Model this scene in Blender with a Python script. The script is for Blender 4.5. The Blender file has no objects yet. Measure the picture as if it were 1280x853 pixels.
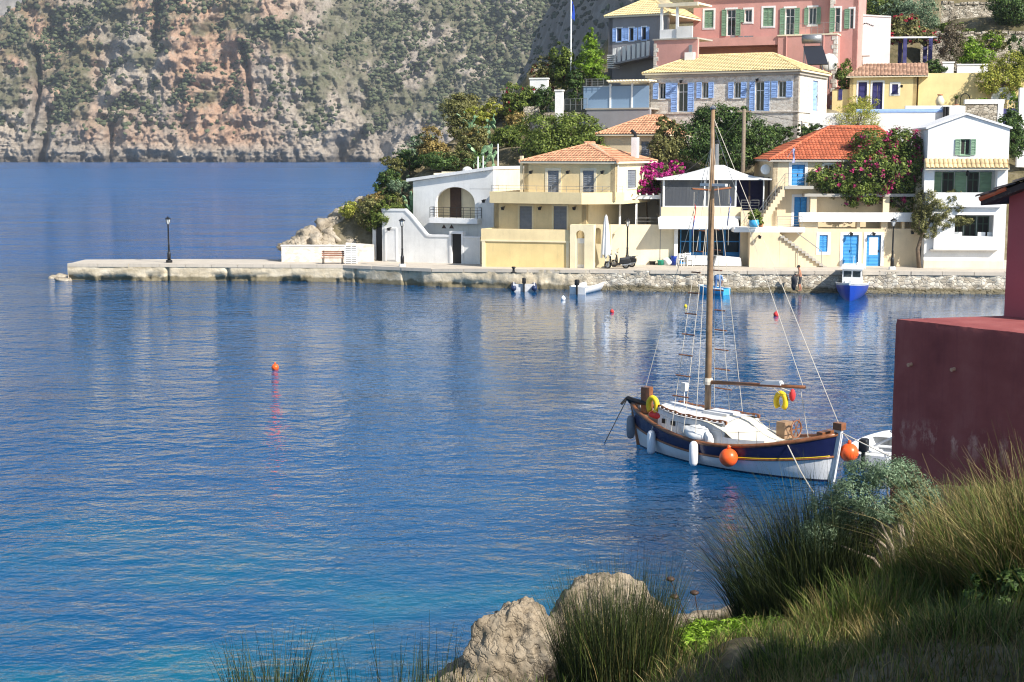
import bpy, math, random
import numpy as np
from mathutils import Vector, Matrix

# ------------------------------------------------------------------ camera, sky, sun, exposure
SC = bpy.context.scene
COL = SC.collection
R = math.radians
CAM_H, FPX, PITCH = 9.3, 1800.0, math.atan(236.5 / 1800.0)
cam_data = bpy.data.cameras.new('camera')
cam_data.sensor_width = 36.0
cam_data.lens = FPX / 1280.0 * 36.0
cam_data.clip_start = 0.3
cam_data.clip_end = 20000.0
cam = bpy.data.objects.new('camera', cam_data)
COL.objects.link(cam)
cam.location = (0, 0, CAM_H)
cam.rotation_euler = (math.pi / 2 - PITCH, 0, 0)
SC.camera = cam

SUN_AZ, SUN_EL = 43.0, 38.0          # degrees from +x towards the camera side; elevation
world = bpy.data.worlds.new('World')
SC.world = world
world.use_nodes = True
wn = world.node_tree.nodes
sky = wn.new('ShaderNodeTexSky')
sky.sky_type = 'NISHITA'
sky.sun_disc = False
sky.sun_elevation = R(SUN_EL)
sky.sun_rotation = R(90 + SUN_AZ)
sky.air_density = 1.0
sky.dust_density = 0.4
sky.ozone_density = 1.0
wn['Background'].inputs['Strength'].default_value = 0.105
world.node_tree.links.new(sky.outputs[0], wn['Background'].inputs[0])
sun_data = bpy.data.lights.new('sun', 'SUN')
sun_data.energy = 5.0
sun_data.angle = R(0.5)
sun_data.color = (1.0, 0.945, 0.86)
sun = bpy.data.objects.new('sun', sun_data)
COL.objects.link(sun)
SUN_DIR = Vector((math.cos(R(SUN_EL)) * math.cos(R(SUN_AZ)), -math.cos(R(SUN_EL)) * math.sin(R(SUN_AZ)), math.sin(R(SUN_EL))))
sun.rotation_euler = SUN_DIR.to_track_quat('Z', 'Y').to_euler()
sun.location = (60, -40, 80)
SC.view_settings.view_transform = 'Standard'
SC.view_settings.look = 'None'
SC.view_settings.gamma = 1.0
SC.view_settings.exposure = 0.68
SC.cycles.filter_width = 1.15
SC.cycles.max_bounces = 6
SC.cycles.transparent_max_bounces = 12
SC.cycles.caustics_reflective = False
SC.cycles.caustics_refractive = False

# ------------------------------------------------------------------ photo pixel -> world
FWD = Vector((0, math.cos(PITCH), -math.sin(PITCH)))
UPV = Vector((0, math.sin(PITCH), math.cos(PITCH)))
def ray(px, py):
    return FWD + Vector((1, 0, 0)) * ((px - 640.0) / FPX) + UPV * ((426.5 - py) / FPX)
def at(px, py, Y):                 # point on the pixel's ray at depth Y
    r = ray(px, py)
    t = Y / r.y
    return Vector((r.x * t, Y, CAM_H + r.z * t))
def ground(px, py, z=0.0):         # point on the pixel's ray at height z
    r = ray(px, py)
    t = (z - CAM_H) / r.z
    return Vector((r.x * t, r.y * t, z))

# ------------------------------------------------------------------ noise
def _hash(ix, iy, iz, seed):
    n = (ix * 374761393 + iy * 668265263 + iz * 2147483647 + seed * 974711) & 0xffffffff
    n = ((n ^ (n >> 13)) * 1274126177) & 0xffffffff
    n = (n ^ (n >> 16)) & 0xffffff
    return n / float(0xffffff)
def vnoise(x, y, z=0.0, seed=0):
    x = np.asarray(x, float); y = np.asarray(y, float); z = np.zeros_like(x) + z
    xi = np.floor(x).astype(np.int64); yi = np.floor(y).astype(np.int64); zi = np.floor(z).astype(np.int64)
    fx, fy, fz = x - xi, y - yi, z - zi
    fx = fx * fx * (3 - 2 * fx); fy = fy * fy * (3 - 2 * fy); fz = fz * fz * (3 - 2 * fz)
    out = 0
    for dx in (0, 1):
        for dy in (0, 1):
            for dz in (0, 1):
                w = (fx if dx else 1 - fx) * (fy if dy else 1 - fy) * (fz if dz else 1 - fz)
                out = out + w * _hash(xi + dx, yi + dy, zi + dz, seed)
    return out * 2 - 1
def fbm(x, y, z=0.0, oct=4, seed=0, gain=0.5):
    a, s, t = 1.0, 0.0, 0.0
    x = np.asarray(x, float); y = np.asarray(y, float); z = np.zeros_like(x) + z
    for o in range(oct):
        s = s + a * vnoise(x, y, z, seed + o * 17); t += a
        x = x * 2.03; y = y * 2.03; z = z * 2.03; a *= gain
    return s / t
def ridged(x, y, z=0.0, oct=4, seed=0):
    a, s, t = 1.0, 0.0, 0.0
    x = np.asarray(x, float); y = np.asarray(y, float); z = np.zeros_like(x) + z
    for o in range(oct):
        s = s + a * (1 - np.abs(vnoise(x, y, z, seed + o * 31))); t += a
        x = x * 2.1; y = y * 2.1; z = z * 2.1; a *= 0.5
    return s / t
def smooth(a, b, x):
    t = np.clip((np.asarray(x, float) - a) / (b - a), 0, 1)
    return t * t * (3 - 2 * t)

# ------------------------------------------------------------------ objects
def tag(o, label=None, cat=None, group=None, kind=None):
    if label: o['label'] = label
    if cat: o['category'] = cat
    if group: o['group'] = group
    if kind: o['kind'] = kind
    return o
def empty(name, loc=(0, 0, 0), rz=0.0, label=None, cat=None, group=None):
    o = bpy.data.objects.new(name, None)
    COL.objects.link(o)
    o.location = loc
    o.rotation_euler = (0, 0, rz)
    o.empty_display_size = 0.2
    return tag(o, label, cat, group)
def link(name, me, parent=None):
    o = bpy.data.objects.new(name, me)
    COL.objects.link(o)
    if parent is not None: o.parent = parent
    return o
def copy_tree(o, parent=None):
    c = o.copy(); COL.objects.link(c); c.parent = parent
    for ch in list(o.children): copy_tree(ch, c)
    return c
def np_mesh(name, V, Fq, mat, smooth_=False, mats=None, idx=None):
    V = np.asarray(V, np.float32); Fq = np.asarray(Fq, np.int32)
    k = Fq.shape[1]
    me = bpy.data.meshes.new(name)
    me.vertices.add(len(V)); me.vertices.foreach_set('co', V.ravel())
    me.loops.add(Fq.size); me.loops.foreach_set('vertex_index', Fq.ravel())
    me.polygons.add(len(Fq))
    me.polygons.foreach_set('loop_start', np.arange(0, Fq.size, k, dtype=np.int32))
    me.polygons.foreach_set('loop_total', np.full(len(Fq), k, np.int32))
    for m in ([mat] if mats is None else mats): me.materials.append(m)
    if idx is not None: me.polygons.foreach_set('material_index', np.asarray(idx, np.int32))
    if smooth_: me.polygons.foreach_set('use_smooth', np.ones(len(Fq), bool))
    me.update(calc_edges=True)
    return me
class MB:
    """collects shapes; build() links them as one mesh object"""
    def __init__(s, M=None): s.v = []; s.f = []; s.mi = []; s.cur = 0; s.M = M
    def _add(s, vs, fs):
        b = len(s.v)
        s.v += [tuple(s.M(*p)) if s.M else tuple(p) for p in vs]
        s.f += [tuple(b + i for i in f) for f in fs]
        s.mi += [s.cur] * len(fs)
        return s
    def box(s, a, b):
        x0, x1 = sorted((a[0], b[0])); y0, y1 = sorted((a[1], b[1])); z0, z1 = sorted((a[2], b[2]))
        vs = [(x0, y0, z0), (x1, y0, z0), (x1, y1, z0), (x0, y1, z0), (x0, y0, z1), (x1, y0, z1), (x1, y1, z1), (x0, y1, z1)]
        return s._add(vs, [(0, 3, 2, 1), (4, 5, 6, 7), (0, 1, 5, 4), (1, 2, 6, 5), (2, 3, 7, 6), (3, 0, 4, 7)])
    def hexa(s, p8):
        return s._add(p8, [(0, 3, 2, 1), (4, 5, 6, 7), (0, 1, 5, 4), (1, 2, 6, 5), (2, 3, 7, 6), (3, 0, 4, 7)])
    def poly(s, ps):
        return s._add(ps, [tuple(range(len(ps)))])
    def prism(s, pts, d0, d1):       # pts in (x,z), extruded along y
        n = len(pts)
        vs = [(p[0], d0, p[1]) for p in pts] + [(p[0], d1, p[1]) for p in pts]
        fs = [tuple(range(n)), tuple(range(2 * n - 1, n - 1, -1))]
        fs += [(i, (i + 1) % n, n + (i + 1) % n, n + i) for i in range(n)]
        return s._add(vs, fs)
    def slab(s, pts, z0, z1):        # pts in (x,y), extruded along z
        n = len(pts)
        vs = [(p[0], p[1], z0) for p in pts] + [(p[0], p[1], z1) for p in pts]
        fs = [tuple(range(n - 1, -1, -1)), tuple(range(n, 2 * n))]
        fs += [((i + 1) % n, i, n + i, n + (i + 1) % n) for i in range(n)]
        return s._add(vs, fs)
    def tube(s, pts, r, n=6, caps=True):
        pts = [Vector(p) for p in pts]
        rs = r if isinstance(r, (list, tuple)) else [r] * len(pts)
        vs = []; ref = None
        for i, p in enumerate(pts):
            t = (pts[min(i + 1, len(pts) - 1)] - pts[max(i - 1, 0)])
            if t.length < 1e-9: t = Vector((0, 0, 1))
            t.normalize()
            if ref is None:
                ref = Vector((0, 0, 1)) if abs(t.z) < .9 else Vector((1, 0, 0))
            a = (ref - t * ref.dot(t))
            if a.length < 1e-6: a = t.orthogonal()
            a.normalize(); b = t.cross(a); ref = a
            for k in range(n):
                an = 2 * math.pi * k / n
                vs.append(tuple(p + (a * math.cos(an) + b * math.sin(an)) * rs[i]))
        fs = []
        for i in range(len(pts) - 1):
            for k in range(n):
                fs.append((i * n + k, i * n + (k + 1) % n, (i + 1) * n + (k + 1) % n, (i + 1) * n + k))
        if caps:
            fs.append(tuple(range(n - 1, -1, -1))); fs.append(tuple((len(pts) - 1) * n + k for k in range(n)))
        return s._add(vs, fs)
    def lathe(s, prof, c=(0, 0, 0), n=12):   # prof list of (r,z)
        vs = []; fs = []
        for r_, z in prof:
            for k in range(n):
                an = 2 * math.pi * k / n
                vs.append((c[0] + r_ * math.cos(an), c[1] + r_ * math.sin(an), c[2] + z))
        for i in range(len(prof) - 1):
            for k in range(n):
                fs.append((i * n + k, i * n + (k + 1) % n, (i + 1) * n + (k + 1) % n, (i + 1) * n + k))
        fs.append(tuple(range(n - 1, -1, -1))); fs.append(tuple((len(prof) - 1) * n + k for k in range(n)))
        return s._add(vs, fs)
    def ball(s, c, r, n=12, m=8, sq=(1, 1, 1)):
        prof = [(max(1e-3, math.sin(math.pi * i / m)), -math.cos(math.pi * i / m)) for i in range(m + 1)]
        vs = []; fs = []
        for rr, z in prof:
            for k in range(n):
                an = 2 * math.pi * k / n
                vs.append((c[0] + r * sq[0] * rr * math.cos(an), c[1] + r * sq[1] * rr * math.sin(an), c[2] + r * sq[2] * z))
        for i in range(m):
            for k in range(n):
                fs.append((i * n + k, i * n + (k + 1) % n, (i + 1) * n + (k + 1) % n, (i + 1) * n + k))
        return s._add(vs, fs)
    def loft(s, rings, close=False, cap=False):
        n = len(rings[0]); vs = [p for r_ in rings for p in r_]; fs = []
        for i in range(len(rings) - 1):
            for k in range(n if close else n - 1):
                fs.append((i * n + k, i * n + (k + 1) % n, (i + 1) * n + (k + 1) % n, (i + 1) * n + k))
        if cap: fs.append(tuple(range(n - 1, -1, -1))); fs.append(tuple((len(rings) - 1) * n + k for k in range(n)))
        return s._add(vs, fs)
    def build(s, name, mat, parent=None, sm=False, bevel=0.0):
        me = bpy.data.meshes.new(name)
        me.from_pydata(s.v, [], s.f)
        mats = mat if isinstance(mat, (list, tuple)) else [mat]
        for m in mats: me.materials.append(m)
        if len(mats) > 1: me.polygons.foreach_set('material_index', s.mi)
        if sm: me.polygons.foreach_set('use_smooth', [True] * len(me.polygons))
        me.update()
        o = link(name, me, parent)
        if bevel:
            b = o.modifiers.new('bevel', 'BEVEL'); b.width = bevel; b.segments = 2; b.limit_method = 'ANGLE'
        return o
# ------------------------------------------------------------------ materials
def srgb(r, g, b):
    f = lambda c: (c / 255.0 / 12.92) if c <= 10 else (((c / 255.0) + 0.055) / 1.055) ** 2.4
    return (f(r), f(g), f(b))
class NT:
    def __init__(s, name):
        s.m = bpy.data.materials.new(name); s.m.use_nodes = True
        s.t = s.m.node_tree; s.n = s.t.nodes; s.b = s.n['Principled BSDF']; s.out = s.n['Material Output']
    def new(s, typ, **kw):
        nd = s.n.new(typ)
        for k, v in kw.items():
            if hasattr(nd, k) and k not in nd.inputs: setattr(nd, k, v)
            else: nd.inputs[k].default_value = v
        return nd
    def l(s, a, b): s.t.links.new(a, b)
    def coords(s, scale=(1, 1, 1), kind='Object'):
        tc = s.new('ShaderNodeTexCoord'); mp = s.new('ShaderNodeMapping')
        mp.inputs['Scale'].default_value = scale
        s.l(tc.outputs[kind], mp.inputs[0]); return mp.outputs[0]
    def noise(s, vec, scale, detail=4.0, rough=0.55):
        nd = s.new('ShaderNodeTexNoise'); nd.inputs['Scale'].default_value = scale
        nd.inputs['Detail'].default_value = detail; nd.inputs['Roughness'].default_value = rough
        s.l(vec, nd.inputs['Vector']); return nd.outputs['Fac']
    def ramp(s, fac, stops):
        nd = s.new('ShaderNodeValToRGB'); cr = nd.color_ramp
        while len(cr.elements) < len(stops): cr.elements.new(0.5)
        for e, (p, c) in zip(cr.elements, stops):
            e.position = p; e.color = (*c, 1) if len(c) == 3 else c
        s.l(fac, nd.inputs[0]); return nd.outputs[0]
    def mix(s, fac, a, b, mode='MIX'):
        nd = s.new('ShaderNodeMix', data_type='RGBA', blend_type=mode)
        for k, v in ((0, fac), (6, a), (7, b)):
            if hasattr(v, 'is_output'): s.l(v, nd.inputs[k])
            else: nd.inputs[k].default_value = v if k == 0 else ((*v, 1) if len(v) == 3 else v)
        return nd.outputs[2]
    def bump(s, h, strength=0.3, dist=0.02):
        nd = s.new('ShaderNodeBump'); nd.inputs['Strength'].default_value = strength; nd.inputs['Distance'].default_value = dist
        s.l(h, nd.inputs['Height']); s.l(nd.outputs[0], s.b.inputs['Normal']); return nd
def simple(name, c, rough=0.6, metal=0.0, var=0.12, scale=6.0, bump=0.1, spec=0.4):
    n = NT(name); v = n.coords()
    f = n.noise(v, scale, 5)
    d = tuple(x * (1 - var) for x in c); u = tuple(min(1, x * (1 + var)) for x in c)
    n.l(n.ramp(f, [(0.3, d), (0.7, u)]), n.b.inputs['Base Color'])
    n.b.inputs['Roughness'].default_value = rough; n.b.inputs['Metallic'].default_value = metal
    n.b.inputs['Specular IOR Level'].default_value = spec
    if bump: n.bump(n.noise(v, scale * 5, 4), bump, 0.01)
    return n.m
def plaster(name, c, dirt=0.35, stain=(0.30, 0.26, 0.20)):
    n = NT(name); v = n.coords()
    big = n.noise(v, 0.7, 5, 0.6); fine = n.noise(v, 9.0, 5)
    streak = n.noise(n.coords((3.2, 3.2, 0.35)), 1.3, 6, 0.65)
    d = tuple(x * 0.86 for x in c); u = tuple(min(0.95, x * 1.06) for x in c)
    col = n.ramp(big, [(0.3, d), (0.65, u)])
    col = n.mix(n.ramp(fine, [(0.35, (0, 0, 0)), (0.75, (0.12, 0.12, 0.12))]), col, tuple(x * .7 for x in c))
    col = n.mix(n.ramp(streak, [(0.52, (0, 0, 0)), (0.82, (dirt * 1.5,) * 3)]), col, tuple(c[i] * .4 + stain[i] * .4 for i in range(3)))
    n.l(col, n.b.inputs['Base Color'])
    n.b.inputs['Roughness'].default_value = 0.85; n.b.inputs['Specular IOR Level'].default_value = 0.2
    n.bump(n.noise(v, 14.0, 6), 0.25, 0.015)
    return n.m
def leafmat(name, c0, c1, c2=None, trans=0.3, rough=0.55):
    if trans: c0, c1, c2 = (tuple(x * 1.6 for x in c) if c else c for c in (c0, c1, c2))
    n = NT(name); g = n.new('ShaderNodeNewGeometry')
    st = [(0.0, c0), (0.75, c1)] + ([(1.0, c2)] if c2 else [])
    col = n.ramp(g.outputs['Random Per Island'], st)
    v = n.coords(); f = n.noise(v, 0.9, 3)
    col = n.mix(n.ramp(f, [(0.35, (0, 0, 0)), (0.7, (0.55, 0.55, 0.55))]), col, tuple(x * .55 for x in c0))
    n.l(col, n.b.inputs['Base Color']); n.b.inputs['Roughness'].default_value = rough
    n.b.inputs['Specular IOR Level'].default_value = 0.25
    t = n.new('ShaderNodeBsdfTranslucent'); n.l(col, t.inputs[0])
    mx = n.new('ShaderNodeMixShader'); mx.inputs[0].default_value = trans
    n.l(n.b.outputs[0], mx.inputs[1]); n.l(t.outputs[0], mx.inputs[2]); n.l(mx.outputs[0], n.out.inputs[0])
    return n.m
def masonry(name, base, dark, light, scale=3.0, zs=1.7, mortar=(0.42, 0.39, 0.33), gap=0.06, bump=0.6):
    n = NT(name); v = n.coords((1, 1, zs))
    wob = n.noise(v, 2.0, 3)
    mp = n.new('ShaderNodeVectorMath', operation='MULTIPLY_ADD')
    vo = n.new('ShaderNodeTexVoronoi', feature='F1'); vo.inputs['Scale'].default_value = scale; n.l(v, vo.inputs['Vector'])
    ve = n.new('ShaderNodeTexVoronoi', feature='DISTANCE_TO_EDGE'); ve.inputs['Scale'].default_value = scale; n.l(v, ve.inputs['Vector'])
    sep = n.new('ShaderNodeSeparateColor'); n.l(vo.outputs['Color'], sep.inputs[0])
    col = n.ramp(sep.outputs[0], [(0.0, dark), (0.5, base), (1.0, light)])
    col = n.mix(n.ramp(n.noise(v, 9, 5), [(0.3, (0, 0, 0)), (0.8, (0.45, 0.45, 0.45))]), col, dark)
    edge = n.ramp(ve.outputs['Distance'], [(0.0, (1, 1, 1)), (gap, (0, 0, 0))])
    col = n.mix(edge, col, mortar)
    n.l(col, n.b.inputs['Base Color']); n.b.inputs['Roughness'].default_value = 0.9; n.b.inputs['Specular IOR Level'].default_value = 0.15
    h = n.mix(0.3, n.ramp(ve.outputs['Distance'], [(0.0, (0, 0, 0)), (gap * 1.8, (1, 1, 1))]), n.noise(v, 12, 5))
    n.bump(h, bump, 0.06)
    return n.m
def glassmat(name, c=(0.02, 0.03, 0.035), rough=0.06):
    n = NT(name); n.b.inputs['Base Color'].default_value = (*c, 1); n.b.inputs['Roughness'].default_value = rough
    n.b.inputs['Specular IOR Level'].default_value = 0.6
    v = n.coords(); n.bump(n.noise(v, 1.5, 2), 0.05, 0.02)
    return n.m
def slatmat(name, c, var=0.12):
    n = NT(name); v = n.coords()
    w = n.new('ShaderNodeTexWave', wave_type='BANDS', bands_direction='Z'); w.inputs['Scale'].default_value = 3.2; w.inputs['Distortion'].default_value = 0.2
    n.l(v, w.inputs['Vector'])
    f = n.noise(v, 3.0, 4)
    col = n.ramp(f, [(0.3, tuple(x * (1 - var) for x in c)), (0.7, tuple(min(.95, x * (1 + var)) for x in c))])
    n.l(col, n.b.inputs['Base Color']); n.b.inputs['Roughness'].default_value = 0.55
    n.bump(w.outputs['Fac'], 0.5, 0.03)
    return n.m
def tilemat(name, c, var=0.3):
    n = NT(name); v = n.coords(); g = n.new('ShaderNodeNewGeometry')
    col = n.ramp(g.outputs['Random Per Island'], [(0, tuple(x * (1 - var) for x in c)), (0.6, c), (1, tuple(min(.9, x * (1 + var * .6)) for x in c))])
    col = n.mix(n.ramp(n.noise(v, 1.2, 6, .65), [(0.45, (0, 0, 0)), (0.75, (0.5, 0.5, 0.5))]), col, tuple(x * .62 for x in c))
    col = n.mix(n.ramp(n.noise(v, 7, 5, .65), [(0.55, (0, 0, 0)), (0.75, (0.35, 0.35, 0.35))]), col, (0.5, 0.42, 0.33))
    n.l(col, n.b.inputs['Base Color']); n.b.inputs['Roughness'].default_value = 0.85; n.b.inputs['Specular IOR Level'].default_value = 0.2
    n.bump(n.noise(v, 25, 4), 0.2, 0.01)
    return n.m

M = {}
M['white'] = plaster('white_plaster', (0.80, 0.79, 0.76), 0.22)
M['white2'] = plaster('white_plaster_clean', (0.82, 0.81, 0.79), 0.10)
M['whitepaint'] = simple('white_paint', (0.80, 0.80, 0.78), 0.5, var=.05)
M['yellow'] = plaster('pale_yellow_plaster', (0.80, 0.64, 0.36), 0.2)
M['yellow_lt'] = plaster('light_yellow_plaster', (0.82, 0.71, 0.47), 0.15)
M['yellow_dk'] = plaster('ochre_yellow_plaster', (0.74, 0.57, 0.27), 0.25)
M['cream'] = plaster('cream_plaster', (0.80, 0.71, 0.52), 0.2)
M['beige'] = plaster('beige_plaster', (0.74, 0.60, 0.40), 0.22)
M['ochre'] = plaster('warm_yellow_plaster', (0.80, 0.63, 0.31), 0.16)
M['pink'] = plaster('pink_plaster', (0.60, 0.315, 0.275), 0.2)
M['darkpink'] = plaster('dark_red_plaster', (0.40, 0.105, 0.12), 0.35, (0.45, 0.2, 0.18))
M['greywall'] = plaster('grey_plaster', (0.30, 0.29, 0.30), 0.3)
M['concrete'] = plaster('concrete', (0.42, 0.39, 0.34), 0.4)
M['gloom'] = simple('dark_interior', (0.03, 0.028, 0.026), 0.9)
M['glass'] = glassmat('window_glass')
M['pvc'] = glassmat('clear_plastic_sheet', (0.07, 0.075, 0.085), 0.18)
M['blueglass'] = glassmat('blue_glass_panel', (0.22, 0.32, 0.45), 0.25)
M['bluedoor'] = slatmat('bright_blue_paint', (0.035, 0.27, 0.62))
M['ltblue'] = slatmat('light_blue_paint', (0.30, 0.46, 0.80))
M['ultra'] = slatmat('ultramarine_paint', (0.030, 0.028, 0.14))
M['greenp'] = slatmat('sage_green_paint', (0.19, 0.31, 0.20))
M['darkgreen'] = slatmat('dark_green_paint', (0.05, 0.10, 0.065))
M['greyshut'] = slatmat('grey_blue_paint', (0.19, 0.21, 0.24))
M['brownwood'] = simple('dark_brown_wood', (0.06, 0.032, 0.022), 0.6, var=.3)
M['black'] = simple('black_metal', (0.012, 0.012, 0.013), 0.45, var=.2)
M['metal'] = simple('grey_metal', (0.30, 0.31, 0.32), 0.4, 0.6)
M['rail'] = simple('weathered_rail', (0.28, 0.28, 0.27), 0.5, 0.3)
M['tile_o'] = tilemat('orange_roof_tile', (0.64, 0.33, 0.19))
M['tile_r'] = tilemat('red_roof_tile', (0.52, 0.145, 0.07))
M['tile_y'] = tilemat('straw_roof_tile', (0.76, 0.60, 0.31), .15)
M['tile_p'] = tilemat('pale_terracotta_tile', (0.56, 0.34, 0.23))
M['tile_b'] = tilemat('buff_roof_tile', (0.62, 0.47, 0.26))
M['slate'] = tilemat('dark_slate_tile', (0.055, 0.045, 0.045))
M['stone'] = masonry('pale_coursed_stone', (0.70, 0.645, 0.57), (0.54, 0.48, 0.41), (0.80, 0.76, 0.69), 3.6, 1.6, (0.72, 0.68, 0.61), 0.05, .3)
M['rubble'] = masonry('dry_rubble_stone', (0.42, 0.37, 0.29), (0.26, 0.22, 0.17), (0.60, 0.55, 0.46), 3.0, 1.8, (0.10, 0.09, 0.07), 0.06, .9)
M['quaystone'] = masonry('quay_rubble', (0.44, 0.40, 0.32), (0.22, 0.19, 0.14), (0.62, 0.58, 0.48), 2.6, 1.7, (0.26, 0.23, 0.18), 0.07, .9)
M['canvas'] = simple('white_canvas', (0.70, 0.70, 0.68), 0.8, var=.04)
M['bark'] = simple('bark', (0.13, 0.095, 0.065), 0.9, var=.4, scale=12, bump=.6)
M['pole'] = simple('weathered_pole', (0.20, 0.155, 0.11), 0.85, var=.3, scale=10, bump=.4)
M['terracotta'] = simple('terracotta', (0.50, 0.20, 0.10), 0.8)
M['orange'] = simple('orange_plastic', (0.85, 0.115, 0.02), 0.35, var=.05, bump=0)
M['yellowp'] = simple('yellow_fabric', (0.78, 0.55, 0.02), 0.6, var=.1)
M['rope'] = simple('rope', (0.55, 0.50, 0.42), 0.9)
M['varnish'] = simple('varnished_wood', (0.22, 0.085, 0.035), 0.35, var=.3, scale=9)
M['mast'] = simple('mast_wood', (0.25, 0.16, 0.09), 0.4, var=.25, scale=5)
M['teak'] = simple('teak_deck', (0.30, 0.19, 0.11), 0.6, var=.25)
M['navy'] = simple('navy_paint', (0.010, 0.013, 0.055), 0.25, var=.15, bump=0.03)
M['hullwhite'] = plaster('white_hull_paint', (0.72, 0.72, 0.71), .28)
M['hullwhite'].node_tree.nodes['Principled BSDF'].inputs['Roughness'].default_value = .4
M['cloth_cream'] = simple('cream_tarp', (0.72, 0.66, 0.52), 0.85, var=.08)
M['royal'] = simple('royal_blue_paint', (0.012, 0.05, 0.34), 0.3, var=.12, bump=.03)
M['skyblue'] = simple('sky_blue_paint', (0.06, 0.36, 0.62), 0.4, var=.1)
M['rubber_navy'] = simple('navy_rubber', (0.015, 0.03, 0.09), 0.5)
M['rubber_grey'] = simple('grey_rubber', (0.55, 0.55, 0.56), 0.5)
M['fender_grey'] = simple('grey_fender', (0.22, 0.23, 0.25), 0.5)
M['skin'] = simple('skin', (0.42, 0.20, 0.12), 0.55, var=.08)
M['denim'] = simple('denim', (0.10, 0.18, 0.34), 0.85, var=.15)
M['shirt'] = simple('faded_blue_shirt', (0.20, 0.30, 0.48), 0.85, var=.1)
M['darkcloth'] = simple('dark_cloth', (0.05, 0.05, 0.055), 0.9)
M['hair'] = simple('dark_hair', (0.03, 0.022, 0.016), 0.7)
M['red'] = simple('red_fabric', (0.60, 0.04, 0.04), 0.7)
M['pvcw'] = simple('white_plastic', (0.78, 0.78, 0.78), 0.4, var=.04, bump=0)
M['bench'] = simple('brown_slat', (0.30, 0.15, 0.09), 0.6, var=.2)
M['teal'] = simple('green_plastic', (0.03, 0.30, 0.20), 0.5)
M['panel'] = glassmat('solar_glass', (0.03, 0.032, 0.04), 0.15)
M['lampglass'] = simple('frosted_glass', (0.65, 0.66, 0.64), 0.3, var=.03, bump=0)

# foliage
L = {}
L['dark'] = leafmat('dark_evergreen_leaf', (0.016, 0.036, 0.009), (0.06, 0.105, 0.024), (0.13, 0.18, 0.045))
L['mid'] = leafmat('mid_green_leaf', (0.035, 0.058, 0.011), (0.13, 0.17, 0.03), (0.23, 0.27, 0.06))
L['olive'] = leafmat('olive_green_leaf', (0.05, 0.055, 0.017), (0.16, 0.155, 0.05), (0.27, 0.25, 0.10))
L['bright'] = leafmat('bright_green_leaf', (0.05, 0.10, 0.008), (0.17, 0.27, 0.02), (0.28, 0.38, 0.05))
L['gold'] = leafmat('dry_golden_leaf', (0.10, 0.075, 0.022), (0.27, 0.20, 0.065), (0.38, 0.29, 0.12))
L['silver'] = leafmat('silver_green_leaf', (0.05, 0.08, 0.045), (0.14, 0.20, 0.115), (0.25, 0.32, 0.20))
L['brown'] = leafmat('brown_leaf', (0.06, 0.05, 0.03), (0.15, 0.12, 0.08), (0.24, 0.20, 0.14))
L['yellowgreen'] = leafmat('yellow_green_leaf', (0.10, 0.12, 0.015), (0.30, 0.31, 0.05), (0.48, 0.42, 0.10))
L['cactus'] = leafmat('cactus_pad', (0.06, 0.12, 0.06), (0.15, 0.24, 0.13), (0.25, 0.34, 0.20), .05)
L['magenta'] = leafmat('magenta_blossom', (0.16, 0.006, 0.07), (0.36, 0.018, 0.17), (0.46, 0.06, 0.26))
L['pinkb'] = leafmat('pink_blossom', (0.16, 0.010, 0.045), (0.34, 0.03, 0.11), (0.44, 0.08, 0.19))
L['redb'] = leafmat('red_blossom', (0.16, 0.010, 0.02), (0.35, 0.025, 0.05), (0.5, 0.07, 0.08))
L['blade'] = leafmat('grass_blade', (0.022, 0.040, 0.007), (0.085, 0.125, 0.020), (0.19, 0.20, 0.05), .25)
L['straw'] = leafmat('straw_blade', (0.08, 0.06, 0.022), (0.22, 0.17, 0.065), (0.36, 0.29, 0.13), .25)
L['rush'] = leafmat('dark_rush_blade', (0.008, 0.013, 0.006), (0.026, 0.038, 0.013), (0.075, 0.08, 0.026), .1)
L['succ'] = leafmat('succulent_leaf', (0.07, 0.13, 0.01), (0.20, 0.33, 0.025), (0.36, 0.46, 0.09), .3)

# ------------------------------------------------------------------ foliage builders
def rnd_dirs(rg, n):
    v = rg.normal(size=(n, 3)); return v / np.linalg.norm(v, axis=1, keepdims=True)
def leaf_quads(P, N, size, rg, aspect=0.5, var=0.35):
    n = len(P)
    T = np.cross(N, rnd_dirs(rg, n)); T /= np.linalg.norm(T, axis=1, keepdims=True) + 1e-9
    B = np.cross(N, T)
    s = size * (1 + var * rg.uniform(-1, 1, n))[:, None]
    bend = N * s * 0.18
    V = np.stack([P - T * s, P + B * s * aspect + bend, P + T * s, P - B * s * aspect + bend], 1).reshape(-1, 3)
    F = np.arange(4 * n).reshape(-1, 4)
    return V, F
def cloud(blobs, n, rg, clump=0.32, per=60, shell=0.6):
    """points gathered in clumps spread over ellipsoids; returns points and outward normals"""
    vol = np.array([b[3] * b[4] * b[5] for b in blobs]) ** (2 / 3)
    vol = vol / vol.sum()
    Ps, Ns = [], []
    for b, w in zip(blobs, vol):
        m = max(8, int(n * w)); k = max(5, m // per)
        d = rnd_dirs(rg, k); r = rg.uniform(shell, 1.0, k) ** 0.6
        cc = d * r[:, None]
        ci = rg.integers(0, k, m)
        sz = clump * rg.uniform(0.6, 1.3, k)
        q = cc[ci] + rnd_dirs(rg, m) * (rg.uniform(0, 1, m) ** 0.5)[:, None] * sz[ci][:, None]
        Ps.append(q * np.array(b[3:6]) + np.array(b[0:3]))
        nn = (q - cc[ci]) * 1.2 + q * 0.6 + rnd_dirs(rg, m) * 0.55 + np.array([0, 0, .25])
        Ns.append(nn / (np.linalg.norm(nn, axis=1, keepdims=True) + 1e-9))
    return np.concatenate(Ps), np.concatenate(Ns)
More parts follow.
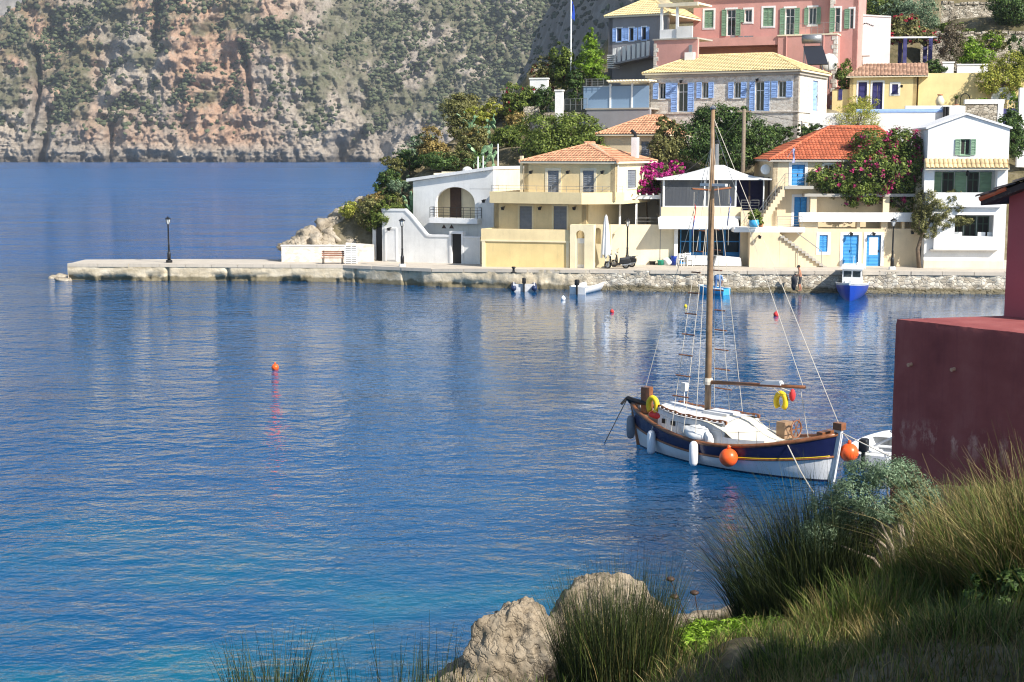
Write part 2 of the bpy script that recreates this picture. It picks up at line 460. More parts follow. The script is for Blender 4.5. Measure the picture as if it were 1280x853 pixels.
def crown(name, blobs, n, size, mat, parent, seed, per=60, clump=0.32, aspect=0.5, zmin=None):
    rg = np.random.default_rng(seed)
    P, N = cloud(blobs, int(n * 1.7), rg, clump, per)
    if zmin is not None:
        k = P[:, 2] > zmin; P, N = P[k], N[k]
    V, F = leaf_quads(P, N, size, rg, aspect)
    return link(name, np_mesh(name, V, F, mat), parent)
def trunk(parent, pts, r0, r1, limbs=(), mat=None, name='trunk'):
    mb = MB(); n = len(pts)
    mb.tube(pts, [r0 + (r1 - r0) * i / (n - 1) for i in range(n)], 8)
    for lb in limbs:
        m = len(lb); mb.tube(lb, [r1 * (1.0 - .75 * i / (m - 1)) for i in range(m)], 6)
    return mb.build(name, mat or M['bark'], parent, True)
def tree(name, label, base, blobs, n, size, mat, seed, tr=0.14, group=None, per=60, clump=.32, cat='tree', extra=None, aspect=.5):
    """base world point; blobs relative to base"""
    t = empty(name, base, 0, label, cat, group)
    cx = np.mean([b[0] for b in blobs]); cy = np.mean([b[1] for b in blobs]); cz = np.mean([b[2] for b in blobs])
    rs = random.Random(seed)
    pts = [(0, 0, -0.4), (cx * .25, cy * .3, cz * .35), (cx * .7, cy * .7, cz * .75), (cx, cy, cz)]
    limbs = []
    for b in blobs:
        o = (cx * .5, cy * .5, cz * .55)
        limbs.append([o, tuple(o[i] + (b[i] - o[i]) * .5 + rs.uniform(-.12, .12) for i in range(3)), (b[0], b[1], b[2] + b[5] * .4)])
    trunk(t, pts, tr, tr * .5, limbs)
    crown('crown', blobs, n, size, mat, t, seed, per, clump, aspect)
    if extra:
        for (nm, bl, nn, sz, mm) in extra: crown(nm, bl, nn, sz, mm, t, seed + 7, 14, .2)['kind'] = 'stuff'
    return t
def rand_blobs(w, d, h, k, seed, z0=0.0, r=0.42):
    rs = random.Random(seed); out = []
    for i in range(k):
        a = rs.uniform(0, 6.283); q = rs.uniform(0.1, 0.75) ** .7
        zz = rs.uniform(0.25, 0.8)
        sc = rs.uniform(.75, 1.15) * (1 - .35 * abs(zz - .45))
        out.append((w * .5 * q * math.cos(a), d * .5 * q * math.sin(a), z0 + h * zz, w * r * sc * .75, d * r * sc * .75, h * r * sc * .62))
    return out
def shrub(label, px, py, Y, wpx, hpx, mat, n, size, seed, name='shrub', k=5, cat='shrub', group=None, depth=None, per=45, extra=None):
    """px,py = base of the shrub in the photo, wpx,hpx its size there"""
    b = at(px, py, Y); s = Y / FPX
    w, h = wpx * s, hpx * s
    bl = rand_blobs(w, depth or w * .8, h, k, seed)
    bl.append((0, 0, h * .3, w * .38, (depth or w) * .34, h * .3))
    ex = None
    if extra: ex = [(nm, bl, nn, sz, mm) for (nm, nn, sz, mm) in extra]
    return tree(name, label, b, bl, n, size, mat, seed, tr=max(.04, w * .02), cat=cat, group=group, per=per, extra=ex)
def blades(n, rg, spread, h, w, lean, base_fn, curve=0.5, seg=4, hvar=.4, dirbias=(0, 0), pw=1.0):
    """curved tapered strips; returns V,F"""
    a = rg.uniform(0, 2 * np.pi, n); q = np.sqrt(rg.uniform(0, 1, n)) * spread
    bx, by = q * np.cos(a), q * np.sin(a)
    bz = base_fn(bx, by)
    ln = h * (1 - hvar * rg.uniform(0, 1, n) ** pw)
    da = a + rg.normal(0, .7, n); le = lean * rg.uniform(.1, 1.0, n)
    dx, dy = np.cos(da) * le + dirbias[0], np.sin(da) * le + dirbias[1]
    px_, py_ = -np.sin(da + rg.uniform(-1.5, 1.5, n)), np.cos(da + rg.uniform(-1.5, 1.5, n))
    V = []
    for i in range(seg + 1):
        t = i / seg
        fx = bx + dx * ln * (t * (1 - curve) + curve * t * t)
        fy = by + dy * ln * (t * (1 - curve) + curve * t * t)
        fz = bz + ln * (t - curve * .45 * t * t * np.minimum(1.2, np.hypot(dx, dy) * 1.6))
        ww = w * (1 - t * .88) * .5
        V.append(np.stack([fx - px_ * ww, fy - py_ * ww, fz], 1)); V.append(np.stack([fx + px_ * ww, fy + py_ * ww, fz], 1))
    V = np.stack(V, 1)
    k = 2 * (seg + 1)
    base = (np.arange(n) * k)[:, None]
    F = np.concatenate([base + np.array([2 * i, 2 * i + 1, 2 * i + 3, 2 * i + 2]) for i in range(seg)], 0)
    return V.reshape(-1, 3), F
# ------------------------------------------------------------------ sea
def sea_material():
    n = NT('sea_water')
    v = n.coords((0.55, 1.0, 1.0)); v2 = n.coords((0.8, 1.0, 1.0)); vb = n.coords((0.03, 0.075, 1))
    a = n.noise(v, 0.42, 2.0, .5); b = n.noise(v2, 1.5, 3.0, .55); c = n.noise(v2, 5.5, 2.0, .5)
    calm = n.ramp(n.noise(vb, 1.0, 3), [(0.36, (0.45,) * 3), (0.62, (1.0,) * 3)])
    def ma(op, x, y):
        nd = n.new('ShaderNodeMath', operation=op)
        for i, q in enumerate((x, y)):
            if hasattr(q, 'is_output'): n.l(q, nd.inputs[i])
            else: nd.inputs[i].default_value = q
        return nd.outputs[0]
    h = ma('ADD', ma('MULTIPLY', a, 0.16), ma('ADD', ma('MULTIPLY', b, 0.16), ma('MULTIPLY', c, 0.028)))
    shel = n.new('ShaderNodeMapRange'); shel.inputs[1].default_value = -26; shel.inputs[2].default_value = 4; shel.inputs[3].default_value = 1.0; shel.inputs[4].default_value = 0.0; shel.interpolation_type = 'SMOOTHSTEP'
    gp_ = n.new('ShaderNodeNewGeometry'); gs = n.new('ShaderNodeSeparateXYZ'); n.l(gp_.outputs['Position'], gs.inputs[0]); n.l(gs.outputs[0], shel.inputs[0])
    def mr(a, b, c, d):
        q = n.new('ShaderNodeMapRange', interpolation_type='SMOOTHSTEP')
        for i_, w_ in enumerate((a, b, c, d)): q.inputs[i_ + 1].default_value = w_
        n.l(gs.outputs[1], q.inputs[0]); return q.outputs[0]
    harb = ma('ADD', mr(40, 66, .82, .20), mr(104, 125, 0, 1.8))          # sheltered behind the mole, rough in the open bay
    amp = ma('ADD', harb, ma('MULTIPLY', shel.outputs[0], 2.2))
    h = ma('ADD', ma('MULTIPLY', ma('MULTIPLY', h, calm), amp), ma('MULTIPLY', n.noise(v, 0.12, 3.0, .6), mr(106, 150, 0, 2.2)))
    n.bump(h, 1.0, 1.0)
    # deep blue, greener over the pale shallows near the near shore
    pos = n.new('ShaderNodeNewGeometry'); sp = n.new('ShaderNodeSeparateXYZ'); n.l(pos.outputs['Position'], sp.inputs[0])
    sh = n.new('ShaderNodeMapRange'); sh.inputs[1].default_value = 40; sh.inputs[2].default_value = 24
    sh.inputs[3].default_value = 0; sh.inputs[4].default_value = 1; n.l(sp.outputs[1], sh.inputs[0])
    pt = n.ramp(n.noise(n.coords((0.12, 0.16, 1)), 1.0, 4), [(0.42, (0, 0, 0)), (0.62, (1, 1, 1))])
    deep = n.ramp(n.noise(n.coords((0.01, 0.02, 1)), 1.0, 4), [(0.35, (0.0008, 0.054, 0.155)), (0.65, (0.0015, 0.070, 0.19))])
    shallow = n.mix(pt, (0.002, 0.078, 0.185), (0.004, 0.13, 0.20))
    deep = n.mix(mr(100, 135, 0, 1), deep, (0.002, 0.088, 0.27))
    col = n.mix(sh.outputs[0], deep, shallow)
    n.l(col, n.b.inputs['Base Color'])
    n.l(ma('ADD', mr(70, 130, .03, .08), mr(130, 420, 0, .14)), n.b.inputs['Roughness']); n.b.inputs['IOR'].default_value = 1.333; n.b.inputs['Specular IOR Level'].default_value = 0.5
    n.b.subsurface_method = 'BURLEY'; n.b.inputs['Subsurface Weight'].default_value = 1.0; n.b.inputs['Subsurface Radius'].default_value = (1, 1, 1); n.b.inputs['Subsurface Scale'].default_value = 14.0
    return n.m
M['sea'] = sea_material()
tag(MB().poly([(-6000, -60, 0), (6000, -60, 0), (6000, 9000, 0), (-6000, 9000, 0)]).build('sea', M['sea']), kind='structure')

# ------------------------------------------------------------------ far cliff across the bay
def rock_mat(name, attr=True, bands=(1, 1, 1), sc=0.05):
    n = NT(name); v = n.coords()
    if attr:
        at_ = n.new('ShaderNodeAttribute'); at_.attribute_name = 'Col'; base = at_.outputs['Color']
    else: base = n.ramp(n.noise(v, sc * .3, 4), [(.3, (0.20, 0.17, 0.13)), (.7, (0.34, 0.30, 0.25))])
    f = n.noise(n.coords((1, 1, 0.45)), sc * 3.2, 8, .68)
    col = n.mix(n.ramp(f, [(0.34, (.5,) * 3), (0.52, (0,) * 3)]), base, (0.15, 0.12, 0.095))
    col = n.mix(n.ramp(n.noise(n.coords((1, 1, 0.6)), sc * 11, 6, .7), [(0.34, (.5,) * 3), (0.5, (0,) * 3)]), col, (0.14, 0.115, 0.09))
    f2 = n.noise(v, sc * 1.2, 8, .7)
    col = n.mix(n.ramp(f2, [(0.52, (0,) * 3), (0.70, (.7,) * 3)]), col, (0.47, 0.42, 0.35))
    n.l(col, n.b.inputs['Base Color']); n.b.inputs['Roughness'].default_value = .95; n.b.inputs['Specular IOR Level'].default_value = .1
    n.bump(n.noise(n.coords((1, 1, .7)), sc * 9, 9, .75), 0.9, 2.6)
    return n.m
def polydist(X, Z, pts):
    best = np.full(X.shape, 1e9)
    for (x0, z0), (x1, z1) in zip(pts[:-1], pts[1:]):
        dx, dz = x1 - x0, z1 - z0
        t = np.clip(((X - x0) * dx + (Z - z0) * dz) / (dx * dx + dz * dz), 0, 1)
        best = np.minimum(best, np.hypot(X - x0 - t * dx, Z - z0 - t * dz))
    return best
def cliff():
    D = 1290.0; k = D / FPX
    nx, nz = 860, 320
    px = np.linspace(-160, 1150, nx); tz = np.linspace(0, 1, nz) ** 1.1
    PX, T = np.meshgrid(px, tz)
    X0 = (PX - 640) * k
    top = 205 + 25 * fbm(X0 / 140, X0 * 0 + 3.3, 0, 3, 5)
    left = smooth(150, -30, PX)
    top = top * (1 - left) + left * (128 - (0 - np.minimum(PX, 0)) * .25)
    Z = -8 + T * (top + 8)
    PY = 203 - Z / k                                 # photo row it shows in, roughly
    veg = smooth(300, 430, PX + 45 * fbm(X0 / 60, Z / 60, 0, 3, 9) - (203 - PY - 60) * .25)   # bushy slope on the right
    slope_st = 0.42; slope_ve = 0.95
    low = np.minimum(Z, 30)
    Y = D + Z * slope_st * (1 - veg) + veg * (low * .35 + np.maximum(Z - 30, 0) * slope_ve)
    warp = 26 * fbm(X0 / 90, Z / 90, 0, 3, 21)
    gull = ridged((X0 + warp - Z * .62) / 70, Z / 260, 0, 3, 3)
    Y += (0.72 - gull) * 60
    Y += 13 * fbm((X0 + Z * .25) / 34, Z / 75, 0, 5, 33, .6)
    led = Z + 7 * fbm(X0 / 45, Z / 30, 0, 3, 51)
    Y += (np.abs(((led / 17.0) % 1.0) - .5) - .25) * 9 * (1 - .5 * veg)
    Y += 9 * fbm(X0 / 9, Z / 13, 0, 4, 71, .65) + 9 * (.62 - ridged((X0 + Z * .4) / 19, Z / 30, 0, 4, 73)) + 6 * (.6 - ridged(X0 / 6.0, Z / 8, 0, 3, 79)) + 3 * (.6 - ridged((X0 - Z * .3) / 2.6, Z / 3.4, 0, 2, 83))
    cracks = [([(46, 60), (47, 120), (36, 178)], 4, 34), ([(60, 140), (53, 200)], 6, 40), ([(140, 158), (139, 203)], 4, 34), ([(200, 5), (194, 52)], 6, 40),
              ([(303, 55), (312, 95), (316, 130)], 4, 30), ([(206, 60), (176, 100), (130, 150)], 8, 22), ([(452, 165), (424, 200)], 6, 30), ([(424, 180), (423, 205)], 7, 30),
              ([(230, 102), (262, 112)], 2, 12), ([(90, 60), (75, 110), (70, 150)], 6, 16), ([(150, 20), (120, 90)], 8, 18)]
    for pts, w, dep in cracks:
        d = polydist(PX, PY, pts)
        Y += .55 * dep * np.exp(-(d / w) ** 2)
    X = X0 * (Y / D) ** 0.6
    V = np.stack([X, Y, Z], -1).reshape(-1, 3)
    i = np.arange(nz - 1)[:, None] * nx + np.arange(nx - 1)[None, :]
    F = np.stack([i, i + 1, i + nx + 1, i + nx], -1).reshape(-1, 4)
    # colours of the rock itself
    o = smooth(-.12, .42, fbm((X0 + Z * .5) / 60, Z / 110, 0, 4, 88) + .38 * smooth(440, 120, PX) - .12)
    o *= smooth(420, 300, PX) * smooth(8, 22, Z)
    g = smooth(-.3, .4, fbm(X0 / 25, Z / 40, 0, 4, 99))
    grey = np.array([0.35, 0.305, 0.255]); pale = np.array([0.47, 0.40, 0.32]); orange = np.array([0.52, 0.315, 0.20]); soil = np.array([0.27, 0.215, 0.13]); green = np.array([0.115, 0.125, 0.065])
    C = grey + (pale - grey) * g[..., None]
    C = C + (orange - C) * (o * .8)[..., None]
    gz = np.gradient(Y, axis=0) / np.maximum(.2, np.gradient(Z, axis=0))
    v2 = smooth(.0, .35, fbm(X0 / 30, Z / 30, 0, 5, 120) + veg * .35 - .12 + .25 * smooth(70, 150, Z) * (1 - left * 0)) * smooth(26, 50, Z)
    C = C + (soil - C) * (v2 * .35)[..., None]
    C = C + (green - C) * (v2 * .8)[..., None]
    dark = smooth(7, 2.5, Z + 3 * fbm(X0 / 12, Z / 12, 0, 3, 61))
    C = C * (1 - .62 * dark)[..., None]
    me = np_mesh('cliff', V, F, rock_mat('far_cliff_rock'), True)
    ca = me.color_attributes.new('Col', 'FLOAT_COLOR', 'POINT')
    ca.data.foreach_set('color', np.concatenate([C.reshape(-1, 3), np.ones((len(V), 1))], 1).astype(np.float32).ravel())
    tag(link('far_cliff', me), kind='structure')
    # scrub
    rg = np.random.default_rng(4)
    dens = smooth(-.05, .45, fbm((X0 - Z * .7) / 16, (Z + X0 * .25) / 34, 0, 4, 140) + veg * .36 + .25 * smooth(75, 150, Z) - .18 + .4 * np.exp(-(polydist(PX, PY, [(212, 30), (176, 102), (128, 152)]) / 9) ** 2)
                  + .4 * np.exp(-(polydist(PX, PY, [(70, 50), (80, 110), (78, 150)]) / 12) ** 2)) * smooth(20, 40, Z)
    dens = (dens + .05 * smooth(15, 30, Z)) * (PX < 800) * (PX > -60)
    p = dens.ravel() / dens.sum(); idx = rg.choice(len(V), 16000, p=p)
    scrub('cliff_scrub', V[idx] + rg.normal(0, 1.2, (len(idx), 3)), rg.uniform(0.7, 1.8, len(idx)) ** 1.6, (0.085, 0.098, 0.050), rg)
def ico():
    t = (1 + 5 ** .5) / 2
    v = np.array([(-1, t, 0), (1, t, 0), (-1, -t, 0), (1, -t, 0), (0, -1, t), (0, 1, t), (0, -1, -t), (0, 1, -t), (t, 0, -1), (t, 0, 1), (-t, 0, -1), (-t, 0, 1)], float)
    f = np.array([(0, 11, 5), (0, 5, 1), (0, 1, 7), (0, 7, 10), (0, 10, 11), (1, 5, 9), (5, 11, 4), (11, 10, 2), (10, 7, 6), (7, 1, 8), (3, 9, 4), (3, 4, 2), (3, 2, 6), (3, 6, 8), (3, 8, 9), (4, 9, 5), (2, 4, 11), (6, 2, 10), (8, 6, 7), (9, 8, 1)])
    return v / np.linalg.norm(v[0]), f
def scrub(name, P, S, c, rg):
    v, f = ico(); n = len(P)
    V = v[None] * (1 + rg.uniform(-.35, .35, (n, 12, 1))) * S[:, None, None] * np.stack([rg.uniform(.8, 1.5, n), rg.uniform(.8, 1.3, n), rg.uniform(.65, 1.05, n)], 1)[:, None, :] + P[:, None, :]
    F = (f[None] + (np.arange(n) * 12)[:, None, None]).reshape(-1, 3)
    m = leafmat(name + '_leaf', tuple(x * .6 for x in c), tuple(x * 1.25 for x in c), tuple(x * 2 for x in c), 0.0, .9)
    tag(link(name, np_mesh(name, V.reshape(-1, 3), F, m)), 'dark green scrub scattered over the ' + ('far cliff' if 'cliff' in name else 'shaded hill'), 'scrub', kind='stuff')
cliff()
# nearer shaded hill that comes down behind the village, and a hazy mountain far beyond
def hill():
    nx, nz = 150, 110
    tx = np.linspace(0, 1, nx); tz = np.linspace(0, 1, nz)
    TX, TZ = np.meshgrid(tx, tz)
    Yb = 640.0; k = Yb / FPX
    e0 = 598 + 38 * TZ + 90 * TZ ** 1.2 + 5 * fbm(TZ * 7, TZ * 0, 0, 4, 8)       # its left edge in the photo
    PX = e0 + TX * 620; Z = -3 + TZ * 118
    depth = 120 * (1 - (1 - np.minimum(TX * 4, 1)) ** 2) 
    Y = Yb + 190 - depth * 1.6 + Z * .45 + TX * 60
    X = (PX - 640) * k
    Y += 26 * (0.6 - ridged((X + Z * .5) / 38, Z / 80, 0, 4, 77)) + 6 * fbm(X / 9, Z / 9, 0, 4, 78)
    V = np.stack([X, Y, Z], -1).reshape(-1, 3)
    i = np.arange(nz - 1)[:, None] * nx + np.arange(nx - 1)[None, :]
    F = np.stack([i, i + 1, i + nx + 1, i + nx], -1).reshape(-1, 4)
    tag(link('rocky_hill', np_mesh('rocky_hill', V, F, rock_mat('hill_rock', False, sc=.09), True)), kind='structure')
    rg = np.random.default_rng(6); ok = np.where((PX.ravel() < 1000))[0]
    idx = rg.choice(ok, 1500)
    scrub('hill_scrub', V[idx], rg.uniform(.6, 2.1, len(idx)), (0.026, 0.045, 0.022), rg)
hill()
def mountain():
    x = np.linspace(-2600, 300, 90); t = np.linspace(0, 1, 24)
    X, T = np.meshgrid(x, t)
    H = 720 + 90 * fbm(X / 500, X * 0, 0, 4, 12)
    Z = -5 + T * H; Y = 3600 + T * 500 + 90 * fbm(X / 200, Z / 200, 0, 4, 14)
    V = np.stack([X, Y, Z], -1).reshape(-1, 3); nx, nz = 90, 24
    i = np.arange(nz - 1)[:, None] * nx + np.arange(nx - 1)[None, :]
    F = np.stack([i, i + 1, i + nx + 1, i + nx], -1).reshape(-1, 4)
    tag(link('far_mountain', np_mesh('far_mountain', V, F, rock_mat('mountain_rock', False, sc=.02), True)), kind='structure')
mountain()

QF = [ground(85, 351), ground(200, 351.5), ground(330, 352), ground(430, 352.5), ground(540, 358.5), ground(700, 362), ground(850, 364.5), ground(1060, 366), ground(1256, 367.5), ground(1500, 369)]
QZ = [1.22, 1.22, 1.2, 1.2, 1.24, 1.34, 1.38, 1.40, 1.40, 1.40]
# ------------------------------------------------------------------ village hillside
HP = []
def hp(px, py, Y): HP.append(tuple(at(px, py, Y)))
for a_ in [(346, 332, 106), (372, 306, 108), (410, 284, 109), (445, 262, 111), (470, 246, 112.5), (492, 226, 115), (520, 202, 118), (548, 182, 121), (590, 162, 124), (640, 150, 126), (690, 142, 128),
           (400, 310, 106.5), (440, 292, 107), (470, 280, 108), (500, 250, 110), (540, 215, 113), (600, 200, 114), (650, 185, 116), (700, 165, 119), (745, 168, 117), (820, 200, 112)]:
    hp(*a_)
HP += [(-26, 106, -3), (-24, 112, -4), (-22, 118, -4), (-20, 124, -4), (-17, 130, -3), (-14, 138, 0), (-10, 150, 6), (-30, 150, -6), (-40, 110, -6), (-30, 100, -5), (-18, 101, -2),
       (-17.5, 105, 0.8), (-12, 104.5, 1.0), (-8, 104, 1.2), (0, 104, 1.2), (10, 102, 1.2), (20, 100, 1.2), (35, 100, 1.2), (45, 100, 1.2),
       (-6, 109, 3.6), (0, 109, 4.5), (5, 110, 5.5), (8, 108, 4), (16, 107, 5.5), (22, 108, 6.2), (28, 109, 6.5), (36, 110, 7.5), (46, 108, 6.5),
       (8, 122, 11.8), (12, 115, 9.0), (22, 113, 9.0), (28, 115, 10.2), (30, 119, 11.6), (38, 119, 12.0), (46, 118, 12), (16, 124, 12.5), (26, 124, 13), (12, 140, 17), (22, 138, 16), (32, 130, 15), (40, 130, 16.3), (50, 128, 16),
       (36, 140, 20), (46, 142, 22), (55, 140, 22), (40, 155, 27), (55, 155, 28), (20, 160, 26), (0, 160, 18), (70, 120, 14), (70, 150, 28), (60, 100, 2)]
HPA = np.array(HP)
def hill_h(x, y):
    x = np.asarray(x, float); y = np.asarray(y, float)
    d2 = (x[..., None] - HPA[:, 0]) ** 2 + (y[..., None] - HPA[:, 1]) ** 2 + 0.3
    w = 1 / d2 ** 2.0
    z = (w * HPA[:, 2]).sum(-1) / w.sum(-1)
    xr = np.interp(y, [100, 106, 108, 109, 111, 112.5, 115, 118, 121, 124, 126, 128, 150], [-22, -17.3, -16.2, -14.2, -12.3, -10.9, -9.8, -8.2, -6.4, -3.8, -.8, 2, 2])
    return z - 1.3 * np.maximum(0, xr - x)
def soil_mat(name, stops, sc=.4, bumpd=.15):
    n = NT(name); v = n.coords()
    col = n.ramp(n.noise(v, sc, 7, .65), stops)
    col = n.mix(n.ramp(n.noise(v, sc * 6, 6, .65), [(.45, (0,) * 3), (.7, (.6,) * 3)]), col, tuple(x * .45 for x in stops[0][1]))
    n.l(col, n.b.inputs['Base Color']); n.b.inputs['Roughness'].default_value = .95; n.b.inputs['Specular IOR Level'].default_value = .1
    n.bump(n.noise(v, sc * 4, 8, .7), .9, bumpd)
    return n.m
M['hillsoil'] = soil_mat('hillside_soil', [(.3, (0.09, 0.085, 0.04)), (.5, (0.17, 0.14, 0.08)), (.72, (0.30, 0.26, 0.19))])
def hillside():
    x = np.arange(-42, 85, .5); y = np.arange(102, 175, .5)
    X, Y = np.meshgrid(x, y)
    Z = hill_h(X, Y) + .35 * fbm(X / 2.5, Y / 2.5, 0, 4, 3) * smooth(103, 106, Y)
    Z = np.where(Y < np.interp(X, [p.x for p in QF], [p.y for p in QF]) + .6, -4, Z)
    Z = np.minimum(Z, 1.0 + np.maximum(0, Y - np.where(X < -9.0, 107.8, 107.5)) * 2.2)
    V = np.stack([X, Y, Z], -1).reshape(-1, 3); nx, nz = len(x), len(y)
    i = np.arange(nz - 1)[:, None] * nx + np.arange(nx - 1)[None, :]
    F = np.stack([i, i + 1, i + nx + 1, i + nx], -1).reshape(-1, 4)
    tag(link('hillside', np_mesh('hillside', V, F, M['hillsoil'], True)), kind='structure')
hillside()
# pale rock outcrop of the headland by the sea: single boulders
def rockmat(name, c0, c1, c2, sc=1.0):
    n = NT(name); v = n.coords()
    col = n.ramp(n.noise(v, sc * .8, 8, .7), [(.3, c0), (.5, c1), (.7, c2)])
    vo = n.new('ShaderNodeTexVoronoi', feature='DISTANCE_TO_EDGE'); vo.inputs['Scale'].default_value = sc * 1.3
    wv = n.new('ShaderNodeVectorMath', operation='ADD'); nz = n.new('ShaderNodeTexNoise'); nz.inputs['Scale'].default_value = sc * 1.5; nz.inputs['Detail'].default_value = 5
    n.l(v, nz.inputs['Vector']); n.l(v, wv.inputs[0]); n.l(nz.outputs['Color'], wv.inputs[1]); n.l(wv.outputs[0], vo.inputs['Vector'])
    crack = n.ramp(vo.outputs['Distance'], [(0, (1,) * 3), (.035, (0,) * 3)])
    col = n.mix(n.mix(0.55, (0, 0, 0), crack), col, tuple(x * .35 for x in c0))
    pits = n.ramp(n.noise(v, sc * 7, 6, .7), [(.34, (.7,) * 3), (.46, (0,) * 3)])
    col = n.mix(pits, col, tuple(x * .5 for x in c0))
    n.l(col, n.b.inputs['Base Color']); n.b.inputs['Roughness'].default_value = .92; n.b.inputs['Specular IOR Level'].default_value = .15
    h = n.mix(.5, n.noise(v, sc * 5, 9, .72), n.ramp(vo.outputs['Distance'], [(0, (0,) * 3), (.12, (1,) * 3)]))
    n.bump(h, .8, .08 / sc)
    return n.m
M['headrock'] = rockmat('headland_rock', (0.21, 0.17, 0.12), (0.36, 0.305, 0.23), (0.49, 0.435, 0.355), 1.1)
M['nearrock'] = rockmat('shore_rock', (0.155, 0.12, 0.08), (0.30, 0.245, 0.175), (0.43, 0.365, 0.275), 2.2)
def boulder(name, label, c, r, seed, mat, cat='rock', group=None, n=26, rough=.34, fine=.06, sharp=1.0, cutlo=.62):
    th = np.linspace(0, np.pi, n); ph = np.linspace(0, 2 * np.pi, 2 * n, endpoint=False)
    TH, PH = np.meshgrid(th, ph, indexing='ij')
    d = np.stack([np.sin(TH) * np.cos(PH), np.sin(TH) * np.sin(PH), np.cos(TH)], -1)
    s = 1 + rough * fbm(d[..., 0] * 1.3 + seed, d[..., 1] * 1.3, d[..., 2] * 1.3, 3, seed) * sharp + rough * .45 * (ridged(d[..., 0] * 2.2 + seed, d[..., 1] * 2.2, d[..., 2] * 2.2, 3, seed + 5) - .6) + fine * fbm(d[..., 0] * 8, d[..., 1] * 8, d[..., 2] * 8, 4, seed + 9)
    rg = np.random.default_rng(seed); pn = rnd_dirs(rg, 17); ph_ = rg.uniform(cutlo, 1.0, 17)
    cut = np.min(np.where(d @ pn.T > .05, ph_ / np.maximum(d @ pn.T, .05), 9), -1)
    s = s * np.minimum(cut, 1.25)
    V = (d * s[..., None] * np.array(r) * 1.12).reshape(-1, 3)
    m = 2 * n; i = np.arange(n - 1)[:, None] * m + np.arange(m)[None, :]; j = np.arange(n - 1)[:, None] * m + (np.arange(m)[None, :] + 1) % m
    F = np.stack([i, i + m, j + m, j], -1).reshape(-1, 4)
    o = link(name, np_mesh(name, V, F, mat, True)); o.location = c
    return tag(o, label, cat, group)
rs = random.Random(3)
HB = [(356, 322, 107), (372, 314, 107), (392, 304, 107.6), (412, 292, 108.6), (432, 278, 109.6), (452, 262, 110.8), (468, 248, 112)]
for i in range(30):
    t = rs.uniform(0, 5.99); k = int(t); f = t - k; a_, b_ = HB[k], HB[k + 1]; dn = rs.uniform(0, 1) ** 1.3
    px = a_[0] + (b_[0] - a_[0]) * f + dn * 14; py = a_[1] + (b_[1] - a_[1]) * f + dn * (24 + 4 * t); py = min(py, 312); Y = a_[2] + (b_[2] - a_[2]) * f - dn * 1.0 + 1.6
    w = rs.uniform(20, 36) * (.72 + .09 * t); h = w * rs.uniform(.6, .95); py -= 3; s = Y / FPX
    boulder('headland_boulder', 'pale grey limestone boulder of the headland outcrop above the mole wall', at(px, py, Y), (w * s * .66, w * s * .66, h * s * .66), 20 + i, M['headrock'], group='boulders of the headland outcrop', n=22, rough=.42, fine=.2)

# ------------------------------------------------------------------ quay and mole
def quay_material():
    n = NT('quay_face'); v = n.coords(); pos = n.new('ShaderNodeNewGeometry'); sp = n.new('ShaderNodeSeparateXYZ'); n.l(pos.outputs['Position'], sp.inputs[0])
    # concrete on the mole (left), rubble stone on the right
    vo = n.new('ShaderNodeTexVoronoi', feature='F1'); vo.inputs['Scale'].default_value = 3.3
    ve = n.new('ShaderNodeTexVoronoi', feature='DISTANCE_TO_EDGE'); ve.inputs['Scale'].default_value = 3.3
    vm = n.coords((1, 1, 1.7)); n.l(vm, vo.inputs['Vector']); n.l(vm, ve.inputs['Vector'])
    sc_ = n.new('ShaderNodeSeparateColor'); n.l(vo.outputs['Color'], sc_.inputs[0])
    st = n.ramp(sc_.outputs[0], [(0, (0.34, 0.29, 0.22)), (.5, (0.50, 0.44, 0.35)), (1, (0.66, 0.61, 0.51))])
    st = n.mix(n.ramp(ve.outputs['Distance'], [(0, (1,) * 3), (.07, (0,) * 3)]), st, (0.40, 0.35, 0.28))
    cc = n.ramp(n.noise(n.coords((.6, .6, 1.5)), 1.1, 7, .65), [(.3, (0.34, 0.275, 0.18)), (.5, (0.56, 0.475, 0.34)), (.7, (0.70, 0.62, 0.48))])
    side = n.new('ShaderNodeMapRange'); side.inputs[1].default_value = 3.0; side.inputs[2].default_value = 6.5; n.l(sp.outputs[0], side.inputs[0])
    col = n.mix(side.outputs[0], cc, st)
    # weed and wet stone along the waterline
    wz = n.new('ShaderNodeMath', operation='ADD'); n.l(sp.outputs[2], wz.inputs[0])
    sc2 = n.new('ShaderNodeMath', operation='MULTIPLY'); n.l(n.noise(v, 1.3, 5), sc2.inputs[0]); sc2.inputs[1].default_value = -.55; n.l(sc2.outputs[0], wz.inputs[1])
    wet = n.ramp(wz.outputs[0], [(0.0, (.8,) * 3), (.14, (0,) * 3)])
    col = n.mix(wet, col, (0.12, 0.10, 0.05))
    n.l(col, n.b.inputs['Base Color']); n.b.inputs['Roughness'].default_value = .9; n.b.inputs['Specular IOR Level'].default_value = .2
    h = n.mix(side.outputs[0], n.noise(v, 3, 8, .7), n.mix(.5, n.ramp(ve.outputs['Distance'], [(0, (0,) * 3), (.12, (1,) * 3)]), n.noise(v, 5, 8, .7)))
    n.bump(h, .9, .07)
    return n.m
M['quay'] = quay_material()
M['paving'] = plaster('worn_paving', (0.52, 0.46, 0.38), .4)
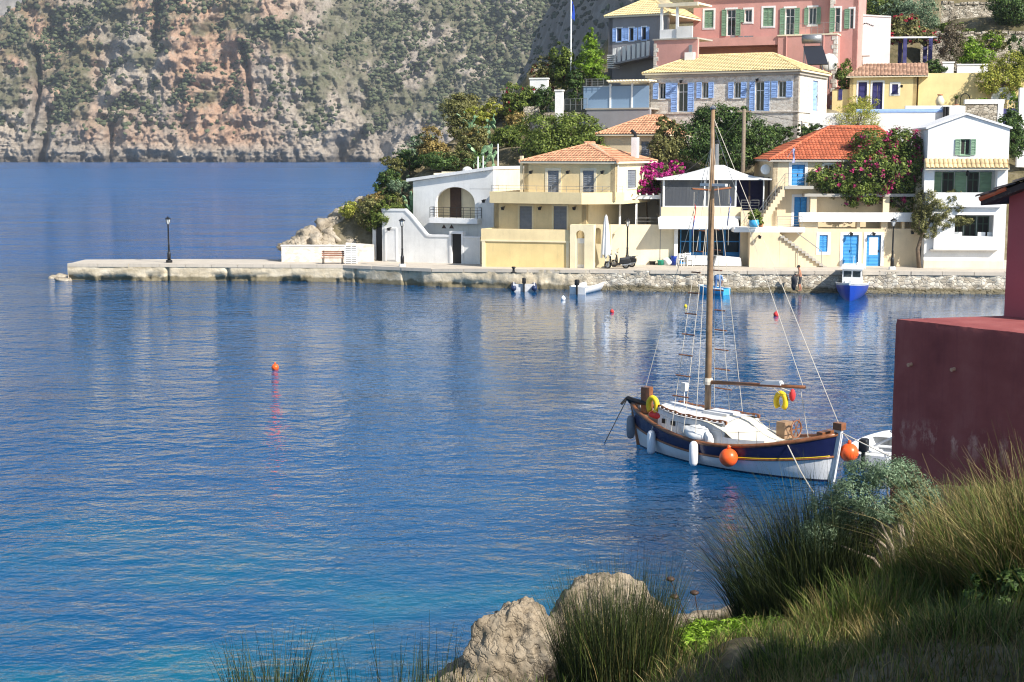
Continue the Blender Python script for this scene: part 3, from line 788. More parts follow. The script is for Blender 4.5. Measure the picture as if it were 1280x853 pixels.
def quay():
    # front wall: dense uneven sheet down into the water, with an undercut and missing blocks along the mole
    N = 760; pts = []
    xs = np.linspace(QF[0].x, QF[-1].x, N)
    qx = [p.x for p in QF]; qy = [p.y for p in QF]
    ys = np.interp(xs, qx, qy); zt = np.interp(xs, qx, QZ)
    rows = np.linspace(0, 1, 14)
    Zs = np.stack([-1.5 + r_ * (zt + 1.5) for r_ in rows]); Xs = np.stack([xs] * 14); 
    rel = .10 * fbm(Xs / .5, Zs / .35, 0, 4, 2) + .05 * fbm(Xs / .15, Zs / .12, 0, 2, 6)
    und = .6 * smooth(.62, .05, Zs) * smooth(.0, .28, fbm(Xs / 1.6, Zs / .7, 0, 4, 40) + .12) * smooth(2, -4, Xs) * .75
    Ys = np.stack([ys] * 14) + rel * smooth(-6, 3, Xs) * 1.2 + rel * .4 + und
    for xj in (-25.0, -20.6, -11.2, -7.6, -6.4):        # block joints
        Ys += .3 * np.exp(-((Xs - xj) / .1) ** 2)
    Ys += .5 * np.exp(-((Xs + 7.0) / .45) ** 4) * (Zs > -.5)
    V = np.stack([Xs, Ys, Zs], -1).reshape(-1, 3)
    i = np.arange(13)[:, None] * N + np.arange(N - 1)[None, :]
    F = np.stack([i, i + 1, i + N + 1, i + N], -1).reshape(-1, 4)
    q = link('quay_wall', np_mesh('quay_wall', V, F, M['quay'], False)); tag(q, kind='structure')
    # paving: coping strip and deck behind it
    back = [(-17.6, 109.2), (-27, 109.5), (-31.5, 109.0)]
    deck = MB()
    front = [(p.x, p.y + .05) for p in QF]
    top = [(QF[k].x, QF[k].y + .03, QZ[k]) for k in range(len(QF))]
    backp = [(-32.3, 108.8, 1.22), (-25, 109.3, 1.22), (-18, 109.2, 1.2), (-12.4, 108.5, 1.2), (-5.4, 107.5, 1.24), (3, 107, 1.34), (11.5, 106.5, 1.38), (22, 106, 1.4), (34, 106, 1.4), (60, 106, 1.4)]
    for k in range(len(QF) - 1):
        deck.poly([top[k], top[k + 1], backp[k + 1], backp[k]])
        deck.poly([(backp[k][0], backp[k][1], -2), (backp[k + 1][0], backp[k + 1][1], -2), backp[k + 1], backp[k]])
    deck.poly([top[0], backp[0], (backp[0][0], backp[0][1], -2), (top[0][0], top[0][1], -2)])
    tag(deck.build('quay_paving', M['paving']), kind='structure')
    cop = MB()
    for k in range(len(QF) - 1):
        a, b = Vector(top[k]), Vector(top[k + 1]); L_ = (b - a).length; m = max(1, int(L_ / 1.9))
        d = (b - a) / m; nrm = Vector((-d.y, d.x, 0)).normalized()
        for j in range(m):
            if a.x < -13 and rs.random() < .0: continue
            p0 = a + d * (j + .008); p1 = a + d * (j + .992); o = nrm * -(.05 + rs.uniform(0, .05)); w = nrm * .42; dz = rs.uniform(-.015, .03)
            z0 = -.20
            cop.hexa([p0 + o + Vector((0, 0, z0)), p1 + o + Vector((0, 0, z0)), p1 + w + Vector((0, 0, z0)), p0 + w + Vector((0, 0, z0)),
                      p0 + o + Vector((0, 0, .02 + dz)), p1 + o + Vector((0, 0, .02 + dz)), p1 + w + Vector((0, 0, .02 + dz)), p0 + w + Vector((0, 0, .02 + dz))])
            cop.build('coping_stone', M['paving'], q); cop = MB()
    # narrow landing ledge at the waterline on the right
    led = MB()
    a = ground(985, 364); 
    xs2 = np.linspace(8, 34, 60)
    for x0, x1 in zip(xs2[:-1], xs2[1:]):
        y0, y1 = np.interp([x0, x1], qx, qy); h0 = .12 + .05 * math.sin(x0 * 3)
        led.hexa([(x0, y0 - .42, -.8), (x1, y1 - .42, -.8), (x1, y1 + .2, -.8), (x0, y0 + .2, -.8), (x0, y0 - .38, h0), (x1, y1 - .38, h0), (x1, y1 + .2, h0 + .03), (x0, y0 + .2, h0 + .03)])
    led.build('landing_ledge', M['quay'], q)
quay()
for i, (px, py, w) in enumerate([(76, 343, 12), (66, 345, 8), (80, 348, 10)]):
    p = ground(px, py + 3); s = p.y / FPX
    boulder('mole_rock', 'low dark rock awash off the tip of the mole', (p.x, p.y, -.05), (w * s, w * s * .8, .32), 60 + i, M['headrock'], group='rocks at the mole tip', n=12)
# ------------------------------------------------------------------ building kit
class Frame:
    """house frame: origin at the foot of the facade, x along it, y into the house, z up; a = degrees the right end turns towards the camera"""
    def __init__(s, p, a, name=None, label=None, cat='house'):
        s.o = Vector(p); s.a = R(a); s.ex = Vector((math.cos(s.a), -math.sin(s.a), 0)); s.ey = Vector((math.sin(s.a), math.cos(s.a), 0))
        s.e = empty(name, s.o, -s.a, label, cat) if name else None
    def front(s, px, py, d=0.0):           # pixel -> (x, z) on the plane y = d
        r = ray(px, py); c = Vector((0, 0, CAM_H))
        t = (d - (c - s.o).dot(s.ey)) / r.dot(s.ey)
        p = c + r * t - s.o
        return p.dot(s.ex), p.z
    def side(s, px, py, x):                # pixel -> (y, z) on the plane x = x
        r = ray(px, py); c = Vector((0, 0, CAM_H))
        t = (x - (c - s.o).dot(s.ex)) / r.dot(s.ex)
        p = c + r * t - s.o
        return p.dot(s.ey), p.z
    def rect(s, x0, y0, x1, y1, d=0.0):    # pixel box -> (xa, za, xb, zb), za < zb
        ym = (y0 + y1) / 2; xm = (x0 + x1) / 2
        a, _ = s.front(x0, ym, d); b, _ = s.front(x1, ym, d)
        _, t = s.front(xm, y0, d); _, bt = s.front(xm, y1, d)
        return (a, bt, b, t)
    def srect(s, x0, y0, x1, y1, x):
        ym = (y0 + y1) / 2; xm = (x0 + x1) / 2
        a, _ = s.side(x0, ym, x); b, _ = s.side(x1, ym, x)
        _, t = s.side(xm, y0, x); _, bt = s.side(xm, y1, x)
        return (min(a, b), bt, max(a, b), t)
def FRONT(d=0.0): return lambda x, y, z: (x, d + y, z)
def RIGHT(x1): return lambda x, y, z: (x1 - y, x, z)      # s runs along +y, depth goes to -x
def LEFT(x0): return lambda x, y, z: (x0 + y, x, z)
def wall(parent, x0, z0, x1, z1, ops, mat, T=None, thick=.3, name='wall'):
    """wall with real openings and reveals"""
    T = T or FRONT(); mb = MB(T)
    xs = sorted({x0, x1} | {min(max(o[0], x0), x1) for o in ops} | {min(max(o[2], x0), x1) for o in ops})
    zs = sorted({z0, z1} | {min(max(o[1], z0), z1) for o in ops} | {min(max(o[3], z0), z1) for o in ops})
    inop = lambda x, z: any(o[0] < x < o[2] and o[1] < z < o[3] for o in ops)
    for xa, xb in zip(xs[:-1], xs[1:]):
        for za, zb in zip(zs[:-1], zs[1:]):
            if not inop((xa + xb) / 2, (za + zb) / 2):
                mb.poly([(xa, 0, za), (xb, 0, za), (xb, 0, zb), (xa, 0, zb)])
                mb.poly([(xa, thick, za), (xa, thick, zb), (xb, thick, zb), (xb, thick, za)])
    for (a, b, c, d) in [o[:4] for o in ops] + [(x0, z0, x1, z1)]:
        mb.poly([(a, 0, b), (a, 0, d), (a, thick, d), (a, thick, b)]); mb.poly([(c, 0, b), (c, thick, b), (c, thick, d), (c, 0, d)])
        mb.poly([(a, 0, d), (c, 0, d), (c, thick, d), (a, thick, d)]); mb.poly([(a, 0, b), (a, thick, b), (c, thick, b), (c, 0, b)])
    return mb.build(name, mat, parent)
def window(parent, op, T=None, frame=None, pane=None, shut=None, smat=None, surround=None, sill=True, door=False, sw=None, sides='LR', bars=1, band=.14, lowpanel=False, inset=.14):
    """frame in an opening with pane, shutters ('open'/'closed'), surround"""
    T = T or FRONT(); frame = frame or M['whitepaint']; pane = pane or M['glass']
    a, b, c, d = op[:4]; w, h = c - a, d - b
    f = MB(T); t = min(.07, w * .12); i0, i1 = inset, inset + .06
    f.box((a, i0, b), (a + t, i1, d)); f.box((c - t, i0, b), (c, i1, d)); f.box((a + t, i0, d - t), (c - t, i1, d)); f.box((a + t, i0, b), (c - t, i1, b + t))
    for k in range(bars):
        x = a + w * (k + 1) / (bars + 1); f.box((x - t * .45, i0 + .002, b + t), (x + t * .45, i1 - .002, d - t))
    if h > 1.5: f.box((a + t, i0 + .004, b + h * .68), (c - t, i1 - .004, b + h * .68 + t * .8))
    if sill and not door: f.box((a - .06, -.06, b - .07), (c + .06, inset, b - .003))
    o = f.build('door' if door else 'window', frame, parent)
    p = MB(T).box((a + t * .5, i0 + .02, b + t * .5), (c - t * .5, i1 - .02, d - t * .5)).build('pane', pane, o)
    if lowpanel: MB(T).box((a + t, i0 - .01, b + t), (c - t, i0 + .05, b + h * .36)).build('panel', frame, o)
    if door: MB(T).box((c - t * 1.6, i0 - .05, b + h * .45), (c - t * 1.2, i0, b + h * .45 + .14)).build('handle', M['black'], o)
    if surround:
        s = MB(T); g = band
        s.box((a - g, -.03, b), (a, .05, d + g)); s.box((c, -.03, b), (c + g, .05, d + g)); s.box((a, -.03, d), (c, .05, d + g))
        if not door: s.box((a - g, -.034, b - g), (c + g, .05, b))
        s.build('surround', surround, o)
    if shut == 'closed':
        m = (a + c) / 2
        for x0, x1 in ((a + .01, m - .006), (m + .006, c - .01)): shutter(o, T, x0, x1, b + .01, d - .01, .03, smat)
    elif shut == 'open':
        sw = sw or w / 2
        if 'L' in sides: shutter(o, T, a - sw - .02 - (band if surround else 0) * 0, a - .02, b, d, -.075, smat)
        if 'R' in sides: shutter(o, T, c + .02, c + sw + .02, b, d, -.075, smat)
    return o
def shutter(o, T, x0, x1, z0, z1, y, mat):
    s = MB(T); t = min(.07, (x1 - x0) * .2)
    s.box((x0, y, z0), (x0 + t, y + .04, z1)); s.box((x1 - t, y, z0), (x1, y + .04, z1)); s.box((x0 + t, y, z0), (x1 - t, y + .04, z0 + t)); s.box((x0 + t, y, z1 - t), (x1 - t, y + .04, z1))
    n = max(4, int((z1 - z0 - 2 * t) / .14)); dz = (z1 - z0 - 2 * t) / n
    for i in range(n):
        za = z0 + t + i * dz
        s.hexa([(x0 + t, y + .002, za), (x1 - t, y + .002, za), (x1 - t, y + .014, za), (x0 + t, y + .014, za),
                (x0 + t, y + .026, za + dz), (x1 - t, y + .026, za + dz), (x1 - t, y + .038, za + dz), (x0 + t, y + .038, za + dz)])
    return s.build('shutter', mat, o)
def paneldoor(parent, op, mat, T=None, surround=None, band=.14, leaves=1, glazed=False, inset=.10):
    """panelled door leaf or leaves in an opening"""
    T = T or FRONT(); a, b, c, d = op[:4]
    f = MB(T); w = (c - a) / leaves
    for k in range(leaves):
        x0, x1 = a + k * w + .012, a + (k + 1) * w - .012
        f.box((x0, inset, b), (x1, inset + .05, d))
        n = 3
        for j in range(n):
            z0 = b + (d - b) * (j + .12) / n; z1 = b + (d - b) * (j + .88) / n
            if not (glazed and j > 0): f.box((x0 + w * .16, inset - .02, z0), (x1 - w * .16, inset + .02, z1))
    o = f.build('door', mat, parent)
    if glazed:
        g = MB(T)
        for k in range(leaves):
            x0, x1 = a + k * w, a + (k + 1) * w
            g.box((x0 + w * .2, inset - .012, b + (d - b) * .36), (x1 - w * .2, inset + .03, d - (d - b) * .08))
        g.build('pane', M['lampglass'], o)
    MB(T).box((a + (c - a) * (.46 if leaves == 2 else .85), inset - .05, b + (d - b) * .45), (a + (c - a) * (.5 if leaves == 2 else .89), inset - .005, b + (d - b) * .45 + .15)).build('handle', M['black'], o)
    if surround:
        s = MB(T); g = band
        s.box((a - g, -.03, b), (a, .05, d + g)); s.box((c, -.03, b), (c + g, .05, d + g)); s.box((a, -.03, d), (c, .05, d + g))
        s.build('surround', surround, o)
    return o
def tileplane(mb, eL, eR, tR, tL, tile=.24, row=.36, amp=.045):
    """corrugated stepped tiles on a roof plane given by eave and top edge points; each tile its own island"""
    eL, eR, tR, tL = map(Vector, (eL, eR, tR, tL))
    ex = (eR - eL); W = ex.length; ex.normalize()
    mid = (tL + tR) / 2 - eL
    sy = mid - ex * mid.dot(ex); H = sy.length; sy.normalize(); nz = ex.cross(sy)
    if nz.z < 0: nz = -nz
    uTL, uTR = (tL - eL).dot(ex), (tR - eL).dot(ex)
    nr = max(2, int(H / row)); dr = H / nr
    for i in range(nr):
        t0, t1 = i * dr - .03, (i + 1) * dr + .02
        L0, L1 = uTL * max(t0, 0) / H, uTL * min(t1, H) / H; R0, R1 = W + (uTR - W) * max(t0, 0) / H, W + (uTR - W) * min(t1, H) / H
        k0, k1 = int(min(L0, L1) / tile) - 1, int(max(R0, R1) / tile) + 1
        for k in range(k0, k1 + 1):
            vs = []
            for t, lo, hi, z in ((t0, L0, R0, .045), (t1, L1, R1, .0)):
                for q, hh in ((0, 0), (.2, .75), (.5, 1), (.8, .75), (1, 0)):
                    u = min(max((k + q) * tile, lo), hi)
                    vs.append(eL + ex * u + sy * t + nz * (z + hh * amp))
            if (vs[4] - vs[0]).length < .03 and (vs[9] - vs[5]).length < .03: continue
            mb._add(vs, [(j, j + 1, j + 6, j + 5) for j in range(4)])
def caps(mb, a, b, r=.11):
    a, b = Vector(a), Vector(b); L_ = (b - a).length; n = max(1, int(L_ / .36)); d = (b - a) / n
    for i in range(n): mb.tube([a + d * i, a + d * (i + 1.04)], [r, r * .86], 7)
def hip_roof(parent, x0, x1, y0, y1, z, rise, mat, over=.3, name='roof', ridge=None, under=None):
    """ridge: (xa, xb) ends of the ridge along x, default equal hips; gable when xa==x0 or xb==x1"""
    x0 -= over; x1 += over; y0 -= over; y1 += over; ym = (y0 + y1) / 2
    if ridge is None:
        k = (y1 - y0) / 2; ridge = (x0 + k, x1 - k)
    ra, rb = ridge; zt = z + rise
    A, B, C_, D_ = (x0, y0, z), (x1, y0, z), (x1, y1, z), (x0, y1, z); Ra, Rb = (ra, ym, zt), (rb, ym, zt)
    s = MB(); dz = -.13
    dn = lambda p: (p[0], p[1], p[2] + dz)
    s.poly([A, B, Rb, Ra]); s.poly([C_, D_, Ra, Rb]); s.poly([B, C_, Rb]); s.poly([D_, A, Ra]); s.poly([dn(D_), dn(C_), dn(B), dn(A)])
    for p, q in ((A, B), (B, C_), (C_, D_), (D_, A)): s.poly([dn(p), dn(q), q, p])
    r_ = s.build(name, under or M['cream'], parent)
    t = MB()
    tileplane(t, A, B, Rb, Ra); tileplane(t, C_, D_, Ra, Rb)
    if rb < x1 - .05: tileplane(t, B, C_, Rb, Rb); caps(t, B, Rb); caps(t, C_, Rb)
    if ra > x0 + .05: tileplane(t, D_, A, Ra, Ra); caps(t, A, Ra); caps(t, D_, Ra)
    caps(t, Ra, Rb)
    tag(t.build('roof_tiles', mat, r_), kind='stuff')
    return r_
def railing(parent, pts, h=.9, n=None, mat=None, r=.018, bars=3, step=1.2, posts=True):
    mb = MB(); pts = [Vector(p) for p in pts]
    for k in range(bars):
        z = h * (1 - k / bars)
        mb.tube([p + Vector((0, 0, z)) for p in pts], r if k == 0 else r * .7, 5)
    if posts:
        for a, b in zip(pts[:-1], pts[1:]):
            m = max(1, int((b - a).length / step))
            for j in range(m + 1): p = a + (b - a) * j / m; mb.tube([p, p + Vector((0, 0, h))], r, 5)
    return mb.build('railing', mat or M['rail'], parent)
def walllamp(parent, T, x, z):
    mb = MB(T); mb.box((x - .03, -.35, z), (x + .03, 0, z + .04)); mb.hexa([(x - .07, -.42, z - .2), (x + .07, -.42, z - .2), (x + .07, -.28, z - .2), (x - .07, -.28, z - .2), (x - .11, -.46, z), (x + .11, -.46, z), (x + .11, -.24, z), (x - .11, -.24, z)])
    return mb.build('wall_lamp', M['black'], parent)

# ================================================================== A: white house with the arched loggia
def house_arch():
    F = Frame(ground(478, 327, 1.2), 26, 'white_arch_house', 'white cubic house with an arched balcony loggia and a stepped court wall, beside the mole'); E = F.e
    # court wall with door openings, sloping top
    X = lambda px, py=300, d=0: F.front(px, py, d)[0]; Z = lambda py, px=540, d=0: F.front(px, py, d)[1]
    xr = X(600)
    od = F.rect(564.5, 292.5, 577, 330); od = (od[0], -.1, od[2], od[3])
    prof = [(0, Z(262, 478)), (X(506, 262), Z(262, 500)), (X(513, 270), Z(269, 513)), (X(533, 293), Z(293.5, 533)), (X(537, 294), Z(294.5, 537))]
    zt = Z(295, 570)
    w = MB()
    w.prism([(0, -.6), (prof[4][0], -.6), (prof[4][0], prof[4][1]), prof[3], prof[2], prof[1], prof[0]], 0, .28)
    w.box((prof[4][0], 0, -.6), (od[0] - .12, .28, zt)); w.box((od[2] + .12, 0, -.6), (xr, .28, zt - .1))
    w.build('court_wall', M['white'], E)
    c = MB()                                                 # rounded light coping along the court wall
    pp = [(0, prof[0][1]), prof[1], prof[2], prof[3], prof[4], (od[0] - .14, zt)]
    for p, q in zip(pp[:-1], pp[1:]): c.hexa([(p[0], -.05, p[1] - .1), (q[0], -.05, q[1] - .1), (q[0], .33, q[1] - .1), (p[0], .33, p[1] - .1), (p[0], -.05, p[1] + .05), (q[0], -.05, q[1] + .05), (q[0], .33, q[1] + .05), (p[0], .33, p[1] + .05)])
    c.box((od[2] + .14, -.05, zt - .13), (xr + .02, .33, zt - .02))
    c.build('coping', M['white2'], E)
    sd = F.rect(561, 290, 580.5, 330)
    s = MB(); s.box((od[0] - .14, -.06, -.6), (od[0], .34, od[3] + .18)); s.box((od[2], -.06, -.6), (od[2] + .14, .34, od[3] + .18)); s.box((od[0], -.06, od[3]), (od[2], .34, od[3] + .18))
    s.build('door_surround', M['white2'], E)
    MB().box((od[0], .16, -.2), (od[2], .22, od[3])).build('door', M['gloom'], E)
    wd = F.rect(483, 287, 495, 325)
    d = MB().box((wd[0], -.045, wd[1]), (wd[2], .02, wd[3])).build('door', M['white2'], E)
    s = MB(); s.box((wd[0] - .1, -.07, wd[1] - .1), (wd[0], .02, wd[3] + .12)); s.box((wd[2], -.07, wd[1] - .1), (wd[2] + .1, .02, wd[3] + .12)); s.box((wd[0], -.07, wd[3]), (wd[2], .02, wd[3] + .12)); s.build('surround', M['white'], d)
    for px, py in ((489, 285), (607, 250)):
        x, z = F.front(px, py); walllamp(E, FRONT(0 if px < 500 else 1.6), F.front(px, py, 0 if px < 500 else 1.6)[0], F.front(px, py, 0 if px < 500 else 1.6)[1])
    # side wall of the court and dark gate on the left
    MB().box((0, .28, -.6), (.28, 5, prof[0][1] - .9)).build('court_side_wall', M['white'], E)
    g = F.rect(467.5, 285, 477, 327)
    MB().box((g[0], .35, 0), (g[2] - .02, .42, g[3])).build('gate', M['black'], E)
    MB().box((g[0] - .3, .3, -.4), (g[0] - .02, .6, g[3] + .15)).build('gate_post', M['white'], E)
    # house block, set back behind the court stair
    d0 = 1.6
    hx0, hx1 = F.front(516.5, 260, d0)[0], F.front(617, 240, d0)[0]
    zl, zr = F.front(514, 227, d0)[1], F.front(617, 212, d0)[1]
    ax0, ax1 = F.front(544.5, 255, d0)[0], F.front(593.5, 255, d0)[0]; zs = F.front(568, 254, d0)[1]; zb = F.front(568, 273, d0)[1]; ztop = F.front(568, 234, d0)[1]
    cx, rx, rz = (ax0 + ax1) / 2, (ax1 - ax0) / 2, ztop - zs
    arc = [(cx - rx * math.cos(math.pi * i / 22), zs + rz * math.sin(math.pi * i / 22)) for i in range(23)]
    ztat = lambda x: zl + (zr - zl) * (x - hx0) / (hx1 - hx0)
    m = MB()
    y0, y1 = d0, d0 + .3
    m.box((hx0, y0, -.6), (hx1, y1, zb)); m.prism([(hx0, zb), (ax0, zb), (ax0, ztat(ax0)), (hx0, zl)], y0, y1); m.prism([(ax1, zb), (hx1, zb), (hx1, zr), (ax1, ztat(ax1))], y0, y1)
    pts = [(ax0, zb), *arc, (ax1, zb)]
    for p, q in zip(arc[:-1], arc[1:]): m.prism([p, q, (q[0], ztat(q[0])), (p[0], ztat(p[0]))], y0, y1)
    m.build('facade', M['white'], E)
    y2 = d0 + 7.0
    sw = MB(); sw.hexa([(hx1 - .3, y1, -.6), (hx1, y1, -.6), (hx1, y2, -.6), (hx1 - .3, y2, -.6), (hx1 - .3, y1, zr), (hx1, y1, zr), (hx1, y2, zr), (hx1 - .3, y2, zr)])
    sw.build('side_wall', M['cream'], E)
    MB().hexa([(hx0, y1, -.6), (hx0 + .3, y1, -.6), (hx0 + .3, y2, -.6), (hx0, y2, -.6), (hx0, y1, zl), (hx0 + .3, y1, zl), (hx0 + .3, y2, zl), (hx0, y2, zl)]).build('side_wall', M['white'], E)
    MB().box((hx0, y2, -.6), (hx1, y2 + .3, zl)).build('back_wall', M['white'], E)
    # recess behind the arch
    rb = MB(); rb.box((ax0 - .3, d0 + 1.5, zb - .1), (ax1 + .3, d0 + 1.6, zr - .2)); rb.box((ax0 - .3, y1, zb - .12), (ax1 + .3, d0 + 1.6, zb - .01)); rb.box((ax0 - .32, y1, zb), (ax0 - .24, d0 + 1.6, zr - .3)); rb.box((ax1 + .24, y1, zb), (ax1 + .32, d0 + 1.6, zr - .3))
    rb.build('loggia', M['cream'], E)
    q = F.rect(563, 235, 576, 273, d0 + 1.4)
    MB().box((q[0], d0 + 1.36, zb), (q[2], d0 + 1.48, min(q[3], ztop - .05))).build('door', M['brownwood'], E)
    # roof slab
    o = .16
    MB().hexa([(hx0 - .45, d0 - .22, zl - .02), (hx1 + .06, d0 - .22, zr - .0), (hx1 + .06, y2 + .3, zr), (hx0 - .45, y2 + .3, zl - .02), (hx0 - .45, d0 - .22, zl + .2), (hx1 + .06, d0 - .22, zr + .22), (hx1 + .06, y2 + .3, zr + .22), (hx0 - .45, y2 + .3, zl + .2)]).build('roof_slab', M['white2'], E)
    # balcony
    b = F.rect(537, 273, 597, 279.5, d0 - .7)
    bal = MB().box((b[0], d0 - .75, b[1]), (b[2], d0, b[3])).build('balcony', M['white2'], E)
    railing(bal, [(b[0] + .03, d0 - .02, b[3]), (b[0] + .03, d0 - .7, b[3]), (b[2] - .03, d0 - .7, b[3]), (b[2] - .03, d0 - .02, b[3])], .78, mat=M['black'], r=.02, bars=4, step=.5)
    for px in (555, 564.5):
        x, z = F.front(px, 283.5, d0)
        MB().prism([(x - .2, z - .13), (x + .2, z - .13), (x, z + .17)], d0 - .012, d0 + .01).build('vent', M['brownwood'], E)
    x, z = F.front(594, 236, d0); MB().tube([(x, d0 - .9, z), (hx1, d0 - .5, z)], .02, 5).build('awning_rod', M['rail'], E)
    for px, pt, pb in ((597.5, 196, 211), (604, 195, 210), (622.5, 180, 209)):
        p0 = F.front(px, pb, d0 + 2.5); p1 = F.front(px, pt, d0 + 2.5)
        MB().tube([(p0[0], d0 + 2.5, p0[1] - .6), (p1[0], d0 + 2.5, p1[1])], .05, 6).build('roof_pipe', M['whitepaint'], E)
    x, z = F.front(584, 211, d0 + 2.2); MB().lathe([(.05, 0), (.36, .02), (.34, .3), (.18, .44), (.02, .47)], (x, d0 + 2.2, zr - .3), 12).build('roof_dome', M['white2'], E)
house_arch()

# ================================================================== B: yellow house with orange hip roof
def house_yellow():
    F = Frame(ground(603, 333.5, 1.28), 16, 'yellow_balcony_house', 'pale yellow two storey house with an orange hip roof, long balcony and walled terrace'); E = F.e
    r = F.rect(603, 287, 712, 334)
    zc = F.front(650, 301)[1]
    MB().box((0, 0, -.5), (r[2], .35, zc)).build('terrace_wall', M['yellow_dk'], E)
    MB().box((-.08, -.05, zc), (r[2] + .02, .4, r[3])).build('terrace_parapet', M['yellow'], E)
    MB().box((-.1, -.08, zc - .08), (r[2] + .04, .02, zc + .03)).build('cornice', M['yellow_lt'], E)
    for x in (0, r[2] - .22): MB().box((x - .02, -.07, -.5), (x + .22, .0, zc - .082)).build('pilaster', M['yellow_lt'], E)
    MB().box((-.06, .35, -.5), (.28, 4.5, r[3] - .02)).build('terrace_side_wall', M['yellow'], E)
    MB().box((0, .3, r[3] - .75), (r[2] - .05, 4.6, r[3] - .7)).build('terrace_floor', M['concrete'], E)
    # gate block with arched doorway
    g = F.rect(713.5, 281, 743, 333); xa, xb = F.front(720.5, 310)[0], F.front(731.5, 310)[0]; zt = F.front(726, 288)[1]; zsp = zt - (xb - xa) / 2
    m = MB(); m.box((g[0], -.25, -.5), (xa, .4, g[3])); m.box((xb, -.25, -.5), (g[2], .4, g[3]))
    arc = [((xa + xb) / 2 - (xb - xa) / 2 * math.cos(math.pi * i / 10), zsp + (zt - zsp) * math.sin(math.pi * i / 10)) for i in range(11)]
    for p, q in zip(arc[:-1], arc[1:]): m.prism([p, q, (q[0], g[3]), (p[0], g[3])], -.25, .4)
    m.build('gate_wall', M['yellow_lt'], E)
    gd = MB().box((xa, .1, 0), (xb, .16, zsp - .25)).build('gate', M['whitepaint'], E)
    MB().box((xa + .1, .08, .3), (xb - .1, .1, zsp - .6)).build('gate_panel', M['cream'], gd)
    # buttress wall with an arched niche, right of the gate
    w2 = F.rect(739, 281, 764, 333, .9); na, nb = F.front(743.5, 300, .9)[0], F.front(751, 300, .9)[0]; nt, nbm = F.front(747, 285, .9)[1], F.front(747, 305, .9)[1]
    m = MB(); y = .9; m.box((w2[0] - .3, y, -.5), (na, y + .3, w2[3])); m.box((nb, y, -.5), (w2[2], y + .3, w2[3])); m.box((na, y, -.5), (nb, y + .3, nbm))
    ns = nt - (nb - na) / 2; arc = [((na + nb) / 2 - (nb - na) / 2 * math.cos(math.pi * i / 8), ns + (nt - ns) * math.sin(math.pi * i / 8)) for i in range(9)]
    for p, q in zip(arc[:-1], arc[1:]): m.prism([p, q, (q[0], w2[3]), (p[0], w2[3])], y, y + .3)
    m.build('yard_wall', M['yellow_lt'], E)
    MB().box((na - .1, y + .32, nbm - .2), (nb + .1, y + .36, nt + .1)).build('niche_back', M['cream'], E)
    # main block in its own turn (25 deg): a second frame sharing the same root
    G = Frame(at(618, 290, 103.2), 25)
    off = G.o - F.o
    K = lambda x, yy, z: ((G.ex * x + G.ey * yy + off).dot(F.ex), (G.ex * x + G.ey * yy + off).dot(F.ey), z + off.z)
    def T_(f): return lambda x, yy, z: K(*f(x, yy, z))
    fl = T_(FRONT())
    x1 = G.front(733, 270)[0]; zt = G.front(680, 252)[1]; zb = -7
    ops = [G.rect(649.5, 258, 665, 292), G.rect(692, 258, 708.5, 292)]
    wall(E, 0, zb, x1, zt + .4, ops, M['yellow'], fl, .35, 'lower_wall')
    for o in ops: window(E, o, fl, M['greyshut'], M['gloom'], 'closed', M['greyshut'], M['yellow_lt'], door=True, bars=0, band=.12, sill=False)
    for px in (631, 677, 720): x, z = G.front(px, 259); walllamp(E, fl, x, z)
    wall(E, 0, zb, 8, zt + .4, [], M['yellow'], T_(LEFT(0)), .35, 'side_wall')
    wall(E, .0, zb, 8, zt + .4, [], M['yellow_lt'], T_(RIGHT(x1)), .35, 'side_wall')
    # balcony: front parapet and angled right return
    bd = -1.35
    b = G.rect(612, 240.3, 727, 254.8, bd)
    xe = G.front(782, 247, .9)[0]
    bal = MB(T_(lambda x, yy, z: (x, yy, z)))
    bal.box((b[0], bd, b[1]), (b[2], bd + .18, b[3])); bal.box((b[0], bd + .18, b[1]), (b[0] + .18, .0, b[3])); bal.box((b[0] + .18, bd + .18, b[1]), (b[2], 0, b[1] + .18))
    bal.hexa([(b[2], bd, b[1]), (xe, .5, b[1]), (xe, .68, b[1]), (b[2], bd + .18, b[1]), (b[2], bd, b[3]), (xe, .5, b[3]), (xe, .68, b[3]), (b[2], bd + .18, b[3])])
    bal.slab([(b[2], bd + .18), (xe, .68), (xe, 6), (x1, 6), (x1, 0), (b[2], 0)], b[1] + .002, b[1] + .18)
    bo = bal.build('balcony', M['yellow'], E)
    MBr = [K(b[0] + .1, -.1, b[3]), K(b[0] + .1, bd + .1, b[3]), K(b[2], bd + .1, b[3]), K(xe - .1, .6, b[3])]
    railing(bo, MBr, .42, mat=M['rail'], r=.014, bars=2, step=1.0)
    # upper storey
    d2 = .0
    ua, ub = G.front(655, 220)[0], G.front(769, 220)[0]; zu = G.front(712, 204)[1]; z0 = b[1] + .18
    ops = [G.rect(684.5, 213.5, 698.5, 241), G.rect(728.5, 213.5, 742.5, 241)]; ops = [(o[0], z0 + .02, o[2], o[3]) for o in ops]
    wall(E, ua, z0, ub, zu + .1, ops, M['yellow'], fl, .35, 'upper_wall')
    for o in ops: window(E, o, fl, M['greyshut'], M['gloom'], 'closed', M['greyshut'], M['cream'], door=True, bars=0, band=.18, sill=False)
    for px in (666, 712, 755): x, z = G.front(px, 214); walllamp(E, fl, x, z)
    D_ = 7.6
    so = G.srect(784, 212.5, 795, 235, ub)
    so = (so[0], so[1], so[2], so[3])
    wall(E, 0, z0, D_, zu + .1, [so], M['yellow_lt'], T_(RIGHT(ub)), .35, 'side_wall')
    window(E, so, T_(RIGHT(ub)), M['whitepaint'], M['gloom'], 'closed', M['greyshut'], M['cream'], bars=0, band=.12)
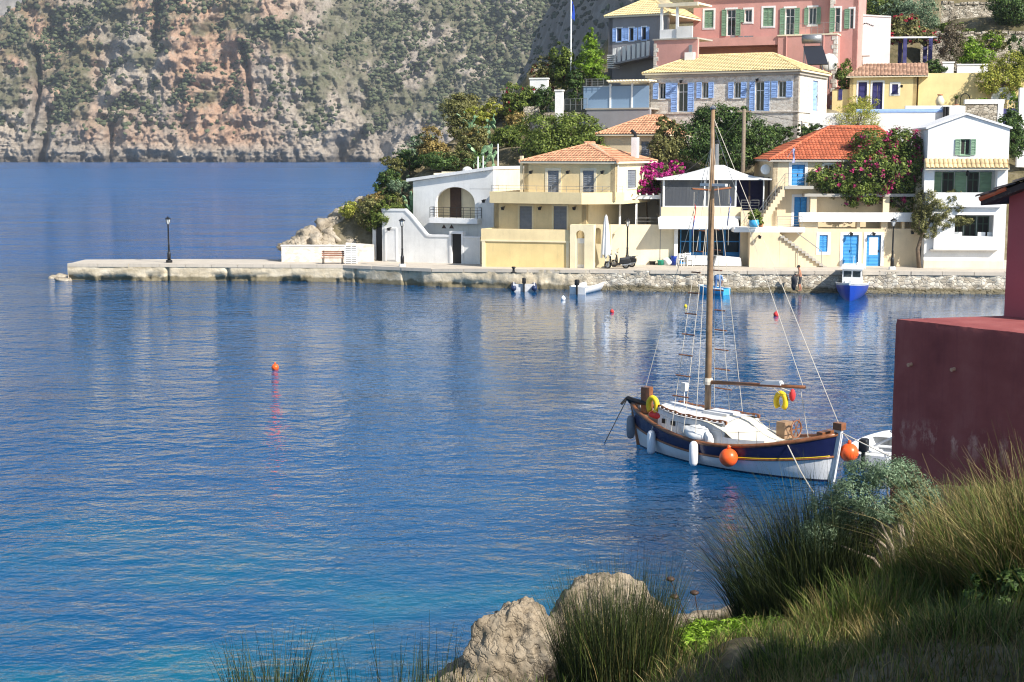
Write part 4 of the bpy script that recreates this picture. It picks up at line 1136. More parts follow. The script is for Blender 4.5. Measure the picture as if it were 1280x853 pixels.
    wall(E, 0, z0, D_, zu + .1, [], M['yellow'], T_(LEFT(ua)), .35, 'side_wall')
    MB(T_(lambda x, yy, z: (x, yy, z))).box((ua, D_, z0), (ub, D_ + .3, zu + .1)).build('back_wall', M['yellow'], E)
    # parapet strip left of the upper storey (flat roof of the lower block)
    zr_ = G.front(736, 178.5, D_ / 2)[1]
    rf = hip_roof(E, ua, ub, 0, D_, zu + .1, zr_ - zu - .1, M['tile_o'], .28)
    rf.location = (off.dot(F.ex), off.dot(F.ey), off.z); rf.rotation_euler = (0, 0, -(G.a - F.a))
    x, z = G.front(794, 172, 5.2); zb_ = G.front(794, 196, 5.2)[1]
    cm = MB(T_(lambda x, yy, z: (x, yy, z))).box((x - .22, 5.0, zb_ - 1.2), (x + .22, 5.45, z)).build('chimney', M['white2'], E)
    MB(T_(lambda x, yy, z: (x, yy, z))).tube([(x, 5.2, z), (x, 5.2, z + .25), (x - .3, 5.2, z + .5)], .13, 8).build('cowl', M['black'], cm)
    px0 = G.front(651.5, 230); MB(T_(lambda x, yy, z: (x, yy, z))).box((px0[0] - .1, .0, z0), (px0[0] + .1, .2, G.front(652, 195)[1])).build('corner_post', M['yellow_lt'], E)
    # drainpipe
    dx = G.front(773, 215)[0]
    MB(T_(lambda x, yy, z: (x, yy, z))).tube([(ub + .08, .3, zu - .1), (ub + .08, .3, z0)], .045, 6).build('drainpipe', M['whitepaint'], E)
house_yellow()

# ================================================================== C: small house behind with orange roof
def house_back():
    F = Frame(at(750, 198, 112), 24, 'ochre_back_house', 'small ochre house with an orange roof behind the chimney of the yellow house'); E = F.e
    x1 = F.front(826, 180)[0]; z1 = F.front(780, 168)[1]
    op = F.rect(801.5, 177, 811.5, 194)
    wall(E, 0, -6, x1, z1, [op], M['beige'], None, .3)
    window(E, op, None, M['greyshut'], M['gloom'], 'closed', M['greyshut'], None, bars=0)
    D_ = 6.5
    wall(E, 0, -6, D_, z1, [], M['beige'], LEFT(0), .3, 'side_wall'); wall(E, 0, -6, D_, z1, [], M['beige'], RIGHT(x1), .3, 'side_wall')
    zr_ = F.front(810, 145, D_ / 2)[1]
    hip_roof(E, 0, x1, 0, D_, z1, max(.8, zr_ - z1), M['tile_o'], .3, ridge=(x1 * .55, x1 * .8))
house_back()

# ================================================================== D: taverna with the tent canopy
def taverna():
    F = Frame(ground(843, 331.5, 1.37), 2, 'waterfront_taverna', 'cream taverna with a white tent roof, clear plastic windows and bright blue shopfront'); E = F.e
    X = lambda px, d=0, py=300: F.front(px, py, d)[0]; Z = lambda py, d=0, px=880: F.front(px, py, d)[1]
    x0, x1 = X(826), X(926)
    D_ = 5.5
    zf, zt = Z(271), Z(222)                        # first floor level, eave
    # ground floor: piers and blue shopfront
    zg = Z(284)
    MB().box((x0 + .1, .9, -.3), (x0 + 1.0, D_, zf - .2)).build('wall', M['cream'], E)
    MB().box((x0, D_, -.3), (x1 + 2, D_ + .25, zt)).build('back_wall', M['cream'], E)
    MB().box((x0, .1, zf - .25), (x1 + 2.2, D_, zf)).build('floor_slab', M['white'], E)
    for px in (845, 927.5): MB().box((X(px) - .13, -.05, -.3), (X(px) + .13, .2, zg + .35)).build('pillar', M['whitepaint'], E)
    sf = F.rect(850, 286, 925, 331, 1.0)
    xs = [sf[0], sf[0] + (sf[2] - sf[0]) * .17, sf[0] + (sf[2] - sf[0]) * .33, sf[0] + (sf[2] - sf[0]) * .47, sf[0] + (sf[2] - sf[0]) * .74, sf[2]]
    for i, (a, b) in enumerate(zip(xs[:-1], xs[1:])):
        m = MB(); t = .08
        m.box((a, 1, 0), (a + t, 1.1, sf[3])); m.box((b - t, 1, 0), (b, 1.1, sf[3])); m.box((a + t, 1, sf[3] - t), (b - t, 1.1, sf[3])); m.box((a + t, 1, sf[3] * .62), (b - t, 1.1, sf[3] * .62 + t)); m.box((a + t, 1, 0), (b - t, 1.1, .12 if i in (0, 3) else .85))
        o = m.build('shopfront_window', M['bluedoor'], E)
        MB().box((a + t, 1.03, .1), (b - t, 1.06, sf[3] - t)).build('pane', M['glass'], o)
    # parapet and PVC glazed veranda on the first floor
    zp = Z(259)
    MB().box((x0, 0, zf), (x1, .15, zp)).build('parapet', M['beige'], E)
    MB().box((x0 - .1, -.06, zf - .12), (x1 + .1, .18, zf + .02)).build('ledge', M['white2'], E)
    gx = [X(829), X(880), X(918.5)]
    fr = MB()
    for x in gx: fr.box((x - .06, .02, zp), (x + .06, .12, zt))
    fr.box((gx[0], .03, zp), (gx[2], .11, zp + .07)); fr.box((gx[0], .03, zt - .16), (gx[2], .11, zt - .06))
    fo = fr.build('veranda_frame', M['whitepaint'], E)
    for a, b in zip(gx[:-1], gx[1:]):
        n = 14; m = MB(); ring0 = []; ring1 = []
        for i in range(n + 1):
            x = a + .06 + (b - a - .12) * i / n; w = .012 * math.sin(i * 1.1) + .012 * math.sin(i * .4)
            ring0.append((x, .06 + w, zp + .07)); ring1.append((x, .07 - w, zt - .16))
        m.loft([ring0, ring1]).build('plastic_sheet', M['pvc'], fo)
    MB().box((x0, .1, zp), (x0 + .1, D_, zt)).build('side_sheet', M['pvc'], fo)
    # tables inside
    # right bay: open veranda with rails
    x2 = X(963)
    for px in (937, 961): MB().box((X(px) - .06, .6, zf), (X(px) + .06, .72, zt)).build('post', M['brownwood'], E)
    MB().box((x1, 3.4, zf), (x2, 3.5, zt)).build('inner_wall', M['ultra'], E)
    railing(E, [(x1, .15, zf), (X(948), .15, zf)], 1.15, mat=M['rail'], bars=6, step=.5, r=.02)
    # tent roof
    A, B = (X(820.5, 0, 222), -.35, Z(223.5)), (X(964, 0, 222), -.35, Z(223.5)); ya = D_ + .5
    ap = F.front(893, 206.5, 2.2); ap2 = F.front(905, 206.5, 2.2)
    P1, P2 = (ap[0], 2.2, ap[1]), (ap2[0], 2.2, ap2[1])
    C_, D2 = (B[0], ya, A[2]), (A[0], ya, A[2])
    m = MB(); n = 12
    def sag(p, q, rr, s_):
        rows = []
        for i in range(n + 1):
            t = i / n; row = []
            for j in range(n + 1):
                u = j / n
                e = Vector(p) + (Vector(q) - Vector(p)) * u; tt = Vector(rr) + (Vector(s_) - Vector(rr)) * u
                v = e + (tt - e) * t; v.z -= .22 * math.sin(math.pi * t) * (1 - .3 * math.sin(math.pi * u)) + .05 * math.sin(math.pi * u * 5) ** 2 * (1 - t)
                row.append(tuple(v))
            rows.append(row)
        m.loft(rows)
    sag(A, B, P1, P2); sag(B, C_, P2, P2); sag(C_, D2, P2, P1); sag(D2, A, P1, P1)
    for p, q in ((A, B), (B, C_), (D2, A)):
        m.poly([p, q, (q[0], q[1], q[2] - .09), (p[0], p[1], p[2] - .09)])
    tent = m.build('tent_roof', M['canvas'], E)
    for p in (A, B): MB().tube([(p[0] + (.5 if p is A else -.5), p[1] + .4, zf), (p[0] + (.5 if p is A else -.5), p[1] + .4, p[2])], .05, 6).build('tent_post', M['whitepaint'], E)
    # rolled awning over the ground floor
    aw = F.rect(823.5, 272.5, 924, 284.5, -.9)
    q = MB(); q.hexa([(aw[0], -1.0, aw[1]), (aw[2], -1.0, aw[1]), (aw[2], -.98, aw[1] - .12), (aw[0], -.98, aw[1] - .12), (aw[0], -.02, Z(272)), (aw[2], -.02, Z(272)), (aw[2], 0, Z(272) - .04), (aw[0], 0, Z(272) - .04)])
    q.build('awning', M['canvas'], E)
    # stovepipe
    p0, p1 = F.front(896, 210, 3.0), F.front(896, 180, 3.0)
    sp = MB().tube([(p0[0], 3, p0[1] - 1), (p1[0], 3, p1[1])], .17, 10).build('stovepipe', M['metal'], E)
    MB().lathe([(.24, 0), (.24, .05), (.05, .2)], (p1[0], 3, p1[1] + .08), 10).build('cowl', M['black'], sp)
    xd, zd = F.front(957, 212, .5); MB().ball((xd, .45, zd), .36, 12, 8, (1, .3, 1)).build('satellite_dish', M['whitepaint'], E)
taverna()

# ================================================================== garden wall and pergola left of the taverna
def garden_wall():
    F = Frame(ground(764, 331, 1.36), 3, 'garden_wall', 'cream garden wall between the folded parasol and the taverna, under a white pergola', 'wall'); E = F.e
    r = F.rect(762, 281, 846, 331)
    MB().box((-.1, 0, -.4), (r[2], .3, r[3])).build('wall_face', M['cream'], E)
    x = F.front(826, 300)[0]
    MB().box((x - .07, -.02, 0), (x + .0, .0, r[3] - .3)).build('conduit', M['concrete'], E)
    MB().box((-.1, .3, -.4), (r[2], 4.5, r[3] - .5)).build('terrace', M['concrete'], E)
    P = F.rect(771, 244, 829, 249, .4)
    pg = MB().box((P[0], .35, P[1]), (P[2], .5, P[3])).build('pergola_beam', M['whitepaint'], E)
    MB().box((P[0], 3.2, P[1]), (P[2], 3.35, P[3])).build('pergola_beam', M['whitepaint'], E)
    for px in (775, 795.5, 826):
        xx = F.front(px, 260, .4)[0]; MB().box((xx - .07, .36, r[3] - .4), (xx + .07, .49, P[1])).build('pergola_post', M['whitepaint'], E)
    for i in range(7):
        xx = P[0] + (P[2] - P[0]) * (i + .5) / 7; MB().box((xx - .04, .1, P[3]), (xx + .04, 3.6, P[3] + .1)).build('rafter', M['whitepaint'], E)
    railing(E, [(F.front(797, 280, .3)[0], .3, r[3]), (r[2], .3, r[3])], .45, bars=2, step=1.2)
    MB().box((P[0] - .3, 4.4, -.4), (P[2] + .4, 4.6, P[1] + .4)).build('back_wall', M['concrete'], E)
garden_wall()

# ================================================================== E: beige house with red roof
def house_beige():
    F = Frame(ground(935, 333, 1.4), 1, 'beige_red_roof_house', 'beige house with a red tile roof, bright blue doors and outside stairs to a veranda'); E = F.e
    X = lambda px, d=0, py=300: F.front(px, py, d)[0]; Z = lambda py, d=0, px=1050: F.front(px, py, d)[1]
    xr = X(1150)
    # ground floor
    w1 = F.rect(1024, 294, 1034.5, 315); d1 = F.rect(1053.5, 294, 1073, 334); d2 = F.rect(1083, 294, 1101, 334)
    d1 = (d1[0], 0.02, d1[2], d1[3]); d2 = (d2[0], .02, d2[2], d2[3])
    zf = Z(286)
    wall(E, 0, -.4, xr, zf, [w1, d1, d2], M['beige'], None, .35)
    window(E, w1, None, M['whitepaint'], M['gloom'], 'closed', M['bluedoor'], M['white2'], bars=0, band=.2)
    paneldoor(E, d1, M['bluedoor'], None, M['white2'], .2, 2, glazed=False); paneldoor(E, d2, M['bluedoor'], None, M['white2'], .2, 1, glazed=True)
    # low windows band below the balcony, seen as dark openings
    zv = Z(277); z0 = Z(286)
    x0 = X(1000)
    piers = [(X(1000), X(1022)), (X(1070.5), X(1074.5)), (X(1101), X(1109)), (X(1127), X(1130)), (X(1148), xr)]
    for a, b in piers: MB().box((a, 0, z0), (b, .5, zv + .1)).build('pier', M['beige'], E)
    MB().box((x0, 2.2, z0), (xr, 2.4, Z(240))).build('veranda_back_wall', M['beige'], E)
    MB().box((x0, .4, z0 - .15), (xr, 2.2, z0 - .002)).build('veranda_floor', M['concrete'], E)
    # white balcony beam
    b = F.rect(999, 266, 1143, 277.5, -.3)
    MB().box((b[0], -.35, b[1]), (b[2], .0, b[3])).build('balcony_beam', M['white'], E)
    # veranda posts and upper slab
    zu = Z(246)
    for px in (1016, 1106.5): MB().box((X(px) - .22, .05, zv), (X(px) + .22, .45, zu)).build('veranda_post', M['beige'], E)
    MB().box((X(1004), -.1, zu), (xr, 2.3, zu + .2)).build('upper_slab', M['concrete'], E)
    q = F.rect(1054, 250, 1071, 282, 2.15); paneldoor(E, (q[0], z0, q[2], q[3]), M['bluedoor'], FRONT(2.0), M['white2'], .15, 1)
    # upper block
    ul, ze = X(964, .9), Z(200, .9)
    D_ = 8.4
    du = F.rect(989.5, 206, 1006, 232, .9)
    wd = F.rect(1030, 206, 1042, 228, .9)
    dl = F.rect(992.5, 246.5, 1008.5, 284, .9)
    wall(E, ul, zf - .2, xr, ze, [du, dl, wd], M['beige'], FRONT(.9), .35, 'upper_wall')
    paneldoor(E, du, M['bluedoor'], FRONT(.9), M['white2'], .2, 2); paneldoor(E, dl, M['bluedoor'], FRONT(.9), M['white2'], .18, 2)
    window(E, wd, FRONT(.9), M['whitepaint'], M['glass'], None, None, M['white2'])
    wall(E, .9, -.4, D_ + .9, ze, [], M['beige'], LEFT(ul), .35, 'side_wall'); wall(E, 0.3, -.4, D_ + .9, ze, [], M['beige'], RIGHT(xr), .35, 'side_wall')
    MB().box((ul, D_ + .9, -.4), (xr, D_ + 1.2, ze)).build('back_wall', M['beige'], E)
    zr_ = F.front(1060, 158.5, .9 + D_ / 2)[1]; ra = F.front(1037, 159, .9 + D_ / 2)[0]; rb = F.front(1096, 159, .9 + D_ / 2)[0]
    hip_roof(E, ul, xr, .9, D_ + .9, ze, zr_ - ze, M['tile_r'], .35, ridge=(ra, rb), under=M['concrete'])
    # landing before the upper door, stairs down to the terrace
    zl = du[1] - .02
    ld = F.rect(980, 232, 1012, 240, 0)
    MB().box((ld[0], -.35, zl - .2), (X(1014), .9, zl)).build('landing', M['concrete'], E)
    ts = F.rect(917, 284.5, 1006, 290.5, -.5)        # white terrace slab over the stairs
    MB().box((ts[0], -.6, ts[1]), (ts[2], .9, ts[3])).build('terrace_slab', M['white2'], E)
    MB().box((0, .0, -.4), (X(1000), .02, ts[1])).build('terrace_front', M['beige'], E) if False else None
    MB().box((X(928), .9, -.4), (ul, 1.2, zf + 1.2)).build('link_wall', M['beige'], E)
    # stair flight: from terrace (x of 944) up to landing
    xs0, xs1 = X(945, -.2), ld[0]; n = 12; za = ts[3]
    st = MB()
    for i in range(n):
        x0_, x1_ = xs0 + (xs1 - xs0) * i / n, xs0 + (xs1 - xs0) * (i + 1) / n
        zt_ = za + (zl - za) * (i + 1) / n; zb_ = max(za, zt_ - .75 - .35 * 0)
        st.box((x0_, -.3, zb_), (x1_, .85, zt_))
    st.build('stairs', M['beige'], E)
    railing(E, [(xs0, -.28, za + .1), (xs1, -.28, zl), (X(1004), -.28, zl)], .85, bars=3, step=1.1)
    railing(E, [(ts[0] + 3.0, -.5, ts[3]), (ts[2] - .2, -.5, ts[3])], .75, bars=4, step=1.0)
    # lower stair running down along the wall: proud stepped string
    s0, s1 = F.front(975, 293, -.5), F.front(1032, 333, -.5); n = 13; st = MB()
    for i in range(n):
        xa_ = s0[0] + (s1[0] - s0[0]) * i / n; xb_ = s0[0] + (s1[0] - s0[0]) * (i + 1) / n; zt_ = s0[1] + (0.0 - s0[1]) * (i + .6) / n
        st.box((xa_, -.75, max(-.3, zt_ - .16)), (xb_ + .04, -.002, zt_))
    st.build('stairs', M['concrete'], E)
    un = MB(); un.prism([(s0[0] - .02, ts[1] - .1), (s0[0] - .02, -.4), (s1[0], -.4), (s1[0], -.15)], -.6, -.003); un.box((0, -.6, -.4), (s0[0] - .03, -.003, ts[1])); un.build('stair_wall', M['beige'], E)
    h0, h1 = F.front(996, 291, -.7), F.front(1027, 314, -.7)
    hr = MB(); hr.tube([(h0[0], -.7, h0[1]), (h1[0], -.7, h1[1])], .03, 6); hr.tube([(h1[0], -.7, h1[1]), (h1[0], -.7, -.1)], .025, 6); hr.tube([(h0[0], -.7, h0[1]), (h0[0], -.7, ts[1])], .025, 6)
    hr.tube([(F.front(997, 310, -.7)[0], -.7, F.front(997, 309, -.7)[1] - .3), (F.front(997, 310, -.7)[0], -.7, -.1)], .02, 6)
    hr.build('handrail', M['rail'], E)
    for px, py in ((1063, 291), (1091, 291), (947, 294), (1139, 289)): x, z = F.front(px, py); walllamp(E, FRONT(0 if px > 1000 else -.6), x, z)
    MB().box((ul - .05, .86, ze - .08), (xr, .9, ze)).build('eave_board', M['concrete'], E)
house_beige()

# ================================================================== F: white gabled house
def house_white():
    F = Frame(ground(1154, 335, 1.4), 8, 'white_gabled_house', 'white gabled house with sage green shutters, a tiled canopy and two recessed verandas'); E = F.e
    X = lambda px, d=0, py=260: F.front(px, py, d)[0]; Z = lambda py, d=0, px=1205: F.front(px, py, d)[1]
    x1 = X(1258); D_ = 8
    up = F.rect(1166, 213, 1245, 241); lo = F.rect(1193.5, 269, 1242, 296)
    wn = F.rect(1200.5, 174, 1213, 194)
    zE = Z(161)
    wall(E, 0, -.5, x1, zE, [up, lo, wn], M['white2'], None, .35)
    ap = F.front(1208, 144)
    MB().prism([(0, zE), (x1, zE), (ap[0], ap[1])], 0, .35).build('gable', M['white2'], E)
    window(E, wn, None, M['greenp'], M['gloom'], 'open', M['greenp'], None, bars=1)
    for o, dd, segs in ((up, 1.6, 5), (lo, 1.6, 3)):
        a, b, c, d = o
        m = MB(); m.box((a - .5, dd, b - .6), (c + .5, dd + .15, d + .5)); m.box((a - .5, .35, b - .2), (c + .5, dd, b - .02)); m.box((a - .5, .35, d + .02), (c + .5, dd, d + .1)); m.box((a - .55, .35, b), (a - .4, dd, d)); m.box((c + .4, .35, b), (c + .55, dd, d))
        m.build('veranda_recess', M['white'], E)
        w = (c - a) / segs
        for k in range(segs):
            oo = (a + k * w + .03, b - .4, a + (k + 1) * w - .03, d - .15)
            if segs == 5 and k in (0, 2, 4): MB().box((oo[0], dd - .1, oo[1]), (oo[2], dd - .04, oo[3])).build('shutter', M['greenp'], E)
            else: window(E, oo, FRONT(dd - .2), M['darkgreen'], M['gloom'], door=True, bars=1, sill=False)
    for a, b in ((X(1153.5), X(1166)), (X(1244.5), X(1253.5))): MB().box((a, -.22, Z(241)), (b, -.002, Z(212))).build('column', M['white2'], E)
    for a, b in ((X(1153), X(1167)), (X(1244), X(1254))): MB().box((a, -.26, Z(214)), (b, -.001, Z(211.5))).build('capital', M['white2'], E)
    MB().box((X(1159), -.25, Z(259)), (X(1251), -.003, Z(241))).build('parapet', M['white2'], E)
    MB().box((X(1168), -.3, Z(312)), (X(1244), -.003, Z(297))).build('parapet', M['white2'], E)
    MB().box((0, -.12, -.5), (X(1257), -.001, Z(326))).build('plinth', M['cream'], E)
    MB().box((X(1164), -.34, Z(313.5)), (X(1248), -.001, Z(312))).build('ledge', M['concrete'], E)
    # pent roof of buff tiles
    t = MB(); zt, zb = Z(199.5), Z(210.5)
    tileplane(t, (X(1153), -.75, zb), (X(1257), -.75, zb), (X(1257), -.01, zt), (X(1153), -.01, zt), .3, .36, .08)
    pr = MB().hexa([(X(1153), -.75, zb - .1), (X(1257), -.75, zb - .1), (X(1257), 0, zb - .1), (X(1153), 0, zb - .1), (X(1153), -.75, zb), (X(1257), -.75, zb), (X(1257), -.005, zt), (X(1153), -.005, zt)]).build('pent_roof', M['cream'], E)
    tag(t.build('roof_tiles', M['tile_b'], pr), kind='stuff')
    # gable roof behind
    r = MB(); r.hexa([(-.15, -.12, zE - .03), (ap[0], -.12, ap[1] + .02), (ap[0], D_, ap[1] + .02), (-.15, D_, zE - .03), (-.15, -.12, zE + .1), (ap[0], -.12, ap[1] + .16), (ap[0], D_, ap[1] + .16), (-.15, D_, zE + .1)])
    r.hexa([(ap[0], -.12, ap[1] + .02), (x1 + .15, -.12, zE - .03), (x1 + .15, D_, zE - .03), (ap[0], D_, ap[1] + .02), (ap[0], -.12, ap[1] + .16), (x1 + .15, -.12, zE + .1), (x1 + .15, D_, zE + .1), (ap[0], D_, ap[1] + .16)])
    r.build('roof', M['white2'], E)
    wall(E, .35, -.5, D_, zE, [], M['white2'], LEFT(0), .3, 'side_wall'); wall(E, .35, -.5, D_, zE, [], M['white2'], RIGHT(x1), .3, 'side_wall')
    # white furniture showing above the lower parapet
    for px in (1199, 1228, 1240):
        x = X(px, .6)
        MB().box((x - .25, .5, lo[1] - .1), (x + .25, .56, lo[1] + .28)).build('chair_back', M['whitepaint'], E)
    x, z = F.front(1212, 218); MB().lathe([(.02, .3), (.12, .1), (.12, -.1), (.02, -.15)], (x, .8, z), 8).build('hanging_lamp', M['black'], E)
house_white()
# ================================================================== G: pale stone house with straw coloured roof
def house_stone():
    F = Frame(at(808, 141, 119), 27, 'pale_stone_house', 'pale stone house with straw yellow roof and light blue shutters above the dark tree'); E = F.e
    X = lambda px, d=0, py=115: F.front(px, py, d)[0]; Z = lambda py, d=0, px=900: F.front(px, py, d)[1]
    x1 = X(998); ze = F.front(900, 92)[1]
    wins = [(823.5, 104, 832, 124, 0), (847, 104, 859.5, 140, 1), (877.5, 103, 885.5, 123, 0), (917.5, 103, 926, 123, 0), (944, 102, 955, 139, 1), (972.5, 101.5, 982.5, 122, 0)]
    ops = [F.rect(*w[:4]) for w in wins]
    wall(E, 0, -5, x1, ze, ops, M['stone'], None, .4)
    for o, w in zip(ops, wins): window(E, o, None, M['whitepaint'], M['glass'], 'open', M['ltblue'], None, door=bool(w[4]), sw=(o[2] - o[0]) * .8 if not w[4] else (o[2] - o[0]) * .62, bars=1, inset=.2)
    D_ = 8.2
    so = F.srect(1016, 101, 1022.5, 139, x1)
    wall(E, 0, -5, D_, ze, [so], M['stone'], RIGHT(x1), .4, 'side_wall')
    paneldoor(E, so, M['ltblue'], RIGHT(x1))
    wall(E, 0, -5, D_, ze, [], M['stone'], LEFT(0), .4, 'side_wall')
    MB().box((0, D_, -5), (x1, D_ + .3, ze)).build('back_wall', M['stone'], E)
    led = MB(); led.box((-.05, -.08, -.12), (x1 + .08, .0, .0)); led.box((x1, 0, -.12), (x1 + .08, D_, 0)); led.build('string_course', M['stone'], E)
    cor = MB(); cor.box((-.1, -.14, ze - .22), (x1 + .14, .0, ze + .02)); cor.box((x1, 0, ze - .22), (x1 + .14, D_, ze + .02)); cor.build('cornice', M['concrete'], E)
    zr_ = F.front(930, 68, D_ / 2)[1]; ra = F.front(868, 69, D_ / 2)[0]; rb = F.front(966, 68, D_ / 2)[0]
    hip_roof(E, 0, x1, 0, D_, ze + .14, zr_ - ze - .14, M['tile_y'], .3, ridge=(ra, rb))
    x, z = F.front(863, 72, D_ / 2 - 1); ch = MB().box((x - .4, D_ / 2 - 1.3, z - .9), (x + .4, D_ / 2 - .6, z + .4)).build('chimney', M['white2'], E)
    MB().box((x - .12, D_ / 2 - 1.1, z + .4), (x + .14, D_ / 2 - .8, z + 1.0)).build('cowl', M['metal'], ch)
    for px, py in ((853, 101), (948, 99), (1019, 100)):
        x, z = F.front(px, py); 
        if px < 1000: walllamp(E, FRONT(), x, z)
house_stone()

# ================================================================== H: pink mansion
def house_pink():
    F = Frame(at(866, 75, 131), 22, 'pink_mansion', 'large pink house with green shutters, cut stone corner quoins and a balcony on the hill'); E = F.e
    X = lambda px, d=0, py=30: F.front(px, py, d)[0]; Z = lambda py, d=0, px=950: F.front(px, py, d)[1]
    x1 = X(1037); ztop = Z(-30); zb = -6
    wins = [(880.5, 13, 892, 35, 'c', 0, ''), (908.5, 12, 919.5, 45, 'o', 1, 'LR'), (931, 12, 940, 28, 'o', 0, 'L'), (954, 10, 967, 33, 'c', 0, ''), (981.5, 10.5, 993, 44, 'o', 1, 'LR'), (1011, 9.5, 1020.5, 31, 'o', 0, 'LR')]
    ops = [F.rect(*w[:4]) for w in wins]
    wall(E, 0, zb, x1, ztop, ops, M['pink'], None, .4)
    for o, w in zip(ops, wins): window(E, o, None, M['whitepaint'], M['glass'], 'open' if w[4] == 'o' else 'closed', M['greenp'], M['whitepaint'], door=bool(w[5]), sides=w[6], sw=(o[2] - o[0]) * .55, bars=1, band=.16)
    # further wing to the right, a little forward
    xw0, xw1 = X(1037.5, -.6), X(1068, -.6)
    w7 = [(1044, 10, 1050, 40), (1062.5, 11, 1067, 36)]
    o7 = [F.rect(*w, -.6) for w in w7]; xw1 = o7[1][2] + .35
    wall(E, xw0, zb, xw1, ztop, o7, M['pink'], FRONT(-.6), .4, 'wing_wall')
    for o in o7: window(E, o, FRONT(-.6), M['whitepaint'], M['glass'], 'open', M['greenp'], M['whitepaint'], door=True, sides='L', bars=0, sw=.45, band=.14)
    wall(E, -.6, zb, 3.6, ztop, [], M['pink'], RIGHT(xw1), .4, 'side_wall'); wall(E, .4, zb, 3.6, ztop, [], M['pink'], LEFT(0), .4, 'side_wall')
    MB().box((0, 3.6, zb), (xw1, 4.0, ztop)).build('back_wall', M['pink'], E)
    hip_roof(E, 0, xw1, -.6, 4, ztop, 1.4, M['tile_y'], .4)
    # balcony with solid pink front
    b = F.rect(860, 47, 973, 57.5, -2.2)
    bal = MB(); bal.box((b[0], -2.2, b[1]), (b[2], -2.0, b[3])); bal.box((b[0], -2.0, b[1]), (b[2], 0, b[1] + .25)); bal.box((b[0], -2.0, b[1] + .25), (b[0] + .2, 0, b[3])); bal.build('balcony', M['pink'], E)
    # terrace block on the right, lower storey brought forward
    ta, tb = X(972, -2.3, 70), X(1045.5, -2.3, 70); tz = Z(44.5, -2.3, 1010)
    t = MB(); t.box((ta, -2.3, zb - 3), (tb, -1.9, tz)); t.box((tb - .4, -1.9, zb - 3), (tb, 1.6, tz)); t.box((ta, -1.9, zb), (ta + .3, 0, tz - .01)); t.build('terrace_block', M['pink'], E)
    MB().box((ta - .05, -2.36, tz), (tb + .06, 1.6, tz + .12)).build('terrace_edge', M['cream'], E)
    railing(E, [(ta + .2, -2.2, tz + .12), (tb - .1, -2.2, tz + .12), (tb - .1, 1, tz + .12)], .9, bars=2, step=.5, mat=M['rail'], r=.015)
    # quoins: cut stones stacked up the corners
    q = MB(); z = zb - 2.5; i = 0
    while z < tz - .3:
        w = .42 if i % 2 else .26; v = .26 if i % 2 else .42; q.box((tb - w, -2.33, z), (tb + .03, -2.28, z + .33)); q.box((tb, -2.28, z + .003), (tb + .031, -2.28 + v, z + .327)); z += .36; i += 1
    z = tz + .2
    while z < ztop - .4:
        w = .42 if i % 2 else .26; q.box((xw0 - .02, -.64, z), (xw0 + w, -.6, z + .33)); z += .36; i += 1
    tag(q.build('quoins', M['stone'], E), kind='stuff')
    x, z = F.front(983, 60, -2.3); MB().tube([(x, -2.36, zb), (x, -2.36, tz)], .05, 6).build('drainpipe', M['pink'], E)
    x, z = F.front(1029.5, 60, -2.3); MB().tube([(x, -2.36, zb), (x, -2.36, tz)], .05, 6).build('drainpipe', M['pink'], E)
    # balcony table and chairs, potted plant
    for px in (915, 925, 932, 938):
        x, z = F.front(px, 44, -1.2)
        c = MB(); c.box((x - .2, -1.3, b[3] - .1), (x + .2, -.95, b[3] - .05)); c.box((x - .2, -.98, b[3] - .05), (x + .2, -.95, b[3] + .2)); c.build('balcony_chair', M['metal'], E)
house_pink()
def solar():
    p = at(1014, 84, 122.6); s = p.y / FPX
    E = empty('solar_water_heater', p, R(-22), 'solar water heater with a silver tank and dark tilted panel before the pink house', 'solar heater')
    w = 1.5
    MB().tube([(-.85, .3, 36 * s * .95), (.75, .3, 36 * s * .95)], .38, 14).build('tank', M['metal'], E, True)
    MB().hexa([(-.1, -1.1, .15), (1.6, -1.1, .15), (1.6, -1.02, .09), (-.1, -1.02, .09), (-.75, .2, 1.75), (.85, .2, 1.75), (.85, .28, 1.69), (-.75, .28, 1.69)]).build('panel', M['panel'], E)
    f = MB()
    for x in (-.7, .7): f.tube([(x, .3, -.9), (x, .3, 2.2)], .035, 5); f.tube([(x, .3, 1.9), (x + .5, -1.1, -.9)], .03, 5)
    f.build('frame', M['metal'], E)
    p = at(1036, 78, 122.4)
    E = empty('satellite_dish', p, R(-15), 'white satellite dish by the quoined corner of the pink house', 'satellite dish')
    MB().ball((0, 0, 0), .72, 16, 10, (1, .22, 1)).build('dish', M['whitepaint'], E, True)
    MB().tube([(0, .1, 0), (0, .5, -.8), (0, .5, -2.2)], .05, 6).build('mount', M['metal'], E)
    MB().tube([(0, -.1, -.6), (0, -.8, 0)], .03, 5).build('feed_arm', M['metal'], E)
solar()

